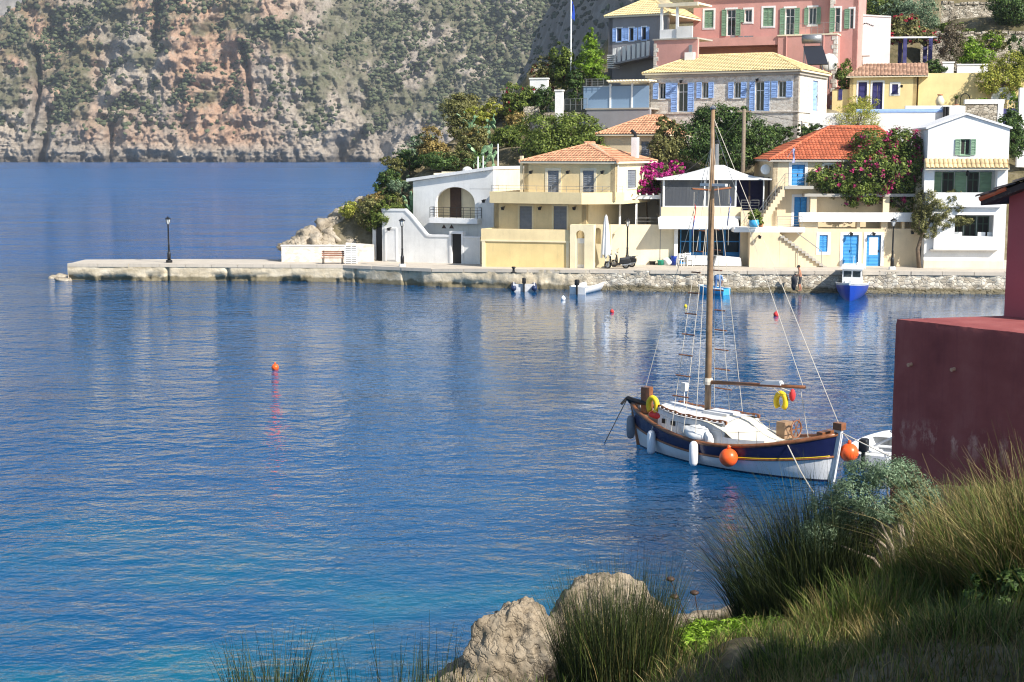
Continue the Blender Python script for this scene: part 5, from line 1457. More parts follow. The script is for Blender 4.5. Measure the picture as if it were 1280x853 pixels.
# ================================================================== I: grey rendered house on the left of the pink one
def house_grey():
    F = Frame(at(760, 100, 128), 30, 'grey_rendered_house', 'grey rendered house with a straw tile roof, three blue shuttered windows and a roof terrace'); E = F.e
    X = lambda px, d=0, py=45: F.front(px, py, d)[0]; Z = lambda py, d=0, px=800: F.front(px, py, d)[1]
    x1 = X(834); ze = F.front(800, 19)[1]; xm = X(820)
    wins = [(771, 35.5, 777, 52), (786.5, 35, 792, 51), (802.5, 34, 807.5, 50)]
    ops = [F.rect(*w) for w in wins]
    wall(E, 0, -7, x1, ze, ops, M['greywall'], None, .4)
    for o in ops: window(E, o, None, M['ltblue'], M['gloom'], 'open', M['ltblue'], M['white2'], bars=0, sw=(o[2] - o[0]) * .8, band=.1)
    wall(E, 0, -7, 8, ze, [], M['greywall'], LEFT(0), .4, 'side_wall')
    zr_ = F.front(850, -14, 4)[1]
    hip_roof(E, 0, x1, 0, 8, ze, zr_ - ze, M['tile_y'], .3)
    # outside stair with white balusters running down along the wall
    n = 15; st = MB(); a0, a1 = F.front(806, 58, -1.0), F.front(764, 96, -1.0)
    # low pink terrace block in front right, with stone edge
    pa, pb = X(817.5, -3.2, 65), X(872, -3.2, 65); pz = Z(50, -3.2, 840)
    t = MB(); t.box((pa, -3.2, -9), (pb, -2.9, pz)); t.box((pa, -2.9, -9), (pa + .3, 0, pz)); t.build('terrace_block', M['pink'], E)
    q = MB(); z = -7; i = 0
    while z < pz - .3: w = .4 if i % 2 else .25; q.box((pa - .02, -3.24, z), (pa + w, -3.2, z + .33)); z += .36; i += 1
    tag(q.build('quoins', M['stone'], E), kind='stuff')
    MB().box((pa - .1, -3.3, pz), (pb, 0, pz + .12)).build('terrace_edge', M['concrete'], E)
    # white terrace parapets and pergola posts
    z2 = pz + .12
    MB().box((X(825, -3.0, 40), -3.05, z2), (X(862, -3.0, 40), -2.95, z2 + .75)).build('parapet', M['white2'], E)
    MB().box((X(846, -3.1, 40), -3.16, z2), (X(866, -3.1, 40), -3.06, z2 + .95)).build('parapet', M['white'], E)
    for px in (826, 845.5):
        MB().box((X(px, -3.0) - .1, -2.94, z2), (X(px, -3.0) + .1, -2.74, Z(11, -3))).build('pergola_post', M['whitepaint'], E)
    pt = Z(11, -3)
    MB().box((X(823, -3.0), -3.1, pt), (X(872, -3.0), -2.9, pt + .3)).build('pergola_beam', M['cream'], E)
    MB().box((X(823, -3.0), -2.9, pt + .12), (X(872, -3.0), 0, pt + .28)).build('pergola_roof', M['cream'], E)
    # steps: slanted slabs from the window ledge to the left
    s = MB()
    for i in range(8):
        u = i / 7; x, z = F.front(768 + 42 * u, 66 - 9 * u, -1.3)
        s.box((x - .14, -1.35, z - .9), (x + .14, -1.2, z + .35))
    s.build('balustrade', M['white'], E)
    a0 = F.front(766, 67, -1.3); a1 = F.front(812, 57, -1.3)
    MB().hexa([(a0[0], -1.5, a0[1] + .35 - 1.35), (a1[0], -1.5, a1[1] - 1.0), (a1[0], 0, a1[1] - 1.0), (a0[0], 0, a0[1] - 1.0), (a0[0], -1.5, a0[1] - .85), (a1[0], -1.5, a1[1] - .85), (a1[0], 0, a1[1] - .85), (a0[0], 0, a0[1] - .85)]).build('walkway', M['greywall'], E)
    ladder = MB()
    for i in range(7):
        x, z = F.front(764, 70 + 2.6 * i, -1.4); ladder.box((x - .3, -1.6, z), (x + .3, -.3, z + .08))
    ladder.build('steps', M['white'], E)
house_grey()

# ================================================================== J: glazed terrace and grey retaining wall
def glass_terrace():
    F = Frame(at(733, 163, 118.5), 24, 'glazed_terrace', 'terrace with blue glass panels and a cream pergola on a plain grey retaining wall', 'terrace'); E = F.e
    X = lambda px, d=0, py=150: F.front(px, py, d)[0]; Z = lambda py, d=0, px=770: F.front(px, py, d)[1]
    x1 = X(812); zt = Z(137)
    MB().box((0, 0, -5), (x1, .4, zt)).build('retaining_wall', M['greywall'], E)
    MB().box((-.1, -.06, zt), (x1, 4, zt + .12)).build('terrace_floor', M['concrete'], E)
    xs = [X(728.5, .8, 120), X(763, .8, 120), X(790, .8, 120), X(812, .8, 120)]; zg = Z(108, .8)
    for a, b in zip(xs[:-1], xs[1:]): MB().box((a + .06, .8, zt + .1), (b - .06, .86, zg)).build('glass_panel', M['blueglass'], E)
    for x in xs[1:3]: MB().box((x - .07, .74, zt + .1), (x + .07, .9, zg + .2)).build('post', M['whitepaint'], E)
    MB().box((xs[0], .76, zg), (xs[1], .9, zg + .05)).build('top_rail', M['whitepaint'], E)
    railing(E, [(X(729), .6, zg), (X(751), .6, zg)], .6, bars=3, step=.4)
    pz = Z(104, .6)
    for i in range(14):
        x = X(761, .6, 104) + (X(812, .6, 104) - X(761, .6, 104)) * i / 13; MB().box((x - .05, .2, pz + .12), (x + .05, 4.2, pz + .24)).build('rafter', M['cream'], E)
    MB().box((X(760, .6, 104), .6, pz), (X(812, .6, 104), .75, pz + .12)).build('pergola_beam', M['cream'], E)
    MB().box((X(760, .6, 104), 3.6, pz), (X(812, .6, 104), 3.75, pz + .12)).build('pergola_beam', M['cream'], E)
    r = MB()
    for i in range(2): r.box((-.6 - 4.2 * i, .05, zt - .2), (-.5 - 4.2 * i, .15, zt + .9))
    railing(E, [(X(704), .3, zt + .0), (0, .1, zt + .0)], .9, bars=2, step=.5)
    MB().box((X(704), .3, -4), (0, .6, zt - .35)).build('side_wall', M['greywall'], E)
glass_terrace()
def gate_pillars():
    for px, y0, y1, Y, w, lab in ((699, 115, 142, 120, 9, 'white square gate pillar beside the red oleander, next to the glazed terrace'), (674, 100, 118, 124, 22, 'low white block wall half hidden by red oleander flowers')):
        p = at(px, y1, Y); s = Y / FPX; h = (y1 - y0) * s; E = empty('gate_pillar' if w < 12 else 'block_wall', p, R(-15), lab, 'pillar' if w < 12 else 'wall')
        MB().box((-w * s / 2, -.25, -.8 if w < 12 else -.1), (w * s / 2, .3, h)).build('shaft' if w < 12 else 'wall_face', M['white2'], E)
        MB().box((-w * s / 2 - .06, -.31, h), (w * s / 2 + .06, .36, h + .12)).build('cap', M['white'], E)
    p = at(668, 156, 122)
    F = Frame(p, 12, 'low_stone_wall', 'low grey stone wall below the oleander hedge on the headland', 'wall')
    x1 = F.front(735, 150)[0]; MB().box((-.4, 0, -3), (x1, .5, 1.0)).build('wall_face', M['rubble'], F.e); MB().box((-.9, -.3, -3), (.4, 1.2, 1.5)).build('corner_post', M['rubble'], F.e)
gate_pillars()
def flagpole():
    p = at(713.5, 85, 124); s = 124 / FPX
    E = empty('flagpole', p, 0, 'tall thin white flagpole with a drooping blue and white flag above the gardens', 'flagpole')
    MB().tube([(0, 0, -1), (0, 0, 82 * s)], .06, 6).build('pole', M['whitepaint'], E)
    flag = MB(); rows = []
    for i in range(6):
        t = i / 5; rows.append([(.05 + .22 * u + .05 * math.sin(6 * u + 3 * t), .1 * math.sin(7 * u + 2 * t), 82 * s - .1 - t * 1.3 - .4 * u) for u in (0, .33, .66, 1)])
    flag.loft(rows); flag.build('flag', M['royal'], E)
flagpole()

# ================================================================== L: yellow cottage, long wall, pool wall
def cottage():
    F = Frame(at(1061, 142, 121), 14, 'yellow_cottage', 'small warm yellow cottage with a pale terracotta roof and dark blue double doors'); E = F.e
    X = lambda px, d=0, py=110: F.front(px, py, d)[0]; Z = lambda py, d=0, px=1100: F.front(px, py, d)[1]
    x1 = X(1146); ze = Z(96)
    d1 = F.rect(1072.5, 103, 1083.5, 140); d2 = F.rect(1090, 103, 1103, 140); w = F.rect(1115, 105.5, 1122.5, 117)
    wall(E, 0, -3, x1, ze, [d1, d2, w], M['ochre'], None, .3)
    paneldoor(E, d1, M['ultra'], None, M['white2'], .14, 1); paneldoor(E, d2, M['ultra'], None, M['white2'], .14, 2)
    window(E, w, None, M['ultra'], M['gloom'], 'closed', M['ultra'], M['white2'], bars=0, band=.18)
    wall(E, 0, -3, 5, ze, [], M['ochre'], RIGHT(x1), .3, 'side_wall'); wall(E, 0, -3, 5, ze, [], M['ochre'], LEFT(0), .3, 'side_wall')
    zr_ = Z(79.5, 2.6)
    t = MB(); xo0, xo1 = -.3, X(1160)
    pr = MB().hexa([(xo0, -.35, ze - .06), (xo1, -.35, ze - .06), (xo1, 3.2, ze - .06), (xo0 + .6, 3.2, ze - .06), (xo0, -.35, ze + .03), (xo1, -.35, ze + .03), (xo1, 3.2, zr_), (xo0 + 1.4, 3.2, zr_)]).build('roof', M['cream'], E)
    tileplane(t, (xo0, -.35, ze + .03), (xo1, -.35, ze + .03), (xo1, 3.2, zr_), (xo0 + 1.4, 3.2, zr_), .3, .36)
    tag(t.build('roof_tiles', M['tile_p'], pr), kind='stuff')
    x, z = F.front(1127, 107); walllamp(E, FRONT(), x, z)
    L_ = F.rect(1040, 112, 1061, 142, .3); MB().box((L_[0], .3, -3), (-.02, .6, L_[3])).build('yard_wall', M['ochre'], E)
    q = F.rect(1048, 112, 1053, 125, .28); MB().box((q[0], .25, q[1]), (q[2], .3, q[3])).build('shutter', M['ultra'], E)
cottage()
def long_wall():
    F = Frame(at(1147, 140, 120), 8, 'yellow_garden_wall', 'long warm yellow garden wall running from the cottage to the citrus tree', 'wall'); E = F.e
    X = lambda px, d=0, py=115: F.front(px, py, d)[0]; Z = lambda py, d=0, px=1200: F.front(px, py, d)[1]
    MB().box((0, 0, -4), (X(1221), .35, Z(91.5))).build('wall_face', M['ochre'], E)
    MB().box((X(1221), 0, -4), (X(1300), .35, Z(103))).build('wall_face', M['ochre'], E)
    MB().box((0, .35, -4), (.3, 2, Z(93))).build('return_wall', M['ochre'], E)
    r = MB(); a, b = X(1200), X(1212); zz = Z(125); rr = (b - a) / 2
    r.tube([(a, -.3, -.3)] + [((a + b) / 2 - rr * math.cos(math.pi * i / 10), -.3, zz + rr * 1.3 * math.sin(math.pi * i / 10)) for i in range(11)] + [(b, -.3, -.3)], .035, 5)
    r.build('garden_arch', M['black'], E)
    x = X(1253); MB().prism([(x + 1.0 * math.cos(math.pi * i / 14), Z(126) + 1.0 * math.sin(math.pi * i / 14) * 1.05) for i in range(15)], -.7, -.4).build('round_gable', M['white2'], E)
    p = F.o + F.ex * X(1173) + F.ey * -1.0
    j = empty('clay_jar', (p.x, p.y, F.o.z + Z(133) - .1), 0, 'round clay storage jar standing before the long yellow garden wall', 'jar')
    MB().lathe([(.18, 0), (.34, .3), (.36, .55), (.2, .85), (.16, .9), (.2, .98)], (0, 0, 0), 14).build('body', M['cream'], j, True)
    MB().lathe([(.21, .95), (.24, 1.0), (.2, 1.04)], (0, 0, 0), 14).build('rim', M['terracotta'], j, True)
    for a, b in ((1216, 1), (1168, 2)): pass
    # white walls on the terrace above
    for px0, px1, y0, y1, Y, lab in ((1196, 1236, 82, 98, 127, 'low white terrace wall above the long yellow garden wall'), (1178, 1192, 79, 92, 126, 'small white wall end beside the dark purple tree')):
        G = Frame(at(px0, y1, Y), 6, 'terrace_wall', lab, 'wall'); x = G.front(px1, y1)[0]; h = G.front(px0, y0)[1]
        MB().box((0, 0, -2), (x, .4, h)).build('wall_face', M['white'], G.e); MB().box((-.06, -.06, h), (x + .06, .46, h + .12)).build('coping', M['white2'], G.e)
long_wall()
def pool_wall():
    F = Frame(at(1012, 172, 113.5), 8, 'white_pool_wall', 'rough whitewashed terrace wall with a light blue rim below the yellow cottage', 'wall'); E = F.e
    X = lambda px, d=0, py=150: F.front(px, py, d)[0]; Z = lambda py, d=0, px=1120: F.front(px, py, d)[1]
    xa = X(1178)
    MB().box((X(1070), 0, -4), (xa, .4, Z(141))).build('wall_face', M['white'], E)
    MB().box((X(1070), -.04, Z(141)), (xa, .45, Z(136.5))).build('blue_rim', M['ltblue'], E)
    MB().box((xa, -.1, -4), (X(1206), .5, Z(133))).build('wall_face', M['white'], E)
    MB().box((0, .05, -4), (X(1069.5), .4, Z(141))).build('wall_face', M['white'], E)
    for px in (1180, 1184): x = X(px, -.2); MB().tube([(x, -.3, Z(151)), (x, -.3, Z(134))], .12, 8).build('bollard_pipe', M['black'], E)
pool_wall()
def stone_gate():
    F = Frame(at(1206, 160, 112), 6, 'stone_gateway', 'rubble stone wall with white coping and dark blue gate behind the white gabled house', 'wall'); E = F.e
    X = lambda px, d=0, py=140: F.front(px, py, d)[0]; Z = lambda py, d=0, px=1230: F.front(px, py, d)[1]
    x1 = X(1247)
    MB().box((0, 0, -3), (x1, .4, Z(130))).build('wall_face', M['rubble'], E)
    MB().box((-.08, -.06, Z(130)), (X(1255), .46, Z(124.5))).build('coping', M['white2'], E)
    MB().box((x1, -.05, -3), (X(1254), .45, Z(130))).build('pillar', M['white2'], E)
    MB().box((X(1254.5), .1, Z(162)), (X(1273), .16, Z(136))).build('gate', M['ultra'], E)
    railing(E, [(X(1254.5), .12, Z(136)), (X(1273), .12, Z(136))], .5, bars=2, step=.3)
    MB().box((X(1273.5), -.05, -3), (X(1290), .4, Z(110))).build('gate_post', M['white'], E)
    MB().box((-4.5, .1, -3), (-.09, .45, Z(132))).build('wall_face', M['white'], E)
stone_gate()
def white_wall_top():
    F = Frame(at(1063, 66, 128), 14, 'white_sloping_wall', 'bright white garden wall beside the pink house with a dark bird pattern', 'wall'); E = F.e
    x1 = F.front(1113, 50)[0]; z0 = F.front(1066, 19)[1]; z1 = F.front(1112, 22)[1]
    MB().prism([(0, -4), (x1, -2), (x1, z1), (0, z0)], 0, .4).build('wall_face', M['white2'], E)
    MB().prism([(-.08, z0), (x1, z1), (x1, z1 + .12), (-.08, z0 + .12)], -.05, .45).build('coping', M['white'], E)
    m = MB()
    for i in range(12):
        x, z = F.front(1068 + 2.1 * i, 31.5 + 1.5 * math.sin(i * .7), -.02); m.prism([(x - .07, z), (x, z + .12), (x + .08, z + .02)], -.02, 0)
    m.build('pattern', M['black'], E)
    # stone wall under it
    G = Frame(at(1056, 95, 128), 10, 'rubble_retaining_wall', 'short rubble retaining wall beside the corner of the pink house', 'wall'); x = G.front(1086, 80)[0]; MB().box((-.4, 0, -3), (x, .5, G.front(1070, 71)[1])).build('wall_face', M['rubble'], G.e)
    MB().box((-.45, -.05, G.front(1070, 71)[1]), (x + .05, .55, G.front(1070, 71)[1] + .1)).build('coping', M['concrete'], G.e)
white_wall_top()
def terraces():
    specs = [(1176, 1262, 41, 4, 143, 'upper dry stone terrace wall at the top of the hill between two dark trees'), (1150, 1300, 84, 41, 134, 'lower dry stone terrace wall behind the lemon bushes')]
    for i, (a, b, yb, yt, Y, lab) in enumerate(specs):
        F = Frame(at(a, yb, Y), 4, 'dry_stone_wall', lab, 'wall'); x1 = F.front(b, yb)[0]; h = F.front(a, yt)[1]
        N, Mz = 120, 30; xs = np.linspace(0, x1, N); zs = np.linspace(-2, h, Mz); X, Z = np.meshgrid(xs, zs)
        Y_ = .14 * fbm(X / .5, Z / .35, 0, 4, 5 + i) + .12 * (Z / h) 
        Zz = Z + .25 * fbm(X / 1.2, X * 0, 0, 3, 9) * smooth(h - 1, h, Z)
        V = np.concatenate([np.stack([X, Y_, Zz], -1).reshape(-1, 3), np.stack([xs, xs * 0 + .8, Zz[-1]], -1)])
        ii = np.arange(Mz - 1)[:, None] * N + np.arange(N - 1)[None, :]
        Fq = np.stack([ii, ii + 1, ii + N + 1, ii + N], -1).reshape(-1, 4)
        jj = np.arange(N - 1); t0 = (Mz - 1) * N; Fq = np.concatenate([Fq, np.stack([t0 + jj, t0 + jj + 1, Mz * N + jj + 1, Mz * N + jj], -1)])
        link('wall_face', np_mesh('wall_face', V, Fq, M['rubble']), F.e)
        c = MB()
        for k in range(int(x1 / .6)):
            z = h + rs.uniform(-.1, .05); c.box((k * .6 + rs.uniform(0, .1), .02, z - .1), (k * .6 + .55, .7, z + rs.uniform(.05, .2)))
        tag(c.build('cap_stones', M['rubble'], F.e), kind='stuff')
terraces()
def sea_wall():
    # low white wall, bench and slatted crate by the root of the mole
    F = Frame(ground(352, 327.6, 1.2), 0, 'low_white_seawall', 'low rough white wall at the root of the mole, behind the bench', 'wall'); E = F.e
    x1 = F.front(467, 318)[0]; xm = F.front(432, 318)[0]; h = F.front(390, 308)[1]
    MB().box((0, 0, -.4), (xm, .4, h)).build('wall_face', M['stone'], E)
    MB().hexa([(xm, .1, -.4), (x1, .1, -.4), (x1, .5, -.4), (xm, .5, -.4), (xm, .1, h + .25), (x1, .1, h + .1), (x1, .5, h + .1), (xm, .5, h + .25)]).build('wall_face', M['stone'], E)
    MB().box((-.05, -.05, h), (xm, .45, h + .08)).build('coping', M['white'], E)
sea_wall()
# ------------------------------------------------------------------ plants of the hillside and village
SH = [  # label, px, py(base), Y, w, h, leaf, n, size
    ('rounded silver green bush on the ridge of the headland', 526, 200, 117, 44, 34, 'silver', 1500, .12),
    ('tall golden dry broom bush between the silver bush and the roof', 545, 206, 113, 40, 46, 'gold', 1900, .11),
    ('dark green mastic thicket behind the white arch house roof', 562, 212, 111.5, 78, 26, 'dark', 2400, .12),
    ('grey brown half bare bush on the headland slope', 570, 172, 118, 36, 34, 'olive', 1100, .11),
    ('wide olive green bush on the headland skyline', 590, 160, 124, 84, 44, 'olive', 2600, .13),
    ('yellowish broom bush beside the prickly pear', 604, 158, 121, 38, 28, 'yellowgreen', 900, .12),
    ('olive bush with golden seed heads below the prickly pear', 590, 196, 114, 46, 40, 'olive', 1500, .12),
    ('small golden dry bush under the low stone wall', 647, 168, 119, 32, 30, 'gold', 1000, .11),
    ('dense green fig tree spreading behind the yellow house', 690, 204, 113, 116, 66, 'mid', 5200, .14),
    ('grey green shrub at the foot of the grey retaining wall', 738, 186, 115, 34, 32, 'silver', 900, .11),
    ('green oleander with a few red flowers at the corner of the low stone wall', 652, 148, 123, 48, 42, 'mid', 1700, .12),
    ('dark oleander hedge between the stone wall and the white pillar', 678, 144, 122.5, 44, 36, 'dark', 1600, .12),
    ('red flowering shrub above the low white block wall', 690, 112, 125.5, 44, 40, 'olive', 1500, .12),
    ('broad leaved green tree beside the white flagpole', 706, 112, 124.8, 36, 56, 'mid', 1500, .15),
    ('dark shrub behind the fence of the glazed terrace', 722, 126, 122.5, 34, 36, 'dark', 1100, .12),
    ('dark green bush at the sea end of the headland', 484, 252, 111, 34, 40, 'dark', 1300, .11),
    ('low golden scrub above the pale boulders', 472, 262, 110, 30, 26, 'gold', 800, .1),
    ('grey leafless shrub beside the white arch house', 503, 248, 110, 32, 34, 'silver', 900, .09),
    ('green bush against the black gate of the white arch house', 468, 290, 108.2, 28, 34, 'mid', 1000, .1),
    ('olive bush clinging to the headland above the sea', 492, 226, 114, 30, 32, 'olive', 1000, .11),
    ('dark evergreen bush on the left ridge below the silver bush', 512, 214, 115, 40, 26, 'dark', 1200, .11),
    ('pale olive bush directly above the white roof slab', 576, 214, 110.8, 36, 26, 'olive', 900, .11),
    ('brown and green bush over the stepped court wall', 494, 268, 108.5, 34, 32, 'olive', 900, .1),
    ('green bush under the low stone wall beside the fig', 632, 184, 117, 50, 34, 'mid', 1500, .12),
    ('olive scrub along the crest beside the stone corner post', 640, 150, 126, 54, 30, 'olive', 1400, .12),
    ('wide olive scrub spilling down over the pale boulders', 462, 284, 108.2, 44, 44, 'olive', 1300, .1),
    ('yellow green scrub on the seaward face of the headland', 446, 276, 109.6, 40, 30, 'yellowgreen', 900, .09),
    ('dark scrub filling the gap above the black gate', 484, 284, 107.6, 36, 40, 'mid', 1200, .1),
    ('golden grass tuft at the tip of the headland rocks', 458, 260, 111.5, 24, 16, 'gold', 500, .1),
]
for i, (lab, px, py, Y, w, h, lf, n, sz) in enumerate(SH):
    ex = None
    if 'red fl' in lab: ex = [('blossom', 90 if 'few' in lab else 320, .12, L['redb'])]
    if 'golden seed' in lab: ex = [('seed_heads', 260, .1, L['gold'])]
    kind = 'tree' if ' tree ' in lab else 'shrub'
    shrub(lab, px, py, Y, w, h, L[lf], int(n * 1.8), sz * .78, 100 + i, 'broadleaf_tree' if kind == 'tree' else 'hillside_shrub', k=6, cat=kind, per=32, extra=ex)

def cactus(label, px, py, Y, w, h, seed, n=46):
    b = at(px, py, Y); s = Y / FPX; E = empty('prickly_pear', b, 0, label, 'cactus')
    rg = random.Random(seed); st = MB(); pads = MB(); tips = []
    for i in range(n):
        if i < 6 or not tips: base = Vector((rg.uniform(-.4, .4) * w * s, rg.uniform(-.4, .4) * w * s, 0)); d = Vector((rg.uniform(-.6, .6), rg.uniform(-.6, .6), 1)).normalized()
        else:
            base, d0 = tips[rg.randrange(len(tips))]; d = (d0 + Vector((rg.uniform(-.9, .9), rg.uniform(-.9, .9), rg.uniform(-.1, .6)))).normalized()
        ln = rg.uniform(.34, .5); wd = ln * .34; q = d.orthogonal().normalized(); q.rotate(Matrix.Rotation(rg.uniform(0, 6.28), 3, d)); nn = d.cross(q)
        ring0, ring1 = [], []
        for k in range(10):
            a = 2 * math.pi * k / 10; p = base + d * (ln * .5 * (1 - math.cos(a))) + q * (wd * math.sin(a))
            ring0.append(p + nn * .03); ring1.append(p - nn * .03)
        pads.loft([[base + d * ln * .5 + nn * .05] * 10, ring0, ring1, [base + d * ln * .5 - nn * .05] * 10], True)
        t = base + d * ln
        if t.z < h * s: tips.append((t - d * .04, d))
    tag(pads.build('pads', L['cactus'], E), kind='stuff')
    MB().tube([(0, 0, -.5), (0, 0, .4)], [.12, .07], 7).build('stem', M['bark'], E)
for i, a in enumerate([('large prickly pear cactus spreading at the middle of the headland slope', 612, 174, 118.5, 58, 40, 90), ('prickly pear cactus growing behind the white roof pipes', 606, 210, 112, 34, 44, 50), ('prickly pear beside the grey retaining wall', 728, 178, 116.5, 26, 30, 36), ('small prickly pear at the corner of the white arch house', 510, 268, 108.6, 20, 40, 34)]):
    cactus(a[0], a[1], a[2], a[3], a[4], a[5], 30 + i, a[6])

def conifer(label, px, py, Y, w, h, mat, n, seed):
    b = at(px, py, Y); s = Y / FPX; W, H = w * s, h * s
    E = empty('pine_tree', b, 0, label, 'tree')
    bl = []; rr = random.Random(seed)
    for i in range(16):
        t = .12 + .84 * i / 15; r_ = W * .5 * (1 - t) ** .7 * .62 + .12; a = i * 2.4
        q = W * .5 * (1 - t) ** .8 * .5
        bl.append((q * math.cos(a), q * math.sin(a), H * t, r_, r_, H * .09))
    trunk(E, [(0, 0, -.6), (0, 0, H * .5), (0, 0, H * .95)], W * .05, .03)
    crown('crown', bl, n, .13, mat, E, seed, 22, .38, .3)
conifer('bright green young pine tree beside the grey rendered house', 738, 102, 123.5, 46, 62, L['bright'], 3600, 5)

# large dark trees behind the taverna
b = at(905, 214, 108.5); s = b.y / FPX
tree('evergreen_tree', 'large dark evergreen tree behind the white tent roof of the taverna', b, [(-2.2, 0, 2.2, 1.7, 1.5, 1.5), (-.4, .3, 3.4, 1.9, 1.6, 1.5), (1.3, 0, 3.0, 1.8, 1.5, 1.3), (2.8, .3, 2.0, 1.5, 1.3, 1.2), (0, -.5, 1.4, 2.6, 1.6, 1.3), (3.6, .5, 1.2, 1.0, 1.0, .8), (-1.2, .3, 4.1, 1.0, .9, .7), (.9, .2, 4.2, 1.0, .9, .6)], 15000, .105, L['dark'], 41, .25, per=38)
b = at(832, 212, 108)
tree('olive_tree', 'lighter green bushy tree between the ochre back house and the large evergreen', b, [(-.3, 0, 1.6, .95, .9, 1.1), (.2, .2, 2.7, .85, .8, .9), (-.2, .1, 3.4, .55, .55, .5), (.9, .1, 1.5, .7, .7, .9)], 2800, .11, L['olive'], 42, .14, per=34)

# magenta bougainvillea on the pergola by the taverna
def bougain(name, label, base, blobs, n, nb, leaf, blo, seed, size=.1, stem=None):
    E = empty(name, base, 0, label, 'bougainvillea')
    pts = stem or [(0, 0, -.3), (.1, .1, blobs[0][2] * .5), (blobs[0][0], blobs[0][1], blobs[0][2])]
    mb = MB(); mb.tube(pts, [.09, .07, .05][:len(pts)] if len(pts) <= 3 else .06, 7)
    for bb in blobs: mb.tube([pts[-1], ((pts[-1][0] + bb[0]) / 2, (pts[-1][1] + bb[1]) / 2, (pts[-1][2] + bb[2]) / 2 - .1), (bb[0], bb[1], bb[2])], [.04, .03, .015], 5)
    mb.build('trunk', M['bark'], E)
    crown('foliage', blobs, n, size, leaf, E, seed, 30, .3)
    rg = np.random.default_rng(seed + 3)
    P, N = cloud([(q[0], q[1], q[2], q[3] * 1.04, q[4] * 1.04, q[5] * 1.04) for q in blobs], int(nb * 1.5), rg, .16, 13, .85)
    V, F = leaf_quads(P, N, size * .8, rg, .8)
    tag(link('blossom', np_mesh('blossom', V, F, blo), E), kind='stuff')
    return E
b = ground(812, 331, 1.36) + Vector((0, 3.0, 0))
def rel(px, py, Y, b, rx, ry, rz): q = at(px, py, Y) - b; return (q.x, q.y, q.z, rx, ry, rz)
Yp = b.y - .6
bougain('bougainvillea', 'magenta bougainvillea cascading over the white pergola beside the taverna', b,
        [rel(806, 222, Yp, b, 1.0, .9, .8), rel(800, 236, Yp - .5, b, .95, .8, .55), rel(822, 218, Yp + .5, b, 1.0, .9, .75), rel(816, 236, Yp, b, .9, .9, .6), rel(842, 210, Yp + 1.4, b, .8, .7, .5), rel(792, 240, Yp - .8, b, .55, .6, .35), rel(808, 206, Yp + .8, b, .8, .7, .35)], 1500, 3400, L['mid'], L['magenta'], 51)
b = ground(1120, 333, 1.4) + Vector((0, 1.0, 0)); Yb = b.y
bougain('bougainvillea', 'huge bougainvillea with pink flowers hanging over the veranda of the beige house', b,
        [rel(1025, 222, Yb - .4, b, .9, .8, .8), rel(1045, 226, Yb - .6, b, 1.3, 1.0, 1.1), rel(1070, 222, Yb - .8, b, 1.5, 1.2, 1.5), rel(1098, 212, Yb - .6, b, 1.8, 1.3, 2.0), rel(1125, 214, Yb - .4, b, 1.5, 1.3, 2.1), rel(1144, 216, Yb - .2, b, .9, 1.0, 1.9), rel(1092, 182, Yb + .6, b, 1.6, 1.2, 1.1), rel(1128, 180, Yb + .6, b, 1.5, 1.2, 1.1), rel(1074, 246, Yb - 1, b, 1.2, .8, .7), rel(1130, 255, Yb - .6, b, 1.0, .8, .8), rel(1068, 190, Yb + 1.5, b, .6, .7, .6)],
        15000, 1700, L['mid'], L['pinkb'], 52, .105, [(1.3, 0, 0), (1.2, -.2, 2.2), (.6, -.3, 4.0)])
# leaning tree on the quay in front of the white house
b = ground(1146, 334, 1.4); b.y -= .7
E = empty('leaning_tamarisk', b, 0, 'small leaning tree on the quay before the white gabled house', 'tree')
k = lambda px, py: tuple(at(px, py, b.y) - b)
trunk(E, [(0, 0, -.2), k(1147, 312), k(1152, 295), k(1163, 276), k(1172, 262)], .16, .07, [[k(1152, 295), k(1145, 272), k(1150, 252)], [k(1163, 276), k(1185, 268), k(1206, 276)], [k(1160, 282), k(1165, 262), k(1168, 244)]])
bl = [rel(1150, 275, b.y, b, .55, .6, .9), rel(1158, 250, b.y, b, .7, .7, .8), rel(1172, 262, b.y - .2, b, .9, .8, .7), rel(1190, 248, b.y, b, .65, .6, .6), rel(1198, 258, b.y, b, .6, .6, .4), rel(1200, 276, b.y, b, .9, .6, .32), rel(1176, 280, b.y, b, .7, .6, .45), rel(1160, 290, b.y, b, .6, .6, .45)]
crown('crown', bl, 7600, .08, L['olive'], E, 61, 26, .34, .35)
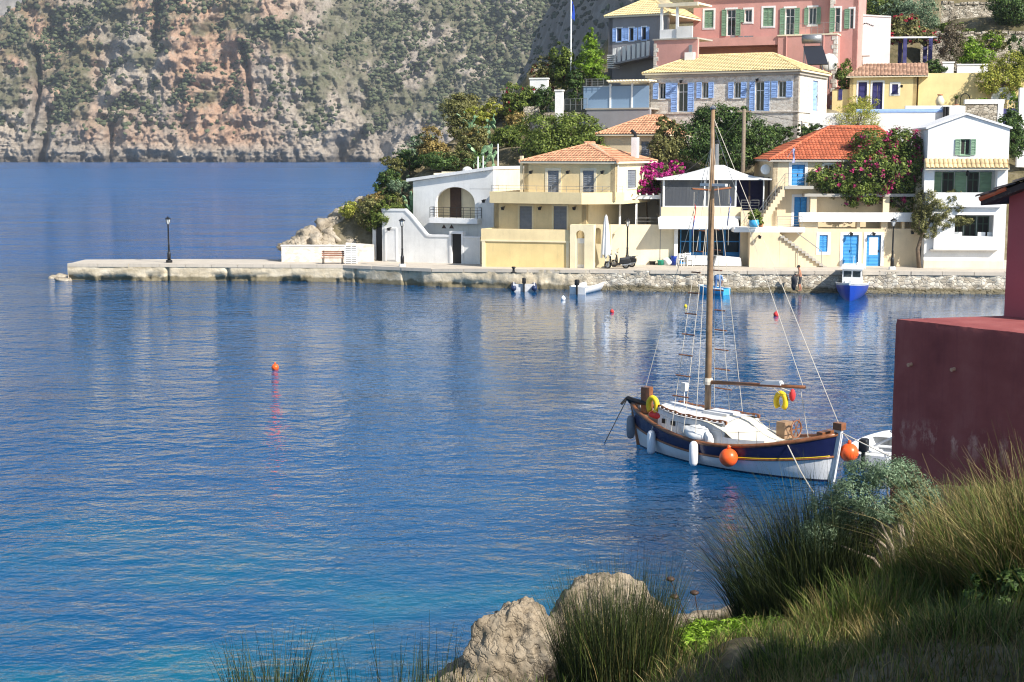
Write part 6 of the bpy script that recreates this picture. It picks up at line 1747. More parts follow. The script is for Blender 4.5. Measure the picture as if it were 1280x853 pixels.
# upper right gardens
SH2 = [
    ('sparse yellow green shrub in front of the whitewashed pool wall', 1072, 172, 112.5, 70, 60, 'yellowgreen', 1700, .07),
    ('grey olive tree above the red bougainvillea pergola', 1135, 46, 137, 92, 62, 'silver', 2600, .14),
    ('dark pine at the corner of the upper terrace wall', 1268, 42, 138, 66, 60, 'dark', 3400, .14),
    ('purple brown small tree standing before the dry stone wall', 1186, 84, 128, 40, 66, 'brown', 1500, .11),
    ('yellow green lemon bush against the dry stone wall', 1216, 86, 129, 58, 48, 'bright', 2200, .13),
    ('brown tipped bush beside the lemon bush on the dry stone terrace', 1240, 66, 131, 40, 28, 'olive', 1100, .12),
    ('yellowing citrus tree leaning over the long yellow wall', 1252, 124, 118.5, 52, 62, 'yellowgreen', 2600, .11),
    ('dark green tree beyond the citrus tree at the edge of the garden', 1280, 100, 122, 40, 60, 'dark', 1800, .13),
    ('round dark green bush at the end of the cottage roof', 1168, 94, 123, 34, 22, 'dark', 1000, .11),
    ('dark green bush beside the blue garden gate', 1268, 196, 106, 40, 62, 'dark', 2600, .12),
    ('green climber in the gap between the pink house and the cottage', 1054, 116, 122, 22, 46, 'mid', 1000, .11),
    ('olive bush below the upper terrace wall', 1196, 48, 137, 50, 18, 'mid', 900, .12),
    ('dark green tree behind the white garden wall of the pink house', 1103, 28, 137, 50, 50, 'mid', 1700, .14),
    ('yellow flowering shrub at the foot of the cottage doors', 1076, 150, 118.5, 44, 34, 'yellowgreen', 1200, .08),
    ('small green shrub on the corner of the stone house terrace', 1010, 178, 111.5, 28, 26, 'dark', 900, .1),
    ('leafy shrub beside the round white garden gable', 1273, 150, 114, 24, 40, 'bright', 900, .1),
    ('dark shrub growing over the garden steps below the stone house', 975, 180, 110.5, 40, 26, 'dark', 1100, .11),
    ('yellow green bush under the long yellow garden wall', 1232, 136, 117, 34, 14, 'bright', 600, .1),
]
for i, (lab, px, py, Y, w, h, lf, n, sz) in enumerate(SH2):
    t = ' tree' in lab or 'pine' in lab
    shrub(lab, px, py, Y, w, h, L[lf], int(n * 1.7), sz * .8, 200 + i, 'garden_tree' if t else 'garden_shrub', k=6, cat='tree' if t else 'shrub', per=30)
# red bougainvillea on a pergola with dark blue posts
P0 = at(1086, 84, 129)
F = Frame(P0, 6, 'garden_pergola', 'garden pergola with dark blue posts under red bougainvillea', 'pergola')
zt = F.front(1120, 48)[1]
for px in (1089, 1131, 1163):
    for d in (0, 2.6):
        x = F.front(px, 70, 0)[0]; MB().box((x - .16, d, -1.2), (x + .16, d + .3, zt)).build('post', M['ultra'], F.e)
xa, xb = F.front(1076, 48)[0], F.front(1172, 48)[0]
for d in (.05, 2.65): MB().box((xa, d, zt), (xb, d + .16, zt + .14)).build('beam', M['whitepaint'], F.e)
b = P0 + Vector((1.5, 2.2, 0)); Yb = b.y
bougain('bougainvillea', 'dark red bougainvillea sprawling over the garden pergola with blue posts', b, [rel(1085, 52, Yb - 1, b, 1.3, 1.2, .6), rel(1110, 44, Yb - 1, b, 1.6, 1.3, .7), rel(1140, 44, Yb - 1, b, 1.6, 1.3, .7), rel(1162, 48, Yb - .8, b, 1.0, 1.0, .6), rel(1074, 64, Yb - 1, b, .7, .8, .7), rel(1128, 30, Yb, b, 1.5, 1.2, .8)], 3800, 900, L['olive'], L['redb'], 53, .13)
for i, (px, py, Y) in enumerate([(1195, 137, 118.2)]):
    b = at(px, py, Y); E = empty('potted_palm', b, 0, 'small spiky palm in a pot before the long yellow wall', 'potted plant')
    MB().lathe([(.18, 0), (.26, .35), (.22, .38)], (0, 0, 0), 10).build('pot', M['terracotta'], E, True)
    MB().tube([(0, 0, .3), (0, 0, .8)], .1, 7).build('stem', M['bark'], E)
    V, F_ = blades(90, np.random.default_rng(3), .06, .62, .05, 1.1, lambda x, y: .78 + 0 * x, .8)
    link('fronds', np_mesh('fronds', V, F_, L['dark']), E)
# ------------------------------------------------------------------ boats
def hull_rings(Lw, B, sheer, keel=-.45, rake0=.3, rake1=.3, n=30, levels=None, full=.62, transom=0.0):
    """returns f(t, z) -> half breadth and x position for a double ended (or transom) hull"""
    def hb(t, v):
        if transom: e = math.sin(math.pi * (.5 + .5 * t)) ** .55 if t < 1 else 0; e = max(transom * (1 - t) if False else 0, e); e = (1 - max(0, (t - .25) / .75) ** 2.4) ** .8 if t > .25 else transom + (1 - transom) * (t / .25) ** .6
        else: e = max(0.0, math.sin(math.pi * min(max(t, 0), 1))) ** full
        return B * .5 * e * (1 - (1 - v) ** 2.6) ** (.75)
    def xp(t, v): return -rake0 * v * (1 - t) ** 3 + Lw * t + rake1 * v * t ** 3
    return hb, xp
def hull_part(name, mat, parent, hb, xp, sheer, keel, lo, hi, n=36, m=5, off=0.0, thick=0):
    """band of hull skin between lo(t) and hi(t) heights, both sides, closed around both ends"""
    mb = MB()
    for sgn in (-1, 1):
        rows = []
        for i in range(n + 1):
            t = i / n; row = []
            for j in range(m + 1):
                z = lo(t) + (hi(t) - lo(t)) * j / m; v = min(1, max(0.0, (z - keel) / (sheer(t) - keel)))
                y = hb(t, v) + off; row.append((xp(t, v), sgn * y, z))
            rows.append(row)
        mb.loft(rows)
    return mb.build(name, mat, parent, True)
def rail_part(name, mat, parent, hb, xp, sheer, keel, zf, r=.05, n=36, t0=0.0, t1=1.0, off=.01, sides=(-1, 1)):
    mb = MB()
    for sg in sides:
        pts = []
        for i in range(n + 1):
            t = t0 + (t1 - t0) * i / n; z = zf(t); v = min(1, (z - keel) / (sheer(t) - keel)); pts.append((xp(t, v), sg * (hb(t, v) + off), z))
        mb.tube(pts, r, 6)
    return mb.build(name, mat, parent, True)
def deck_part(name, mat, parent, hb, xp, sheer, keel, zf, n=30, t0=0.0, t1=1.0, inset=.03):
    mb = MB(); rows = []
    for i in range(n + 1):
        t = t0 + (t1 - t0) * i / n; z = zf(t); v = min(1, (z - keel) / (sheer(t) - keel)); w = max(.0, hb(t, v) - inset); x = xp(t, v)
        rows.append([(x, -w, z), (x, -w * .5, z + .015), (x, w * .5, z + .015), (x, w, z)])
    return mb.loft(rows).build(name, mat, parent)
def put(o, far, near):
    d = near - far; o.location = (far.x, far.y, 0); o.rotation_euler = (0, 0, math.atan2(d.y, d.x)); return d.length

def sailboat():
    far, near = ground(803, 557), ground(1036, 602)
    E = empty('wooden_sailboat', (0, 0, 0), 0, 'wooden sailing boat with navy and white hull, tall mast and white cabin', 'sailboat')
    Lw = put(E, far, near); B = 2.5; keel = -.5
    sheer = lambda t: .74 + .62 * max(0, 1 - t / .55) ** 2 + .68 * max(0, (t - .45) / .55) ** 2
    hb, xp = hull_rings(Lw, B, sheer, keel, .42, .30)
    mid = lambda t: sheer(t) * .50 + .04
    hull_part('hull', M['hullwhite'], E, hb, xp, sheer, keel, lambda t: .07, mid)
    hull_part('hull_bottom', M['navy'], E, hb, xp, sheer, keel, lambda t: keel, lambda t: .07)
    hull_part('navy_strake', M['navy'], E, hb, xp, sheer, keel, mid, lambda t: sheer(t) - .02, off=.012)
    rail_part('rubbing_strake', M['varnish'], E, hb, xp, sheer, keel, mid, .035, off=.02)
    rail_part('gold_line', M['yellowp'], E, hb, xp, sheer, keel, lambda t: mid(t) + .045, .012, t0=.6, t1=.99, off=.03)
    gun = rail_part('gunwale', M['varnish'], E, hb, xp, sheer, keel, lambda t: sheer(t), .065, off=-.02)
    dk = lambda t: sheer(t) - .16
    deck_part('deck', M['hullwhite'], E, hb, xp, sheer, keel, dk)
    deck_part('side_deck', M['teak'], E, hb, xp, sheer, keel, lambda t: dk(t) + .02, t0=.02, t1=.2)
    # inner bulwark
    hull_part('bulwark', M['hullwhite'], E, hb, xp, sheer, keel, lambda t: dk(t) - .05, lambda t: sheer(t) - .03, off=-.06)
    # stems
    for t, s_, top, w in ((0, -1, 1.45, .10), (1, 1, 1.58, .12)):
        st = MB(); x0 = xp(t, 0) if t else xp(t, 0); rows = []
        for k in range(9):
            z = -.3 + (top + .3) * k / 8; v = min(1, max(0, (z - keel) / (sheer(t) - keel))); xx = xp(t, v) + s_ * .03
            rows.append([(xx - s_ * .16, -w / 2, z), (xx + s_ * .06, -w / 2, z), (xx + s_ * .06, w / 2, z), (xx - s_ * .16, w / 2, z)])
        st.loft(rows, True, True).build('stem_post', M['hullwhite'] if t else M['varnish'], E)
    MB().box((xp(1, 1) - .14, -.12, 1.54), (xp(1, 1) + .14, .12, 1.74)).build('stem_cap', M['varnish'], E)
    MB().box((xp(1, 1) - .55, -.3, 1.26), (xp(1, 1) - .36, .3, 1.44)).build('bitts', M['varnish'], E)
    MB().box((.05, -.16, dk(.05)), (.28, .16, sheer(0) + .55)).build('sampson_post', M['varnish'], E)
    # cabin with portholes
    x0, x1 = Lw * .155, Lw * .56; n = 14; rows = []; roof = []
    def cw(x): t = x / Lw; return hb(t, .95) * .70
    H = .70
    for i in range(n + 1):
        x = x0 + (x1 - x0) * i / n; w = cw(x); zb = dk(x / Lw) - .02; zt = .62 + H + .10 * max(0, 1 - i / 5)
        rows.append([(x, -w, zb), (x, -w * .97, zt), ]); roof.append((x, w, zb, zt))
    cab = MB()
    for sg in (-1, 1): cab.loft([[(x, sg * w, zb), (x, sg * w * .96, zt)] for x, w, zb, zt in roof])
    x, w, zb, zt = roof[0]; cab.poly([(x, -w, zb), (x, w, zb), (x, w * .96, zt), (x, -w * .96, zt)])
    x, w, zb, zt = roof[-1]; cab.poly([(x, -w, zb), (x, w, zb), (x, w * .96, zt), (x, -w * .96, zt)])
    co = cab.build('cabin', M['hullwhite'], E)
    r_ = MB(); r_.loft([[(x, w * .99 * q, zt + .10 * (1 - q * q)) for q in (-1.03, -.7, -.35, 0, .35, .7, 1.03)] for x, w, zb, zt in roof])
    r_.loft([[(x, w * .99 * q, zt + .03 + .10 * (1 - q * q)) for q in (-1.03, -.7, -.35, 0, .35, .7, 1.03)] for x, w, zb, zt in roof]); r_.build('cabin_roof', M['hullwhite'], co)
    tr = MB()
    for sg in (-1, 1):
        tr.tube([(x, sg * w * .93, zt + .09 + .02 * math.sin(i * 2)) for i, (x, w, zb, zt) in enumerate(roof)], .022, 5)
        for i, (x, w, zb, zt) in enumerate(roof): tr.box((x - .04, sg * w * .93 - .03, zt), (x + .04, sg * w * .93 + .03, zt + .1))
    tr.build('grab_rail', M['varnish'], co)
    for f in (.12, .27, .5, .68):
        x = x0 + (x1 - x0) * f; w = cw(x)
        for sg in (-1, 1):
            q = MB(); q.box((x - .09, sg * w * 1.0 - .015, 1.0), (x + .09, sg * w * 1.0 + .015, 1.14)); q.build('porthole', M['black'], co)
    MB().box((x0 + 1.6, -.32, zt + .08), (x0 + 2.5, .32, zt + .2)).build('hatch', M['hullwhite'], co)
    # tarp over the after cabin
    xs = [x1 - .75 + 2.15 * i / 12 for i in range(13)]; rows = []
    for i, x in enumerate(xs):
        t = i / 12; w = hb(x / Lw, .95) * (.74 + .10 * t); zt_ = 1.46 - .52 * smooth(.3, 1.0, t); zs = 1.32 - .55 * smooth(.1, .8, t)
        rows.append([(x, w * q, zs + (zt_ - zs) * (1 - abs(q) ** 1.8) + .02 * math.sin(i * 1.3 + q * 5)) for q in (-1, -.8, -.5, -.2, 0, .2, .5, .8, 1)])
    MB().loft(rows).build('tarpaulin', M['cloth_cream'], E, True)
    q = MB()
    for sg in (-1, 1):
        xa, xb = xs[0] + .6, xs[-1]; pts = []
        for i in range(9): x = xa + (xb - xa) * i / 8; w = hb(x / Lw, .95) * .82; pts.append((x, sg * w, dk(x / Lw) + .05))
        q.loft([[p, (p[0], p[1] * .97, p[2] + .34 - .15 * i / 8)] for i, p in enumerate(pts)])
    q.build('coaming', M['hullwhite'], E)
    # cockpit
    cp = MB(); cp.box((xs[-1] - .3, -.6, .6), (Lw * .86, .6, .65)); cp.build('cockpit_floor', M['teak'], E)
    MB().box((Lw * .79, -.4, .62), (Lw * .79 + .35, 0, 1.0)).build('locker', M['teak'], E)
    MB().box((Lw * .86, -.42, .75), (Lw * .90, .42, 1.1)).build('thwart', M['varnish'], E)
    wh = MB(); c = Vector((Lw * .78, .55, 1.22))
    wh.tube([c + Vector((0, .26 * math.cos(a * .5236), .26 * math.sin(a * .5236))) for a in range(13)], .025, 6)
    for a in range(6): wh.tube([c, c + Vector((0, .34 * math.cos(a * 1.047), .34 * math.sin(a * 1.047)))], .014, 5)
    wh.build('steering_wheel', M['varnish'], E)
    MB().box((Lw * .70, .35, .9), (Lw * .70 + .3, .75, 1.4)).build('companion_box', M['teak'], E)
    # mast, boom, crosstree
    mx = Lw * .372; mt = 10.55
    mo = MB().tube([(mx, 0, .6), (mx, 0, 4), (mx, 0, 8), (mx, 0, mt)], [.10, .098, .085, .06], 12).build('mast', M['mast'], E, True)
    MB().lathe([(.22, 0), (.22, .05), (.14, .1)], (mx, 0, 1.26), 14).build('mast_collar', M['varnish'], mo)
    MB().lathe([(.14, 0), (.15, .1), (.13, .2)], (mx, 0, 2.28), 12).build('gooseneck', M['rope'], mo)
    MB().lathe([(.075, 0), (.1, .05), (.02, .12)], (mx, 0, mt), 10).build('mast_cap', M['metal'], mo)
    MB().tube([(mx + .1, 0, 2.36), (mx + 3.55, -.05, 2.62)], [.062, .05], 10).build('boom', M['varnish'], E, True)
    MB().tube([(mx - .02, -.9, 8.22), (mx, 0, 8.16), (mx + .02, .9, 8.22)], .03, 6).build('crosstree', M['varnish'], E)
    MB().box((mx - .4, -.06, 8.28), (mx + .55, .06, 8.36)).build('radar_reflector', M['hullwhite'], E)
    MB().hexa([(mx + 2.0, -.12, 2.53), (mx + 2.75, -.12, 2.58), (mx + 2.75, .08, 2.58), (mx + 2.0, .08, 2.53), (mx + 2.1, -.1, 2.63), (mx + 2.68, -.1, 2.70), (mx + 2.68, .06, 2.70), (mx + 2.1, .06, 2.63)]).build('sail_tray', M['hullwhite'], E)
    # rigging
    sh = MB(); top = (mx, 0, 9.6)
    for sg in (-1, 1):
        for dx in (-.55, .0, .5):
            t = (mx + dx) / Lw; sh.tube([(mx + dx, sg * (hb(t, 1) - .03), sheer(t)), (mx, sg * .05, 9.5 if dx else 8.3)], .011, 4)
    sh.tube([(.1, 0, sheer(0) + .5), top], .011, 4); sh.tube([(xp(1, 1), 0, 1.66), (mx, 0, mt - .2)], .011, 4)
    sh.tube([(mx + 3.5, -.05, 2.6), (mx, 0, mt - .4)], .010, 4); sh.tube([(mx + 3.4, -.05, 2.55), (Lw * .9, 0, 1.0)], .012, 4); sh.tube([(mx - .12, .1, 1.3), (mx - .1, .06, 9.2)], .010, 4)
    sh.tube([(Lw * .70, .5, 2.2), (Lw * .70, 0, 2.55)], .012, 4); sh.tube([(Lw * .70 + .35, .6, 2.3), (Lw * .70, 0, 2.56)], .012, 4); sh.build('rigging', M['rope'], E)
    rt = MB()
    for sg in (-1, 1):
        for k in range(9):
            z = 2.0 + k * .62; f = (z - .9) / (9.5 - .9)
            if f > .75: break
            y = sg * (hb(.37, 1) * (1 - f)); rt.tube([(mx - .55 * (1 - f) - .05, y, z), (mx + .5 * (1 - f) * .2, y, z)], .022, 5)
    rt.build('ratlines', M['varnish'], E)
    # lifebuoys, bundle, stanchions
    def horseshoe(c, ax, nm='lifebuoy'):
        pts = [c + Vector((ax[0] * .17 * math.sin(a), ax[1] * .17 * math.sin(a), .24 * math.cos(a))) for a in [(-2.5 + 5 * i / 14) for i in range(15)]]
        return MB().tube(pts, .085, 8).build(nm, M['yellowp'], E, True)
    horseshoe(Vector((Lw * .12, -.5, sheer(.12) + .35)), (1, 0)); horseshoe(Vector((Lw * .70, .55, 1.98)), (1, 0))
    MB().ball((Lw * .14, -.42, sheer(.1) + .02), .26, 10, 7, (1.3, .8, .5)).build('red_bag', M['red'], E, True)
    MB().ball((Lw * .70 + .35, .62, 2.2), .16, 8, 6, (.6, .6, 1.2)).build('red_float', M['red'], E, True)
    bu = boulder('bundle', None, (Lw * .415, -hb(.42, 1) * .83, .92), (.42, .22, .27), 9, M['canvas'], None, n=14, rough=.2); bu.parent = E
    bu2 = boulder('bundle', None, (Lw * .50, -hb(.5, 1) * .85, .84), (.17, .14, .22), 11, M['canvas'], None, n=10, rough=.15); bu2.parent = E
    sk = MB()
    for t in (.25, .33, .58, .66, .74):
        for sg in (-1, 1): sk.tube([(Lw * t, sg * (hb(t, 1) - .05), sheer(t)), (Lw * t, sg * (hb(t, 1) - .06), sheer(t) + .42)], .012, 5)
    for sg in (-1, 1): sk.tube([(xp(t, 1) , sg * (hb(t, 1) - .06), sheer(t) + .4) for t in (.2, .25, .33, .45, .58, .66, .74)], .008, 4)
    sk.build('guard_rail', M['rail'], E)
    # anchor and davit at the far end
    an = MB(); an.tube([(-.4, -.3, 1.52), (-.1, -.22, 1.45), (.25, -.1, 1.4)], .08, 8); an.tube([(-.45, -.52, 1.35), (-.42, -.3, 1.52), (-.45, -.1, 1.35)], .05, 6); an.build('anchor', M['black'], E)
    MB().tube([(-.4, -.3, 1.5), (-1.15, -.6, -.1)], .015, 5).build('anchor_line', M['black'], E)
    lm = MB(); lm.tube([(Lw * .2, .35, dk(.2)), (Lw * .2, .35, 1.95)], .018, 5); lm.box((Lw * .2 - .09, .28, 1.9), (Lw * .2 + .08, .44, 2.15)); lm.build('deck_lamp', M['hullwhite'], E)
    # fenders and ball buoys hang from the gunwale as things of their own
    Mx = E.matrix_basis
    def hang(name, lab, t, kind, z, mat, group=None):
        y = -(hb(t, min(1, (z - keel) / (sheer(t) - keel))) + (.16 if kind == 'f' else .27)); p = Mx @ Vector((xp(t, .8), y, z))
        o = empty(name, p, E.rotation_euler.z, lab, 'fender' if kind == 'f' else 'buoy', group)
        if kind == 'f': MB().lathe([(.03, -.37), (.09, -.35), (.13, -.27), (.14, 0), (.13, .27), (.09, .35), (.03, .38)], (0, 0, 0), 14).build('body', mat, o, True)
        else: MB().ball((0, 0, 0), .27, 18, 12).build('body', mat, o, True); MB().lathe([(.06, .24), (.05, .34), (.03, .36)], (0, 0, 0), 8).build('eye', mat, o, True)
        MB().tube([(0, 0, .36), (0, .1, sheer(t) - z)], .012, 5).build('rope', M['rope'], o)
    hang('fender', 'grey fender hanging at the far anchor end of the sailboat', .02, 'f', .62, M['fender_grey'])
    hang('fender', 'white fender hanging below the red bag of the sailboat', .2, 'f', .42, M['pvcw'])
    hang('fender', 'white fender hanging amidships beside the white bundle of the sailboat', .46, 'f', .42, M['pvcw'])
    hang('ball_fender', 'orange ball fender hanging on the navy side of the sailboat', .64, 'b', .52, M['orange'])
    p = Mx @ Vector((Lw + .42, .34, .85)); o = empty('ball_fender', p, 0, 'orange ball fender hanging behind the white stem of the sailboat', 'buoy')
    MB().ball((0, 0, 0), .27, 18, 12).build('body', M['orange'], o, True); MB().lathe([(.06, .24), (.05, .34), (.03, .36)], (0, 0, 0), 8).build('eye', M['orange'], o, True); MB().tube([(0, 0, .34), (-.3, .1, .7)], .012, 5).build('rope', M['rope'], o)
    # mooring lines
    a = Mx @ Vector((Lw * .86, -hb(.86, 1), sheer(.86))); b = ground(1036, 603); b.x += .15
    b = Vector((a.x + .55, a.y - 1.6, -.1))
    tag(MB().tube([a, (a + b) / 2 + Vector((0, 0, -.08)), b], .018, 5).build('mooring_rope', M['rope']), 'pale mooring rope running from the sailboat gunwale down into the water', 'rope')
    a = Mx @ Vector((Lw + .25, 0, 1.5)); b = Vector((15.0, 34.0, 1.2))
    pts = [a + (b - a) * (i / 10) + Vector((0, 0, -.7 * math.sin(math.pi * i / 10))) for i in range(11)]
    tag(MB().tube(pts, .018, 5).build('mooring_rope', M['rope']), 'long mooring rope from the sailboat stem to the shore by the red wall', 'rope')
    # flags on the crosstree
    def flag(lab, y, mats, z=7.9, w=.5, h=.62):
        p = Mx @ Vector((mx, y, z)); o = empty('signal_flag', p, E.rotation_euler.z, lab, 'flag')
        MB().tube([(0, 0, .32), (0, 0, -h - .9)], .008, 4).build('halyard', M['rope'], o)
        m = MB(); nn = 9
        for k in range(nn):
            m.cur = k % 2 if len(mats) == 2 else (0 if k < 4 else (1 if k < 6 else 2))
            u0, u1 = k / nn, (k + 1) / nn
            row = lambda u: [(.02 + .12 * math.sin(s_ * 3.2 + u * 2) * s_ , .05 * math.sin(s_ * 6 + u * 3), -h * u - .42 * s_ * 1.0) for s_ in (0, .33, .66, 1)]
            m.loft([row(u0), row(u1)])
        m.build('cloth', mats, o)
    flag('small red, white and blue flag hanging from the sailboat crosstree', -.82, [M['red'], M['hullwhite'], M['royal']], 7.8)
    flag('blue and white striped flag hanging from the sailboat crosstree', .85, [M['royal'], M['hullwhite']], 8.0)
sailboat()

def dinghy(name, label, far, near, B, H, hullm, rimm, floorm, outboard=0, tubes=False, tr=.85):
    E = empty(name, (0, 0, 0), 0, label, 'boat'); Lw = put(E, far, near); keel = -.18
    sheer = lambda t: H * (1 + .35 * t * t); hb, xp = hull_rings(Lw, B, sheer, keel, .02, .25, transom=tr)
    if tubes:
        pts = []
        for sg in (1, -1):
            q = [(Lw * t, sg * (B / 2 - .18) * (1 if t < .6 else math.sqrt(max(0, 1 - ((t - .6) / .42) ** 2))), .24 + .14 * t * t) for t in (-.05, .1, .3, .5, .6, .7, .8, .9, .96, 1.0)]
            pts += q if sg == 1 else q[::-1]
        MB().tube(pts, .19, 10).build('tube', hullm, E, True)
        MB().tube([(p[0], p[1] * 1.0, p[2] + .17) for p in pts], .05, 6).build('tube_trim', rimm, E, True)
        MB().slab([(0, -B / 2 + .2), (Lw * .7, -B / 2 + .25), (Lw * .95, 0), (Lw * .7, B / 2 - .25), (0, B / 2 - .2)], .08, .14).build('floor', floorm, E)
        MB().box((-.02, -B / 2 + .22, -.1), (.06, B / 2 - .22, .5)).build('transom', floorm, E)
        MB().box((Lw * .4, -B / 2 + .2, .35), (Lw * .4 + .24, B / 2 - .2, .4)).build('thwart', floorm, E)
    else:
        hull_part('hull', hullm, E, hb, xp, sheer, keel, lambda t: keel, lambda t: sheer(t), n=22)
        hull_part('inner_skin', floorm, E, hb, xp, sheer, keel, lambda t: .06, lambda t: sheer(t) - .01, n=22, off=-.05)
        rail_part('gunwale', rimm, E, hb, xp, sheer, keel, sheer, .035, n=22)
        deck_part('floor', floorm, E, hb, xp, sheer, keel, lambda t: .08, n=16, t1=.97)
        MB().box((-.03, -B / 2 * tr, keel), (.03, B / 2 * tr, H)).build('transom', hullm, E)
        for t in (.3, .62): MB().box((Lw * t, -hb(t, .8), H - .12), (Lw * t + .22, hb(t, .8), H - .08)).build('thwart', floorm, E)
        deck_part('foredeck', floorm, E, hb, xp, sheer, keel, lambda t: sheer(t) - .03, n=6, t0=.8, t1=1.0)
    if outboard:
        o = MB(); o.box((-.28, -.13, H + .12), (.06, .13, H + .5)); o.build('outboard_motor', M['black'], E, True, .05)
        MB().box((-.2, -.05, -.3), (-.08, .05, H + .12)).build('motor_leg', M['black'], E)
    return E, Lw
g_ = ground
dinghy('tender_dinghy', 'white tender dinghy with a black outboard tied behind the sailboat stem', g_(1080, 586), g_(1110, 563), 1.45, .42, M['hullwhite'], M['rubber_grey'], M['hullwhite'], 1)
MB
o_ = MB().tube([g_(1092, 578) + Vector((0, 0, .5)), g_(1122, 585) + Vector((0, 0, 1.0))], .03, 6).build('oar', M['hullwhite']); tag(o_, 'white oar leaning across the tender dinghy', 'oar')
dinghy('inflatable_boat', 'grey and navy inflatable boat with an outboard moored below the yellow terrace', g_(655, 364.5), g_(654, 352) + Vector((0, -.5, 0)), 1.75, .42, M['rubber_navy'], M['rubber_grey'], M['rubber_grey'], 1, True)
dinghy('motor_dinghy', 'small white motor dinghy moored by the rubble quay below the scooters', g_(722, 368), g_(761, 358.5), 1.3, .48, M['hullwhite'], M['hullwhite'], M['hullwhite'], 1)
RB, RBL = dinghy('light_blue_rowboat', 'light blue rowboat with a man bending over in it', g_(908, 369), g_(877, 367), 1.15, .42, M['skyblue'], M['whitepaint'], M['skyblue'], 0)

def fishing_boat():
    far, near = g_(1078, 363) + Vector((0, 2.2, 0)), g_(1062, 376.5)
    E = empty('fishing_boat', (0, 0, 0), 0, 'royal blue fishing boat with a white wheelhouse moored in front of the blue doors', 'boat'); Lw = put(E, far, near); keel = -.4
    sheer = lambda t: .62 + .5 * t * t + .1 * (1 - t) ** 2
    hb, xp = hull_rings(Lw, 2.1, sheer, keel, .15, .35, full=.55)
    hull_part('hull', M['royal'], E, hb, xp, sheer, keel, lambda t: keel, lambda t: sheer(t) - .1)
    hull_part('white_strake', M['hullwhite'], E, hb, xp, sheer, keel, lambda t: sheer(t) - .1, lambda t: sheer(t), off=.015)
    rail_part('gunwale', M['hullwhite'], E, hb, xp, sheer, keel, sheer, .045)
    deck_part('deck', M['hullwhite'], E, hb, xp, sheer, keel, lambda t: sheer(t) - .15)
    xs = [Lw * .34, Lw * .66]; w = .62; z0, z1 = .5, 1.75
    wh = MB()
    for a, b in (((xs[0], -w), (xs[1], -w)), ((xs[0], w), (xs[1], w)), ((xs[0], -w), (xs[0], w)), ((xs[1], -w), (xs[1], w))):
        wh.poly([(a[0], a[1], z0), (b[0], b[1], z0), (b[0], b[1], z1), (a[0], a[1], z1)])
    wo = wh.build('wheelhouse', M['hullwhite'], E)
    MB().box((xs[0] - .15, -w - .12, z1), (xs[1] + .22, w + .12, z1 + .07)).build('wheelhouse_roof', M['hullwhite'], wo)
    for y in (-.29, .29): MB().box((xs[1] - .01, y - .24, 1.25), (xs[1] + .02, y + .24, 1.62)).build('window', M['glass'], wo)
    for sg in (-1, 1): MB().box((xs[0] + .2, sg * w - .02, 1.25), (xs[1] - .2, sg * w + .02, 1.62)).build('window', M['glass'], wo)
    MB().box((xs[1], -.42, .6), (xs[1] + .5, .42, .98)).build('trunk_cabin', M['hullwhite'], E); MB().box((xs[1] + .5, -.2, .75), (xs[1] + .515, .2, .9)).build('porthole', M['black'], E)
    q = MB()
    for sg in (-1, 1): q.tube([(Lw * .12, sg * .7, .5), (Lw * .12, sg * .7, 1.7)], .025, 6)
    q.tube([(Lw * .12, -.75, 1.7), (Lw * .12, .75, 1.7)], .025, 6); q.build('stern_frame', M['whitepaint'], E)
    MB().tube([(xs[0] + .5, 0, z1), (xs[0] + .5, 0, z1 + .7)], .02, 6).build('mast', M['whitepaint'], E); MB().ball((xs[0] + .5, .25, z1 + .16), .1, 8, 6).build('lamp', M['whitepaint'], E)
    MB().ball((Lw * .1, .6, .8), .2, 8, 6, (1, 1, 1.4)).build('net_bundle', M['terracotta'], E, True)
    MB().box((xp(1, 1) - .1, -.05, sheer(1) - .1), (xp(1, 1) + .04, .05, sheer(1) + .22)).build('stem_post', M['hullwhite'], E)
fishing_boat()
for px, py, r, m_, lab in ((344, 462, .16, 'orange', 'small orange buoy floating alone on the open water'), (765, 391, .12, 'red', 'tiny red buoy floating off the motor dinghy'), (970, 395, .15, 'red', 'tiny red buoy floating in front of the sitting stone ledge'), (704, 375, .15, 'pvcw', 'white mooring buoy beside the motor dinghy'), (857, 384, .10, 'yellowp', 'tiny yellow buoy floating off the light blue rowboat')):
    p = g_(px, py); o = empty('mooring_buoy', p, 0, lab.replace('sitting stone ledge', 'landing ledge'), 'buoy')
    MB().ball((0, 0, r * .55), r, 14, 10).build('float', M[m_], o, True); MB().tube([(0, 0, r * 1.4), (0, 0, r * 1.9)], r * .22, 6).build('eye', M[m_], o)

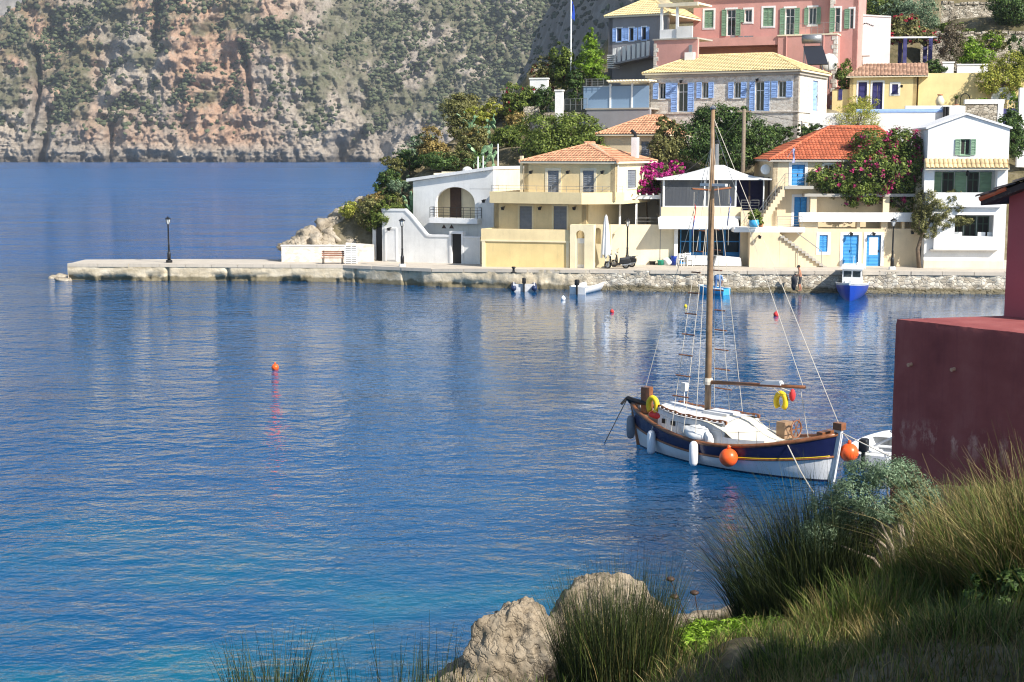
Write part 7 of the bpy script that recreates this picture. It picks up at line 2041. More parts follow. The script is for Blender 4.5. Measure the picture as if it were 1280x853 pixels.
# ------------------------------------------------------------------ people
def person(name, label, loc, rz, J, cloth, hair=True, holding=None):
    """one continuous skin-modifier body; J joints, cloth: function(point)->material index; mats skin, top, trousers"""
    me = bpy.data.meshes.new('body'); names = list(J); idx = {n: i for i, n in enumerate(names)}
    E_ = [('pelvis', 'waist'), ('waist', 'chest'), ('chest', 'neck'), ('neck', 'head0'), ('head0', 'head'), ('head', 'head1')]
    for s in 'LR':
        E_ += [('pelvis', 'hip' + s), ('hip' + s, 'knee' + s), ('knee' + s, 'ank' + s), ('ank' + s, 'toe' + s), ('chest', 'sho' + s), ('sho' + s, 'elb' + s), ('elb' + s, 'wri' + s), ('wri' + s, 'palm' + s)]
    verts = [J[n][:3] for n in names]; rad = [J[n][3] for n in names]; edges = [(idx[a], idx[b]) for a, b in E_]
    for s in 'LR':
        w, p = Vector(J['wri' + s][:3]), Vector(J['palm' + s][:3]); d = (p - w).normalized(); q = d.cross(Vector((0, 0, 1)));
        q = q.normalized() if q.length > .1 else Vector((0, 1, 0)); nn = d.cross(q)
        for k in range(4):
            a = p + q * (.03 - .02 * k); b = a + d * .04; c = b + (d * .7 + nn * .5) * (.035 - .004 * abs(k - 1))
            i0 = len(verts); verts += [tuple(b), tuple(c)]; rad += [.010, .008]; edges += [(idx['palm' + s], i0), (i0, i0 + 1)]
        a = w + d * .03 + q * .045; b = a + d * .035 + q * .015; i0 = len(verts); verts += [tuple(a), tuple(b)]; rad += [.012, .009]; edges += [(idx['wri' + s], i0), (i0, i0 + 1)]
    me.from_pydata(verts, edges, [])
    o = bpy.data.objects.new('tmp', me); COL.objects.link(o)
    o.modifiers.new('skin', 'SKIN'); sv = me.skin_vertices[0].data
    for i, r_ in enumerate(rad): sv[i].radius = (r_, r_); sv[i].use_root = (i == idx['pelvis'])
    sd = o.modifiers.new('sub', 'SUBSURF'); sd.levels = 2; sd.render_levels = 2
    dg = bpy.context.evaluated_depsgraph_get(); dg.update(); m2 = bpy.data.meshes.new_from_object(o.evaluated_get(dg)); bpy.data.objects.remove(o)
    for m in (M['skin'], *cloth[0]): m2.materials.append(m)
    for p in m2.polygons: p.material_index = cloth[1](p.center); p.use_smooth = True
    E = empty(name, loc, rz, label, 'person'); link('body', m2, E)
    h = Vector(J['head'][:3]); u = (Vector(J['head1'][:3]) - Vector(J['head0'][:3])).normalized(); f = Vector(J['face'][:3]) if 'face' in J else Vector((1, 0, 0))
    return E, h, u
def facebits(E, h, u, f):
    f = Vector(f).normalized(); s = u.cross(f).normalized()
    MB().ball(tuple(h + u * .035 - f * .02), .108, 12, 8, (1, 1, .9)).build('hair', M['hair'], E, True)
    n = MB(); n.ball(tuple(h + f * .105 - u * .01), .018, 6, 5); n.build('nose', M['skin'], E, True)
    e = MB()
    for q in (-1, 1): e.ball(tuple(h + s * q * .098 - u * .01), .024, 6, 5, (.6, .6, 1.3))
    e.build('ears', M['skin'], E, True)
    y = MB()
    for q in (-1, 1): y.ball(tuple(h + f * .092 + s * q * .035 + u * .01), .011, 6, 4)
    y.build('eyes', M['black'], E); MB().box(tuple(h + f * .085 - u * .055 - s * .022), tuple(h + f * .097 - u * .048 + s * .022)).build('mouth', M['red'], E)
# shirtless man standing on the landing ledge, facing left, working on a net
px_ = g_(1000, 367.4)
J = {'pelvis': (0, 0, .92, .145), 'waist': (.02, 0, 1.08, .135), 'chest': (.05, 0, 1.32, .155), 'neck': (.10, 0, 1.49, .06), 'head0': (.12, 0, 1.55, .075), 'head': (.14, 0, 1.63, .105), 'head1': (.13, 0, 1.71, .085),
     'hipL': (0, .1, .86, .105), 'kneeL': (.10, .11, .48, .075), 'ankL': (.02, .12, .09, .048), 'toeL': (.16, .12, .03, .04), 'hipR': (0, -.1, .86, .105), 'kneeR': (.03, -.12, .48, .075), 'ankR': (-.10, -.13, .09, .048), 'toeR': (.05, -.13, .03, .04),
     'shoL': (.06, .2, 1.4, .07), 'elbL': (.12, .26, 1.14, .05), 'wriL': (.33, .16, 1.05, .034), 'palmL': (.40, .13, 1.04, .034), 'shoR': (.06, -.2, 1.4, .07), 'elbR': (.10, -.27, 1.13, .05), 'wriR': (.32, -.18, 1.02, .034), 'palmR': (.39, -.15, 1.01, .034)}
E, h, u = person('person', 'shirtless person in dark shorts standing on the ledge with a dark net', (px_.x, px_.y, .14), R(172), J, ([M['darkcloth']], lambda p: 1 if .50 < p.z < 1.0 and abs(p.x) < .28 and p.x < .24 else 0)); facebits(E, h, u, (1, 0, -.2))
nb = boulder('net', 'dark fishing net bundle held at the quay by the shirtless person', (px_.x - .42, px_.y - .02, .14 + .62), (.2, .22, .52), 77, M['darkcloth'], 'net', n=14, rough=.5)
# man bending over in the rowboat, back to us
c = RB.matrix_basis @ Vector((RBL * .35, 0, 0))
J = {'pelvis': (0, 0, .98, .16), 'waist': (.12, 0, 1.10, .15), 'chest': (.38, 0, 1.13, .17), 'neck': (.56, 0, 1.07, .06), 'head0': (.61, 0, 1.04, .075), 'head': (.69, 0, .99, .105), 'head1': (.76, 0, .95, .085),
     'hipL': (-.02, .11, .92, .115), 'kneeL': (.03, .14, .5, .085), 'ankL': (-.05, .15, .1, .055), 'toeL': (.10, .16, .04, .045), 'hipR': (-.02, -.11, .92, .115), 'kneeR': (.03, -.14, .5, .085), 'ankR': (-.05, -.15, .1, .055), 'toeR': (.1, -.16, .04, .045),
     'shoL': (.42, .21, 1.08, .075), 'elbL': (.46, .27, .8, .052), 'wriL': (.55, .2, .57, .036), 'palmL': (.57, .18, .5, .034), 'shoR': (.42, -.21, 1.08, .075), 'elbR': (.48, -.27, .8, .052), 'wriR': (.55, -.2, .57, .036), 'palmR': (.57, -.18, .5, .034)}
E, h, u = person('person', 'person in faded blue shirt and jeans bending over in the light blue rowboat', (c.x, c.y, .10), R(78), J, ([M['shirt'], M['denim']], lambda p: 2 if (p.x < .13 and p.z > .12) else (1 if p.x < .55 and p.z > .78 else 0))); facebits(E, h, u, (.4, 0, -.9))

# ------------------------------------------------------------------ quay furniture
def lamp_post(label, px, pb, pt, z):
    b = g_(px, pb, z); hgt = (pb - pt) * b.y / FPX * 1.02
    E = empty('lamp_post', b, 0, label, 'street lamp', 'lamp posts along the quay')
    MB().lathe([(.24, 0), (.24, .16), (.2, .2)], (0, 0, 0), 8).build('footing', M['whitepaint'] if px > 400 else M['black'], E)
    MB().lathe([(.13, .2), (.13, .7), (.10, .75), (.085, .8), (.065, 1.2), (.085, 1.24), (.06, 1.3), (.05, hgt - .62), (.09, hgt - .58), (.05, hgt - .54)], (0, 0, 0), 10).build('post', M['black'], E, True)
    la = MB(); la.lathe([(.08, hgt - .52), (.17, hgt - .16), (.0, hgt - .15)], (0, 0, 0), 6); lo = la.build('lantern', M['lampglass'], E)
    tp = MB(); tp.lathe([(.24, hgt - .16), (.22, hgt - .12), (.1, hgt - .04), (.03, hgt), (.01, hgt + .1)], (0, 0, 0), 6); tp.build('lantern_roof', M['black'], lo)
    fr = MB()
    for k in range(6): a = k * math.pi / 3; fr.tube([(.085 * math.cos(a), .085 * math.sin(a), hgt - .53), (.175 * math.cos(a), .175 * math.sin(a), hgt - .16)], .014, 4)
    fr.build('lantern_frame', M['black'], lo)
lamp_post('black lamp post standing alone on the stone mole', 211.5, 328.5, 272.5, 1.22)
lamp_post('black lamp post before the white arch house', 503, 333.5, 274.5, 1.22)
lamp_post('black lamp post behind the parked scooter by the garden wall', 784, 332.5, 274.5, 1.36)
lamp_post('black lamp post beside the glazed blue door of the beige house', 1115, 337, 274.5, 1.40)
def bench():
    b = g_(416, 330.2, 1.2); E = empty('park_bench', b, R(-3), 'brown slatted bench against the low white wall of the mole', 'bench')
    for k in range(3): MB().box((-.85, -.22 + k * .16, .42), (.85, -.09 + k * .16, .46)).build('seat_slat', M['bench'], E)
    for k in range(3): MB().box((-.85, .26 + k * .02, .54 + k * .14), (.85, .29 + k * .02, .65 + k * .14)).build('back_slat', M['bench'], E)
    for x in (-.7, .7):
        MB().box((x - .03, -.2, 0), (x + .03, -.15, .42)).build('leg', M['black'], E); MB().hexa([(x - .03, .24, 0), (x + .03, .24, 0), (x + .03, .29, 0), (x - .03, .29, 0), (x - .03, .30, .95), (x + .03, .30, .95), (x + .03, .35, .95), (x - .03, .35, .95)]).build('leg', M['black'], E)
    b = g_(438.5, 330.2, 1.2); E = empty('slatted_pallet', b, R(-5), 'white slatted pallet standing upright beside the bench', 'pallet'); s = b.y / FPX
    for k in range(8): MB().box((-8 * s, 0, .05 + k * .155), (8 * s, .04, .16 + k * .155)).build('slat', M['whitepaint'], E)
    for x in (-.44, 0, .40): MB().box((x, .04, 0), (x + .06, .12, 1.3)).build('upright', M['whitepaint'], E)
    MB().box((-7.8 * s, .121, .02), (7.8 * s, .14, 1.28)).build('gap_shade_sheet', M['brownwood'], E)  # dark sheet added behind the slats, stands in for their shaded gaps
bench()
def scooter():
    b = g_(771, 336.0, 1.36); E = empty('motor_scooter', b, R(182), 'black motor scooter parked beside the lamp post, its front wheel towards the folded parasol', 'scooter')
    for x in (.62, -.62):
        w = MB(); w.tube([(x + .2 * math.cos(a * .5236), 0, .25 + .2 * math.sin(a * .5236)) for a in range(13)], .06, 8); wo = w.build('wheel', M['black'], E, True)
        MB(lambda X_, Y_, Z_: (X_, Z_, Y_)).lathe([(.13, -.03), (.13, .03)], (x, .25, 0), 12).build('rim', M['metal'], wo)
    MB().hexa([(-.25, -.14, .22), (.35, -.14, .18), (.35, .14, .18), (-.25, .14, .22), (-.25, -.14, .32), (.35, -.14, .28), (.35, .14, .28), (-.25, .14, .32)]).build('floorboard', M['black'], E)
    MB().hexa([(-.95, -.13, .38), (-.15, -.15, .3), (-.15, .15, .3), (-.95, .13, .38), (-.95, -.12, .62), (-.2, -.15, .66), (-.2, .15, .66), (-.95, .12, .62)]).build('body', M['black'], E, bevel=.04)
    MB().hexa([(-.85, -.14, .64), (-.18, -.15, .67), (-.18, .15, .67), (-.85, .14, .64), (-.9, -.12, .8), (-.2, -.12, .74), (-.2, .12, .74), (-.9, .12, .8)]).build('seat', M['darkcloth'], E, bevel=.04)
    MB().hexa([(.33, -.2, .2), (.40, -.2, .2), (.40, .2, .2), (.33, .2, .2), (.42, -.17, .88), (.5, -.12, .86), (.5, .12, .86), (.42, .17, .88)]).build('leg_shield', M['black'], E, bevel=.03)
    MB().tube([(.62, .1, .25), (.5, .06, .6), (.42, 0, .95)], .035, 7).build('fork', M['metal'], E)
    hb_ = MB(); hb_.tube([(.36, -.34, 1.02), (.44, -.1, .98), (.44, .1, .98), (.36, .34, 1.02)], .022, 6); hb_.build('handlebar', M['black'], E)
    MB().ball((.5, 0, .92), .1, 10, 7).build('headlight', M['lampglass'], E, True)
    for sg in (-1, 1): MB().tube([(.42, sg * .2, 1.0), (.38, sg * .28, 1.2)], .01, 5).build('mirror_stalk', M['black'], E); MB().ball((.38, sg * .3, 1.24), .06, 8, 6, (.4, 1, .7)).build('mirror', M['black'], E)
    MB().hexa([(.42, -.07, .48), (.85, -.07, .42), (.85, .07, .42), (.42, .07, .48), (.42, -.07, .52), (.8, -.07, .5), (.8, .07, .5), (.42, .07, .52)]).build('mudguard', M['black'], E, bevel=.02)
    MB().tube([(-.95, -.1, .8), (-1.02, 0, .84), (-.95, .1, .8)], .02, 6).build('grab_rail', M['metal'], E)
    MB().tube([(-.3, .16, .24), (-.75, .18, .3), (-.95, .18, .36)], .045, 8).build('exhaust', M['metal'], E)
    c = copy_tree(E); b2 = g_(779, 334.5, 1.36); c.location = (b2.x, b2.y + .3, b2.z); c.rotation_euler = (0, 0, R(168)); c['label'] = 'second black motor scooter parked against the garden wall, partly behind the other'
scooter()
def parasol():
    b = g_(757, 335.5, 1.35); s = b.y / FPX; h = 67 * s; E = empty('folded_parasol', b, 0, 'tall folded white parasol standing beside the arched gate', 'parasol')
    MB().tube([(0, 0, 0), (0, 0, h)], .03, 8).build('pole', M['whitepaint'], E)
    m = MB(); rows = []
    for k in range(12):
        t = k / 11; z = h * (.98 - .72 * t); r_ = .07 + .24 * t ** .7; rows.append([(r_ * (1 + .22 * math.cos(8 * a)) * math.cos(a), r_ * (1 + .22 * math.cos(8 * a)) * math.sin(a), z - .25 * t * (math.cos(4 * a) > 0)) for a in [2 * math.pi * q / 32 for q in range(32)]])
    m.loft(rows, True).build('canopy', M['canvas'], E, True)
    MB().lathe([(.3, 0), (.3, .1), (.06, .16)], (0, 0, 0), 12).build('base', M['concrete'], E)
    b = g_(731.5, 332, 1.34); E = empty('chimney_pot', b, 0, 'black iron chiminea standing in the arched gate of the yellow house', 'chiminea')
    MB().lathe([(.2, 0), (.26, .2), (.24, .45), (.12, .6), (.09, .95), (.12, 1.0)], (0, 0, 0), 12).build('body', M['black'], E, True); MB().lathe([(.14, 1.0), (.16, 1.05), (.1, 1.12)], (0, 0, 0), 10).build('cap', M['black'], E)
    b = g_(642, 341, 1.3); E = empty('mooring_bollard', b, 0, 'small black mooring bollard on the quay edge before the yellow terrace', 'bollard')
    MB().lathe([(.12, 0), (.09, .08), (.07, .25), (.14, .33), (.12, .4)], (0, 0, 0), 10).build('post', M['black'], E, True); MB().lathe([(.2, 0), (.2, .04), (.12, .05)], (0, 0, 0), 10).build('base', M['black'], E)
parasol()
def chair(label, px, py, rz, mat):
    b = g_(px, py, 1.38); E = empty('taverna_chair', b, R(rz), label, 'chair', 'chairs outside the taverna')
    MB().box((-.22, -.22, .44), (.22, .22, .48)).build('seat', mat, E)
    for x in (-.2, .2):
        MB().box((x - .02, -.2, 0), (x + .02, -.16, .44)).build('leg', mat, E); MB().box((x - .02, .18, 0), (x + .02, .22, .92)).build('leg', mat, E)
    for k in range(3): MB().box((-.18, .19, .58 + k * .12), (.18, .21, .65 + k * .12)).build('back_slat', mat, E)
chair('white wooden chair at the left pillar of the taverna', 850, 333, 200, M['whitepaint']); chair('white wooden chair with its back to the blue shopfront', 861, 332.6, 15, M['whitepaint'])
def stuff_by_taverna():
    def tub(px, py, r, h, mat, lab, nm='plastic_tub', cat='tub'):
        b = g_(px, py, 1.38); E = empty(nm, b, 0, lab, cat); MB().lathe([(r * .8, 0), (r, h * .9), (r * 1.08, h), (r * .9, h * .96), (r * .7, .05)], (0, 0, 0), 12).build('body', mat, E, True); MB().tube([(r * 1.04 * math.cos(a * .5236), r * 1.04 * math.sin(a * .5236), h) for a in range(13)], .02, 5).build('rim', mat, E)
    tub(826, 331.5, .24, .32, M['teal'], 'green plastic tub on the quay left of the taverna chairs'); tub(815.5, 331, .22, .24, M['black'], 'black rubber tub at the foot of the garden wall'); tub(842, 331.5, .22, .62, M['royal'], 'blue plastic barrel at the left pillar of the taverna', 'plastic_barrel', 'barrel')
    b = g_(834, 331.5, 1.38); E = empty('white_sack', b, 0, 'white sack and green cloth piled between the tub and the barrel', 'sack'); q = boulder('sack', None, (0, 0, .18), (.36, .25, .25), 12, M['canvas'], None, n=12); q.parent = E; q = boulder('cloth', None, (.05, .15, .38), (.3, .2, .15), 14, M['teal'], None, n=10); q.parent = E
    b = g_(909, 333, 1.38); E = empty('covered_table', b, 0, 'white cloth covered table in front of the taverna window', 'table')
    MB().hexa([(-1.0, -.4, .05), (1.0, -.4, .02), (1.05, .4, .02), (-1.05, .4, .05), (-.8, -.35, .72), (.9, -.35, .62), (.9, .35, .62), (-.8, .35, .74)]).build('cloth', M['canvas'], E, bevel=.05); MB().box((-.7, -.3, 0), (.7, .3, .05)).build('base', M['brownwood'], E)
    b = g_(893.5, 332.5, 1.38); E = empty('round_table', b, 0, 'grey round table beside the covered table at the taverna', 'table')
    MB().lathe([(.5, .70), (.52, .72), (.5, .75)], (0, 0, 0), 20).build('top', M['rail'], E); MB().tube([(0, 0, 0), (0, 0, .7)], .05, 8).build('leg', M['black'], E); MB().lathe([(.28, 0), (.26, .04), (.05, .06)], (0, 0, 0), 12).build('base', M['black'], E)
    b = g_(872, 332.3, 1.38); E = empty('low_freezer', b, 0, 'long low white chest freezer under the blue shopfront window', 'freezer'); MB().box((-.8, -.3, .05), (.8, .3, .62)).build('body', M['whitepaint'], E, bevel=.03); MB().box((-.8, -.3, .63), (.8, .3, .70)).build('lid', M['whitepaint'], E, bevel=.02)
    b = at(942.5, 284, 98.9); E = empty('blue_planter', b, 0, 'bright blue round pot with a leafy plant on the taverna terrace', 'potted plant')
    MB().lathe([(.28, 0), (.36, .25), (.34, .48), (.3, .5)], (0, 0, 0), 14).build('pot', M['skyblue'], E, True); crown('leaves', [(0, 0, .8, .4, .4, .4), (.2, 0, .7, .3, .3, .3)], 420, .09, L['mid'], E, 8, 20)
    b = at(951, 284, 98.9); E = empty('green_pot_plant', b, 0, 'small bushy green pot plant beside the blue round pot', 'potted plant'); MB().lathe([(.12, 0), (.17, .26), (.15, .27)], (0, 0, 0), 10).build('pot', M['terracotta'], E, True); crown('leaves', [(0, 0, .42, .25, .25, .25)], 240, .07, L['mid'], E, 9, 20)
    b = at(1041.5, 41, 127.6); E = empty('terrace_pot', b, 0, 'terracotta pot with a green plant on the terrace of the pink house', 'potted plant'); MB().lathe([(.3, 0), (.45, .7), (.4, .72)], (0, 0, 0), 12).build('pot', M['terracotta'], E, True); crown('leaves', [(0, 0, .95, .4, .4, .3)], 300, .1, L['mid'], E, 10, 20)
stuff_by_taverna()
def poles():
    p = at(928.5, 222, 105.5); s = p.y / FPX; E = empty('utility_pole', p, 0, 'weathered wooden utility pole with wires behind the taverna tent roof', 'utility pole')
    MB().tube([(0, 0, -3), (0, 0, 84 * s)], [.17, .13], 9).build('pole', M['pole'], E, True)
    MB().box((-.5, -.05, 80 * s), (.5, .05, 80 * s + .12)).build('crossarm', M['pole'], E)
    w = MB(); top = Vector((0, 0, 81 * s))
    for q in (at(1092, 178, 104), at(1255, 168, 103), at(830, 232, 99), at(1006, 174, 112)):
        d = q - p; pts = [top + (d - top) * (i / 12) + Vector((0, 0, -.6 * math.sin(math.pi * i / 12))) for i in range(13)]; w.tube(pts, .014, 4)
    w.build('wires', M['black'], E)
    # house flag
    q = at(988.5, 206, 99.4); E = empty('house_flag', q, 0, 'blue and white striped flag on a short pole beside the upper blue door', 'flag'); MB().tube([(-.2, .3, .5), (.15, -.25, 1.15)], .018, 5).build('pole', M['whitepaint'], E)
    m = MB()
    for k in range(9):
        m.cur = k % 2; row = lambda u: [(.12 - .02 * s_ + .16 * u + .03 * math.sin(5 * s_ + 4 * u), -.22 + .05 * math.sin(6 * s_ + 3 * u), 1.08 - s_ * .95) for s_ in (0, .25, .5, .75, 1)]
        m.loft([row(k / 9 - .3), row((k + 1) / 9 - .3)])
    m.build('cloth', [M['royal'], M['hullwhite']], E)
poles()
# ------------------------------------------------------------------ near shore
SP = np.array([(-30, 0, 6.5), (-30, 12, 3.0), (-30, 22, -2), (-14, 4, 6.5), (-12, 12, 3.4), (-12, 18, 1.0), (-12, 21, -1.2), (-6, 8, 5.4), (-6, 14, 3.1), (-5, 17.5, 1.6), (-5, 20.5, -1.0), (-3, 16.5, 2.35), (-2.6, 19, 1.0), (-2.5, 21.5, -1.0),
               (0, 4, 6.6), (0, 10, 4.9), (0, 16, 2.6), (.4, 20, 1.2), (0, 23, .2), (0, 25.5, -.9), (1.5, 18.5, 2.0), (1.6, 22, 1.0), (1.5, 26, -1.0), (3, 15, 3.9), (3, 19, 2.55), (3.2, 21.5, 1.9), (3.6, 24, .7), (3.5, 27, -1.0),
               (4.5, 12.5, 4.9), (4.5, 17, 3.6), (4.6, 20, 3.2), (5.6, 18.5, 3.9), (5.5, 22, 2.9), (5.5, 26, 1.2), (5.5, 30, -1.2), (7, 16, 4.75), (7, 20, 4.4), (7.5, 23, 3.8), (8, 28, 2.2), (8, 33, -1.5), (10, 14, 5.6), (10, 19, 5.4), (12, 24, 4.6), (14, 31, 1.5), (14, 36, -1.5),
               (6, 6, 6.3), (12, 6, 7), (18, 14, 7), (20, 26, 5), (24, 36, -1.5), (30, 20, 6), (30, 0, 8), (0, -6, 7.6), (12, -6, 7.8), (-14, -6, 7.4), (-3, 24.5, -1.6), (-6, 26, -2), (2, 31, -2.5), (-12, 30, -3)])
def shore_h(x, y, fine=True):
    x = np.asarray(x, float); y = np.asarray(y, float)
    d2 = (x[..., None] - SP[:, 0]) ** 2 + (y[..., None] - SP[:, 1]) ** 2 + .15
    w = 1 / d2 ** 1.7; z = (w * SP[:, 2]).sum(-1) / w.sum(-1)
    if fine: z = z + .16 * fbm(x / 1.1, y / 1.1, 0, 4, 7) + .05 * fbm(x / .22, y / .22, 0, 3, 8)
    return z
def shore():
    x = np.concatenate([np.arange(-32, -8, .6), np.arange(-8, 14, .14), np.arange(14, 36, .6)]); y = np.concatenate([np.arange(-8, 9, .5), np.arange(9, 30, .14), np.arange(30, 40, .5)])
    X, Y = np.meshgrid(x, y); Z = shore_h(X, Y); nx, nz = len(x), len(y)
    V = np.stack([X, Y, Z], -1).reshape(-1, 3)
    i = np.arange(nz - 1)[:, None] * nx + np.arange(nx - 1)[None, :]
    F = np.stack([i, i + 1, i + nx + 1, i + nx], -1).reshape(-1, 4)
    M['shoresoil'] = soil_mat('shore_soil', [(.3, (0.06, 0.05, 0.028)), (.5, (0.12, 0.10, 0.06)), (.72, (0.25, 0.21, 0.14))], 1.2, .06)
    tag(link('shore_slope', np_mesh('shore_slope', V, F, M['shoresoil'], True)), kind='structure')
shore()
def gp(px, D):       # point on the shore at that column and depth
    x = (px - 640) / FPX * (D * math.cos(PITCH) + 5.5 * math.sin(PITCH)); return Vector((x, D, float(shore_h(x, D))))
# rocks
def rock(label, px, py, D, r, seed, **k):
    p = at(px, py, D); return boulder('shore_rock', label, p, r, seed, M['nearrock'], n=64, rough=.24, fine=.12, cutlo=.92, **k)
rock('large pale pitted boulder at the water edge left of the big rush tuft', 648, 826, 24.2, (.72, .72, .92), 133)
rock('tall pale boulder rising behind the big rush tuft', 760, 826, 25.0, (1.05, .85, 1.08), 138)
rock('flat pale rock ledge behind the green succulent mat', 930, 806, 23.5, (1.3, .9, .5), 141)
rock('small pale rock in the dry grass under the succulent mat', 975, 836, 18.4, (.42, .25, .14), 145)
rock('small pale rock beside the foot of the big rush tuft', 868, 868, 18.3, (.32, .25, .16), 146)
rock('low brown rock wet with spray below the pale pitted boulder', 590, 868, 24.2, (.7, .6, .5), 149)
# tufts
def tuft(label, px, D, spread, h, n, mats, lean, seed, w=.014, bias=(0, 0), curve=.5, dz=0.0, name='grass_tuft', cat='grass', hvar=.72):
    p = gp(px, D); p.z += dz; E = empty(name, p, 0, label, cat); rg = np.random.default_rng(seed)
    base = lambda bx, by: shore_h(bx + p.x, by + p.y, False) - p.z - .04
    tot = sum(m[1] for m in mats)
    for j, (lf, wt) in enumerate(mats):
        V, F = blades(int(n * wt / tot), rg, spread, h * (1 if j == 0 else .85), w, lean, base, curve, 4, hvar, bias, .6)
        link('blades' if j == 0 else 'dry_blades', np_mesh('blades', V, F, L[lf]), E)
    return E
TU = [
    ('big dark green rush tuft growing in front of the two pale boulders', 772, 18.8, .72, 2.15, 5200, [('rush', 9), ('blade', 2), ('straw', 1)], .36, 1, .013),
    ('dark rush clump leaning out over the water beside the silver shrub', 1005, 20.0, .95, 2.2, 3400, [('rush', 9), ('blade', 1)], .62, 2, .013, (-.15, 0)),
    ('low dark tuft of rushes showing above the lower left shore', 340, 17.0, .55, 1.5, 700, [('rush', 6), ('blade', 1)], .35, 3, .014),
    ('thin dark reeds at the shore between the low tuft and the boulder', 500, 17.2, .8, 1.65, 260, [('rush', 1)], .2, 4, .018),
    ('olive and straw grass tuft at the foot of the dark rush clump', 1052, 16.6, .5, .85, 1300, [('blade', 3), ('straw', 3)], .75, 5, .016),
    ('yellow green grass tuft below the silver shrub', 1105, 16.8, .5, .95, 1300, [('blade', 4), ('straw', 2)], .7, 6, .015),
    ('tall green grass tuft beside the red wall', 1165, 17.6, .6, .95, 1500, [('blade', 5), ('straw', 2)], .6, 7, .014),
    ('large drooping straw grass tuft over the lower red wall', 1215, 17.6, .65, 2.0, 2200, [('straw', 3), ('blade', 4)], .75, 8, .016, (-.1, 0), .8),
    ('tall straw tuft in front of the red house corner', 1290, 16.0, .6, 2.3, 2200, [('straw', 3), ('blade', 3)], .6, 9, .016, (-.1, 0), .7),
    ('low bleached grass tuft on the bare bank', 1130, 15.6, .5, .62, 1000, [('straw', 4), ('blade', 2)], .8, 10, .014),
    ('ragged grass tuft on the bank above the bare soil', 1215, 15.8, .6, .8, 1300, [('blade', 3), ('straw', 3)], .8, 11, .014),
    ('small green tuft in the shaded grass near the bare soil', 1275, 14.0, .4, .55, 700, [('blade', 4), ('straw', 1)], .7, 12, .012),
    ('dark shaded grass tuft at the edge of the shade under the bank', 1000, 14.6, .6, .6, 1100, [('blade', 4), ('rush', 2)], .8, 14, .012),
    ('dark shaded grass clump below the leafy weed', 1190, 13.2, .7, .6, 1300, [('blade', 4), ('rush', 2)], .8, 15, .012),
    ('short straw tuft between the small rock and the succulent mat', 890, 16.2, .45, .3, 500, [('straw', 3), ('blade', 2)], .8, 13, .012),
]
for t in TU:
    lab, px, D, sp, h, n, ms, le, sd, w = t[:10]; tuft(lab, px, D, sp, h, n, ms, le, sd, w, *(t[10:]))
# loose grass over the bank: nobody could count it
rg = np.random.default_rng(77)
def grass_cover():
    n = 88000; x = rg.uniform(-5, 9.5, n); y = rg.uniform(10.5, 23, n)
    z = shore_h(x, y); keep = (z > 1.5) & (fbm(x / 1.3, y / 1.3, 0, 3, 44) > -.38); keep &= np.hypot(x - gp(918, 18.7).x, y - 18.4) > 1.25; x, y, z = x[keep], y[keep], z[keep]; n = len(x)
    V, F = blades(n, rg, 0.0, .42, .012, .8, lambda a, b: z - .03, .6, 3, .6)
    V = V.reshape(n, -1, 3); V[:, :, 0] += x[:, None]; V[:, :, 1] += y[:, None]
    h = n // 2
    k = 8
    tag(link('green_bank_grass', np_mesh('green_bank_grass', V[:h].reshape(-1, 3), F[(F[:, 0] < h * k)], L['blade'])), 'short green grass growing over the near bank', 'grass', kind='stuff')
    F2 = F[(F[:, 0] >= h * k)] - h * k
    tag(link('dry_bank_grass', np_mesh('dry_bank_grass', V[h:].reshape(-1, 3), F2, L['straw'])), 'short dry straw grass growing over the near bank', 'grass', kind='stuff')
grass_cover()
# silver shrub with pale bare stems
p = gp(1112, 19.6); E = empty('silver_shrub', p, 0, 'silver green shrub with pale bare stems in front of the sailboat stem', 'shrub')
st = MB(); bl = []; rr = random.Random(5)
tops = [(-.85, .1, 1.0), (-.6, -.2, 1.25), (-.35, .2, 1.45), (-.1, -.1, 1.5), (.15, .15, 1.45), (.38, -.1, 1.25), (-.7, .2, .7), (-.25, -.25, 1.05), (.1, -.2, 1.1), (-1.0, 0, .62), (-.5, .1, .9)]
for t in tops:
    m = (t[0] * .35 + .1 + rr.uniform(-.08, .08), t[1] * .4, t[2] * .45); st.tube([(.15, 0, -.2), m, (t[0] * .8, t[1] * .8, t[2] * .82), t], [.028, .02, .012, .005], 6); bl.append((*t, .26, .26, .2))
st.build('stems', simple('pale_stem', (0.40, 0.32, 0.25), .85), E)
crown('foliage', bl, 14000, .022, L['silver'], E, 15, 45, .5, .3)
# succulent mat
p = gp(918, 18.7); E = empty('succulent_mat', p, 0, 'bright green succulent mat on the rocks between the two rush clumps', 'succulent')
bl = [(x_, y_, float(shore_h(p.x + x_, p.y + y_, False)) - p.z + .14, .38, .38, .24) for x_, y_ in ((-.45, 0), (-.15, .1), (.15, 0), (.42, -.05), (.0, .4), (.3, .4), (-.35, .42), (.62, .2), (-.55, .35), (.1, -.3), (-.25, -.3))]
crown('foliage', bl, 15000, .036, L['succ'], E, 16, 40, .3, .3)
MB().tube([(0, 0, -.3), (0, 0, .1)], .04, 6).build('root', M['bark'], E)
# dry umbels above the rocks
p = gp(885, 19.2); E = empty('dry_umbel', p, 0, 'dry umbel stalks with dark seed heads standing against the water', 'plant')
for (px, py) in ((838, 724), (843, 746), (868, 741)):
    q = at(px, py, 19.2) - p; MB().tube([(0, 0, -.1), (q.x * .6, q.y, q.z * .5), (q.x, q.y, q.z)], .006, 5).build('stalk', M['brownwood'], E)
    MB().ball((q.x, q.y, q.z), .065, 8, 5, (1, 1, .5)).build('seed_head', M['brownwood'], E, True)
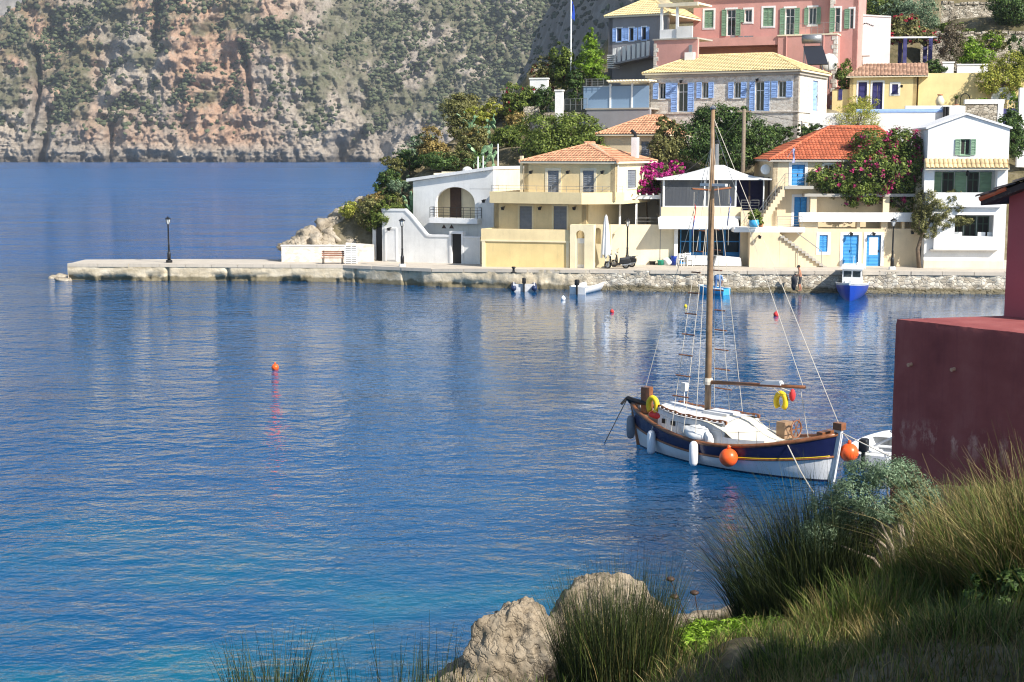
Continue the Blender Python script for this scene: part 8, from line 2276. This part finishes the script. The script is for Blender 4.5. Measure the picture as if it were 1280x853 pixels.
# leafy plant low in the right corner
shp = gp(1262, 15.6); bl = [(-.2, 0, .3, .28, .25, .22), (.1, .1, .42, .3, .25, .22), (.3, -.1, .25, .25, .2, .2)]
tree('leafy_weed', 'dark leafy weed on the bank beside the bare soil', shp, bl, 900, .05, L['dark'], 71, .02, cat='plant')

# ------------------------------------------------------------------ dark red house at the right edge
def red_house():
    A = ground(1120, 399, 6.2); Bp = ground(1345, 425, 6.2); C_ = ground(1255, 395, 6.2)
    u = Vector((Bp.x - A.x, Bp.y - A.y, 0)); Lf = u.length; u.normalize(); v = Vector((-u.y, u.x, 0))      # v to the right and back
    E = empty('dark_red_house', (A.x, A.y, 0), math.atan2(u.y, u.x), 'dark red house corner with a walled terrace and dark tiled eave, above the near shore', 'house')
    loc = lambda P: ((P - A).dot(u), (P - A).dot(v))
    cx, cy = loc(C_)
    # terrace wall with a worn, slightly rounded top: dense sheet with dents
    N, Kz = 120, 60; s_ = np.linspace(0, Lf, N); z_ = np.linspace(.5, 6.2, Kz); S, Z = np.meshgrid(s_, z_)
    Yy = -.012 * fbm(S / .5, Z / .5, 0, 4, 3) - .02 * smooth(6.05, 6.2, Z) * fbm(S / .2, Z / .2, 0, 3, 5) + .03 * smooth(6.1, 6.2, Z)
    V = np.stack([S, Yy, Z + .015 * fbm(S / .3, S * 0, 0, 3, 9) * smooth(6.0, 6.2, Z)], -1).reshape(-1, 3)
    i = np.arange(Kz - 1)[:, None] * N + np.arange(N - 1)[None, :]; F = np.stack([i, i + 1, i + N + 1, i + N], -1).reshape(-1, 4)
    n = NT('worn_red_plaster'); vv = n.coords(); col = n.ramp(n.noise(vv, .8, 6, .6), [(.3, (0.21, 0.056, 0.056)), (.5, (0.29, 0.084, 0.08)), (.7, (0.36, 0.125, 0.115))])
    sp = n.new('ShaderNodeSeparateXYZ'); n.l(vv, sp.inputs[0])
    band = n.new('ShaderNodeMapRange'); band.inputs[1].default_value = .35; band.inputs[2].default_value = .0
    ab = n.new('ShaderNodeMath', operation='SUBTRACT'); n.l(sp.outputs[2], ab.inputs[0]); ab.inputs[1].default_value = 4.1; ab2 = n.new('ShaderNodeMath', operation='ABSOLUTE'); n.l(ab.outputs[0], ab2.inputs[0]); n.l(ab2.outputs[0], band.inputs[0])
    mm = n.new('ShaderNodeMath', operation='MULTIPLY'); n.l(band.outputs[0], mm.inputs[0]); n.l(n.ramp(n.noise(n.coords((1, 1, .5)), 3.0, 7, .7), [(.5, (0,) * 3), (.62, (1,) * 3)]), mm.inputs[1])
    col = n.mix(mm.outputs[0], col, (0.62, 0.36, 0.30))
    col = n.mix(n.ramp(n.noise(n.coords((5, 5, .5)), 1.2, 6, .7), [(.5, (0,) * 3), (.75, (.45,) * 3)]), col, (0.17, 0.05, 0.06))
    n.l(col, n.b.inputs['Base Color']); n.b.inputs['Roughness'].default_value = .9; n.b.inputs['Specular IOR Level'].default_value = .15; n.bump(n.noise(vv, 18, 7, .7), .35, .01)
    M['wornred'] = n.m
    link('terrace_wall', np_mesh('terrace_wall', V, F, n.m, True), E)
    t = MB(); t.slab([(0, .03), (Lf, .03), (Lf, cy + 5), (cx, cy + 2.0), (cx - .05, cy)], 6.08, 6.195); t.build('terrace_top', M['wornred'], E)
    bk = MB(); bk.poly([(0, .03, .5), (0, .03, 6.19), (cx - .05, cy, 6.19), (cx - .05, cy, .5)]); bk.build('terrace_end', M['wornred'], E)
    # house wall and roof, turned so that its face lies along the light
    he = 8.52; u2 = Vector((.714, -.70, 0)); a2 = math.atan2(u2.y, u2.x) - math.atan2(u.y, u.x); ca, sa = math.cos(a2), math.sin(a2)
    T2 = lambda x, y, z: (cx + x * ca - y * sa, cy + x * sa + y * ca, z)
    w = MB(T2); w.prism([(0, 5.9), (7, 5.9), (7, he), (3.5, he + 1.4), (0, he)], 0, .3); w.box((0, .3, 5.9), (.3, 6, he)); w.build('wall', M['darkpink'], E)
    o = .42; pit = .40; yo = -.30
    r1 = MB(T2).hexa([(-o, yo, he - .06 - o * pit), (3.5, yo, he - .06 + 3.5 * pit), (3.5, 6, he - .06 + 3.5 * pit), (-o, 6, he - .06 - o * pit), (-o, yo, he + .06 - o * pit), (3.5, yo, he + .06 + 3.5 * pit), (3.5, 6, he + .06 + 3.5 * pit), (-o, 6, he + .06 - o * pit)]).build('roof', M['slate'], E)
    MB(T2).hexa([(3.5, yo, he - .06 + 3.5 * pit), (7.4, yo, he - .06 - .4 * pit), (7.4, 6, he - .06 - .4 * pit), (3.5, 6, he - .06 + 3.5 * pit), (3.5, yo, he + .06 + 3.5 * pit), (7.4, yo, he + .06 - .4 * pit), (7.4, 6, he + .06 - .4 * pit), (3.5, 6, he + .06 + 3.5 * pit)]).build('roof', M['slate'], E)
    tl = MB(); tileplane(tl, T2(-o - .05, yo - .05, he + .07 - o * pit), T2(-o - .05, 6, he + .07 - o * pit), T2(3.5, 6, he + .07 + 3.5 * pit), T2(3.5, yo - .05, he + .07 + 3.5 * pit), .24, .36, .05)
    tag(tl.build('roof_tiles', M['slate'], r1), kind='stuff')
    rk = MB(); caps(rk, T2(-o - .02, yo, he + .06 - o * pit), T2(.05, yo, he + .07 + .05 * pit), .05); tag(rk.build('verge_tiles', M['tile_r'], r1), kind='stuff')
    # two pale spout stubs in the wall
    for px, py in ((1139, 456), (1193, 462)):
        r = ray(px, py); c = Vector((0, 0, CAM_H)); nrm = -v; tt = ((A - c).dot(nrm)) / r.dot(nrm); q = c + r * tt - A; x = q.dot(u); z = CAM_H + r.z * tt
        MB().tube([(x, -.09, z), (x, .05, z + .01)], .035, 8).build('drain_spout', M['tile_p'], E)
red_house()
# unseen tree added up the slope so that its crown shades the bank
b = Vector((9.6, 8.0, float(shore_h(9.6, 8.0))))
tree('unseen_shade_tree', 'unseen leafy tree added up the bank to shade the grass', b, [(-.6, .2, 3.4, 1.7, 1.6, 1.3), (.6, -.8, 3.6, 1.7, 1.6, 1.4), (-1.6, .8, 2.9, 1.2, 1.2, 1.0), (-1.3, -1.2, 3.6, 1.5, 1.4, 1.2), (0, -2.2, 3.2, 1.5, 1.4, 1.2), (-2.4, -.6, 3.0, 1.1, 1.1, .9), (1.0, .8, 3.4, 1.3, 1.3, 1.1), (.2, 1.6, 3.0, 1.1, 1.1, .9)], 15000, .1, L['dark'], 91, .2, per=40)

# ------------------------------------------------------------------ air
HZ = NT('haze_air'); HZ.n.remove(HZ.b); vp = HZ.new('ShaderNodeVolumePrincipled'); vp.inputs['Color'].default_value = (0.80, 0.88, 1.0, 1); vp.inputs['Density'].default_value = 0.00012; vp.inputs['Anisotropy'].default_value = 0.2
HZ.l(vp.outputs[0], HZ.out.inputs['Volume'])
tag(MB().box((-3200, -80, -14), (2600, 5200, 900)).build('haze', HZ.m), 'thin blue sea haze filling the bay', 'haze', kind='stuff')
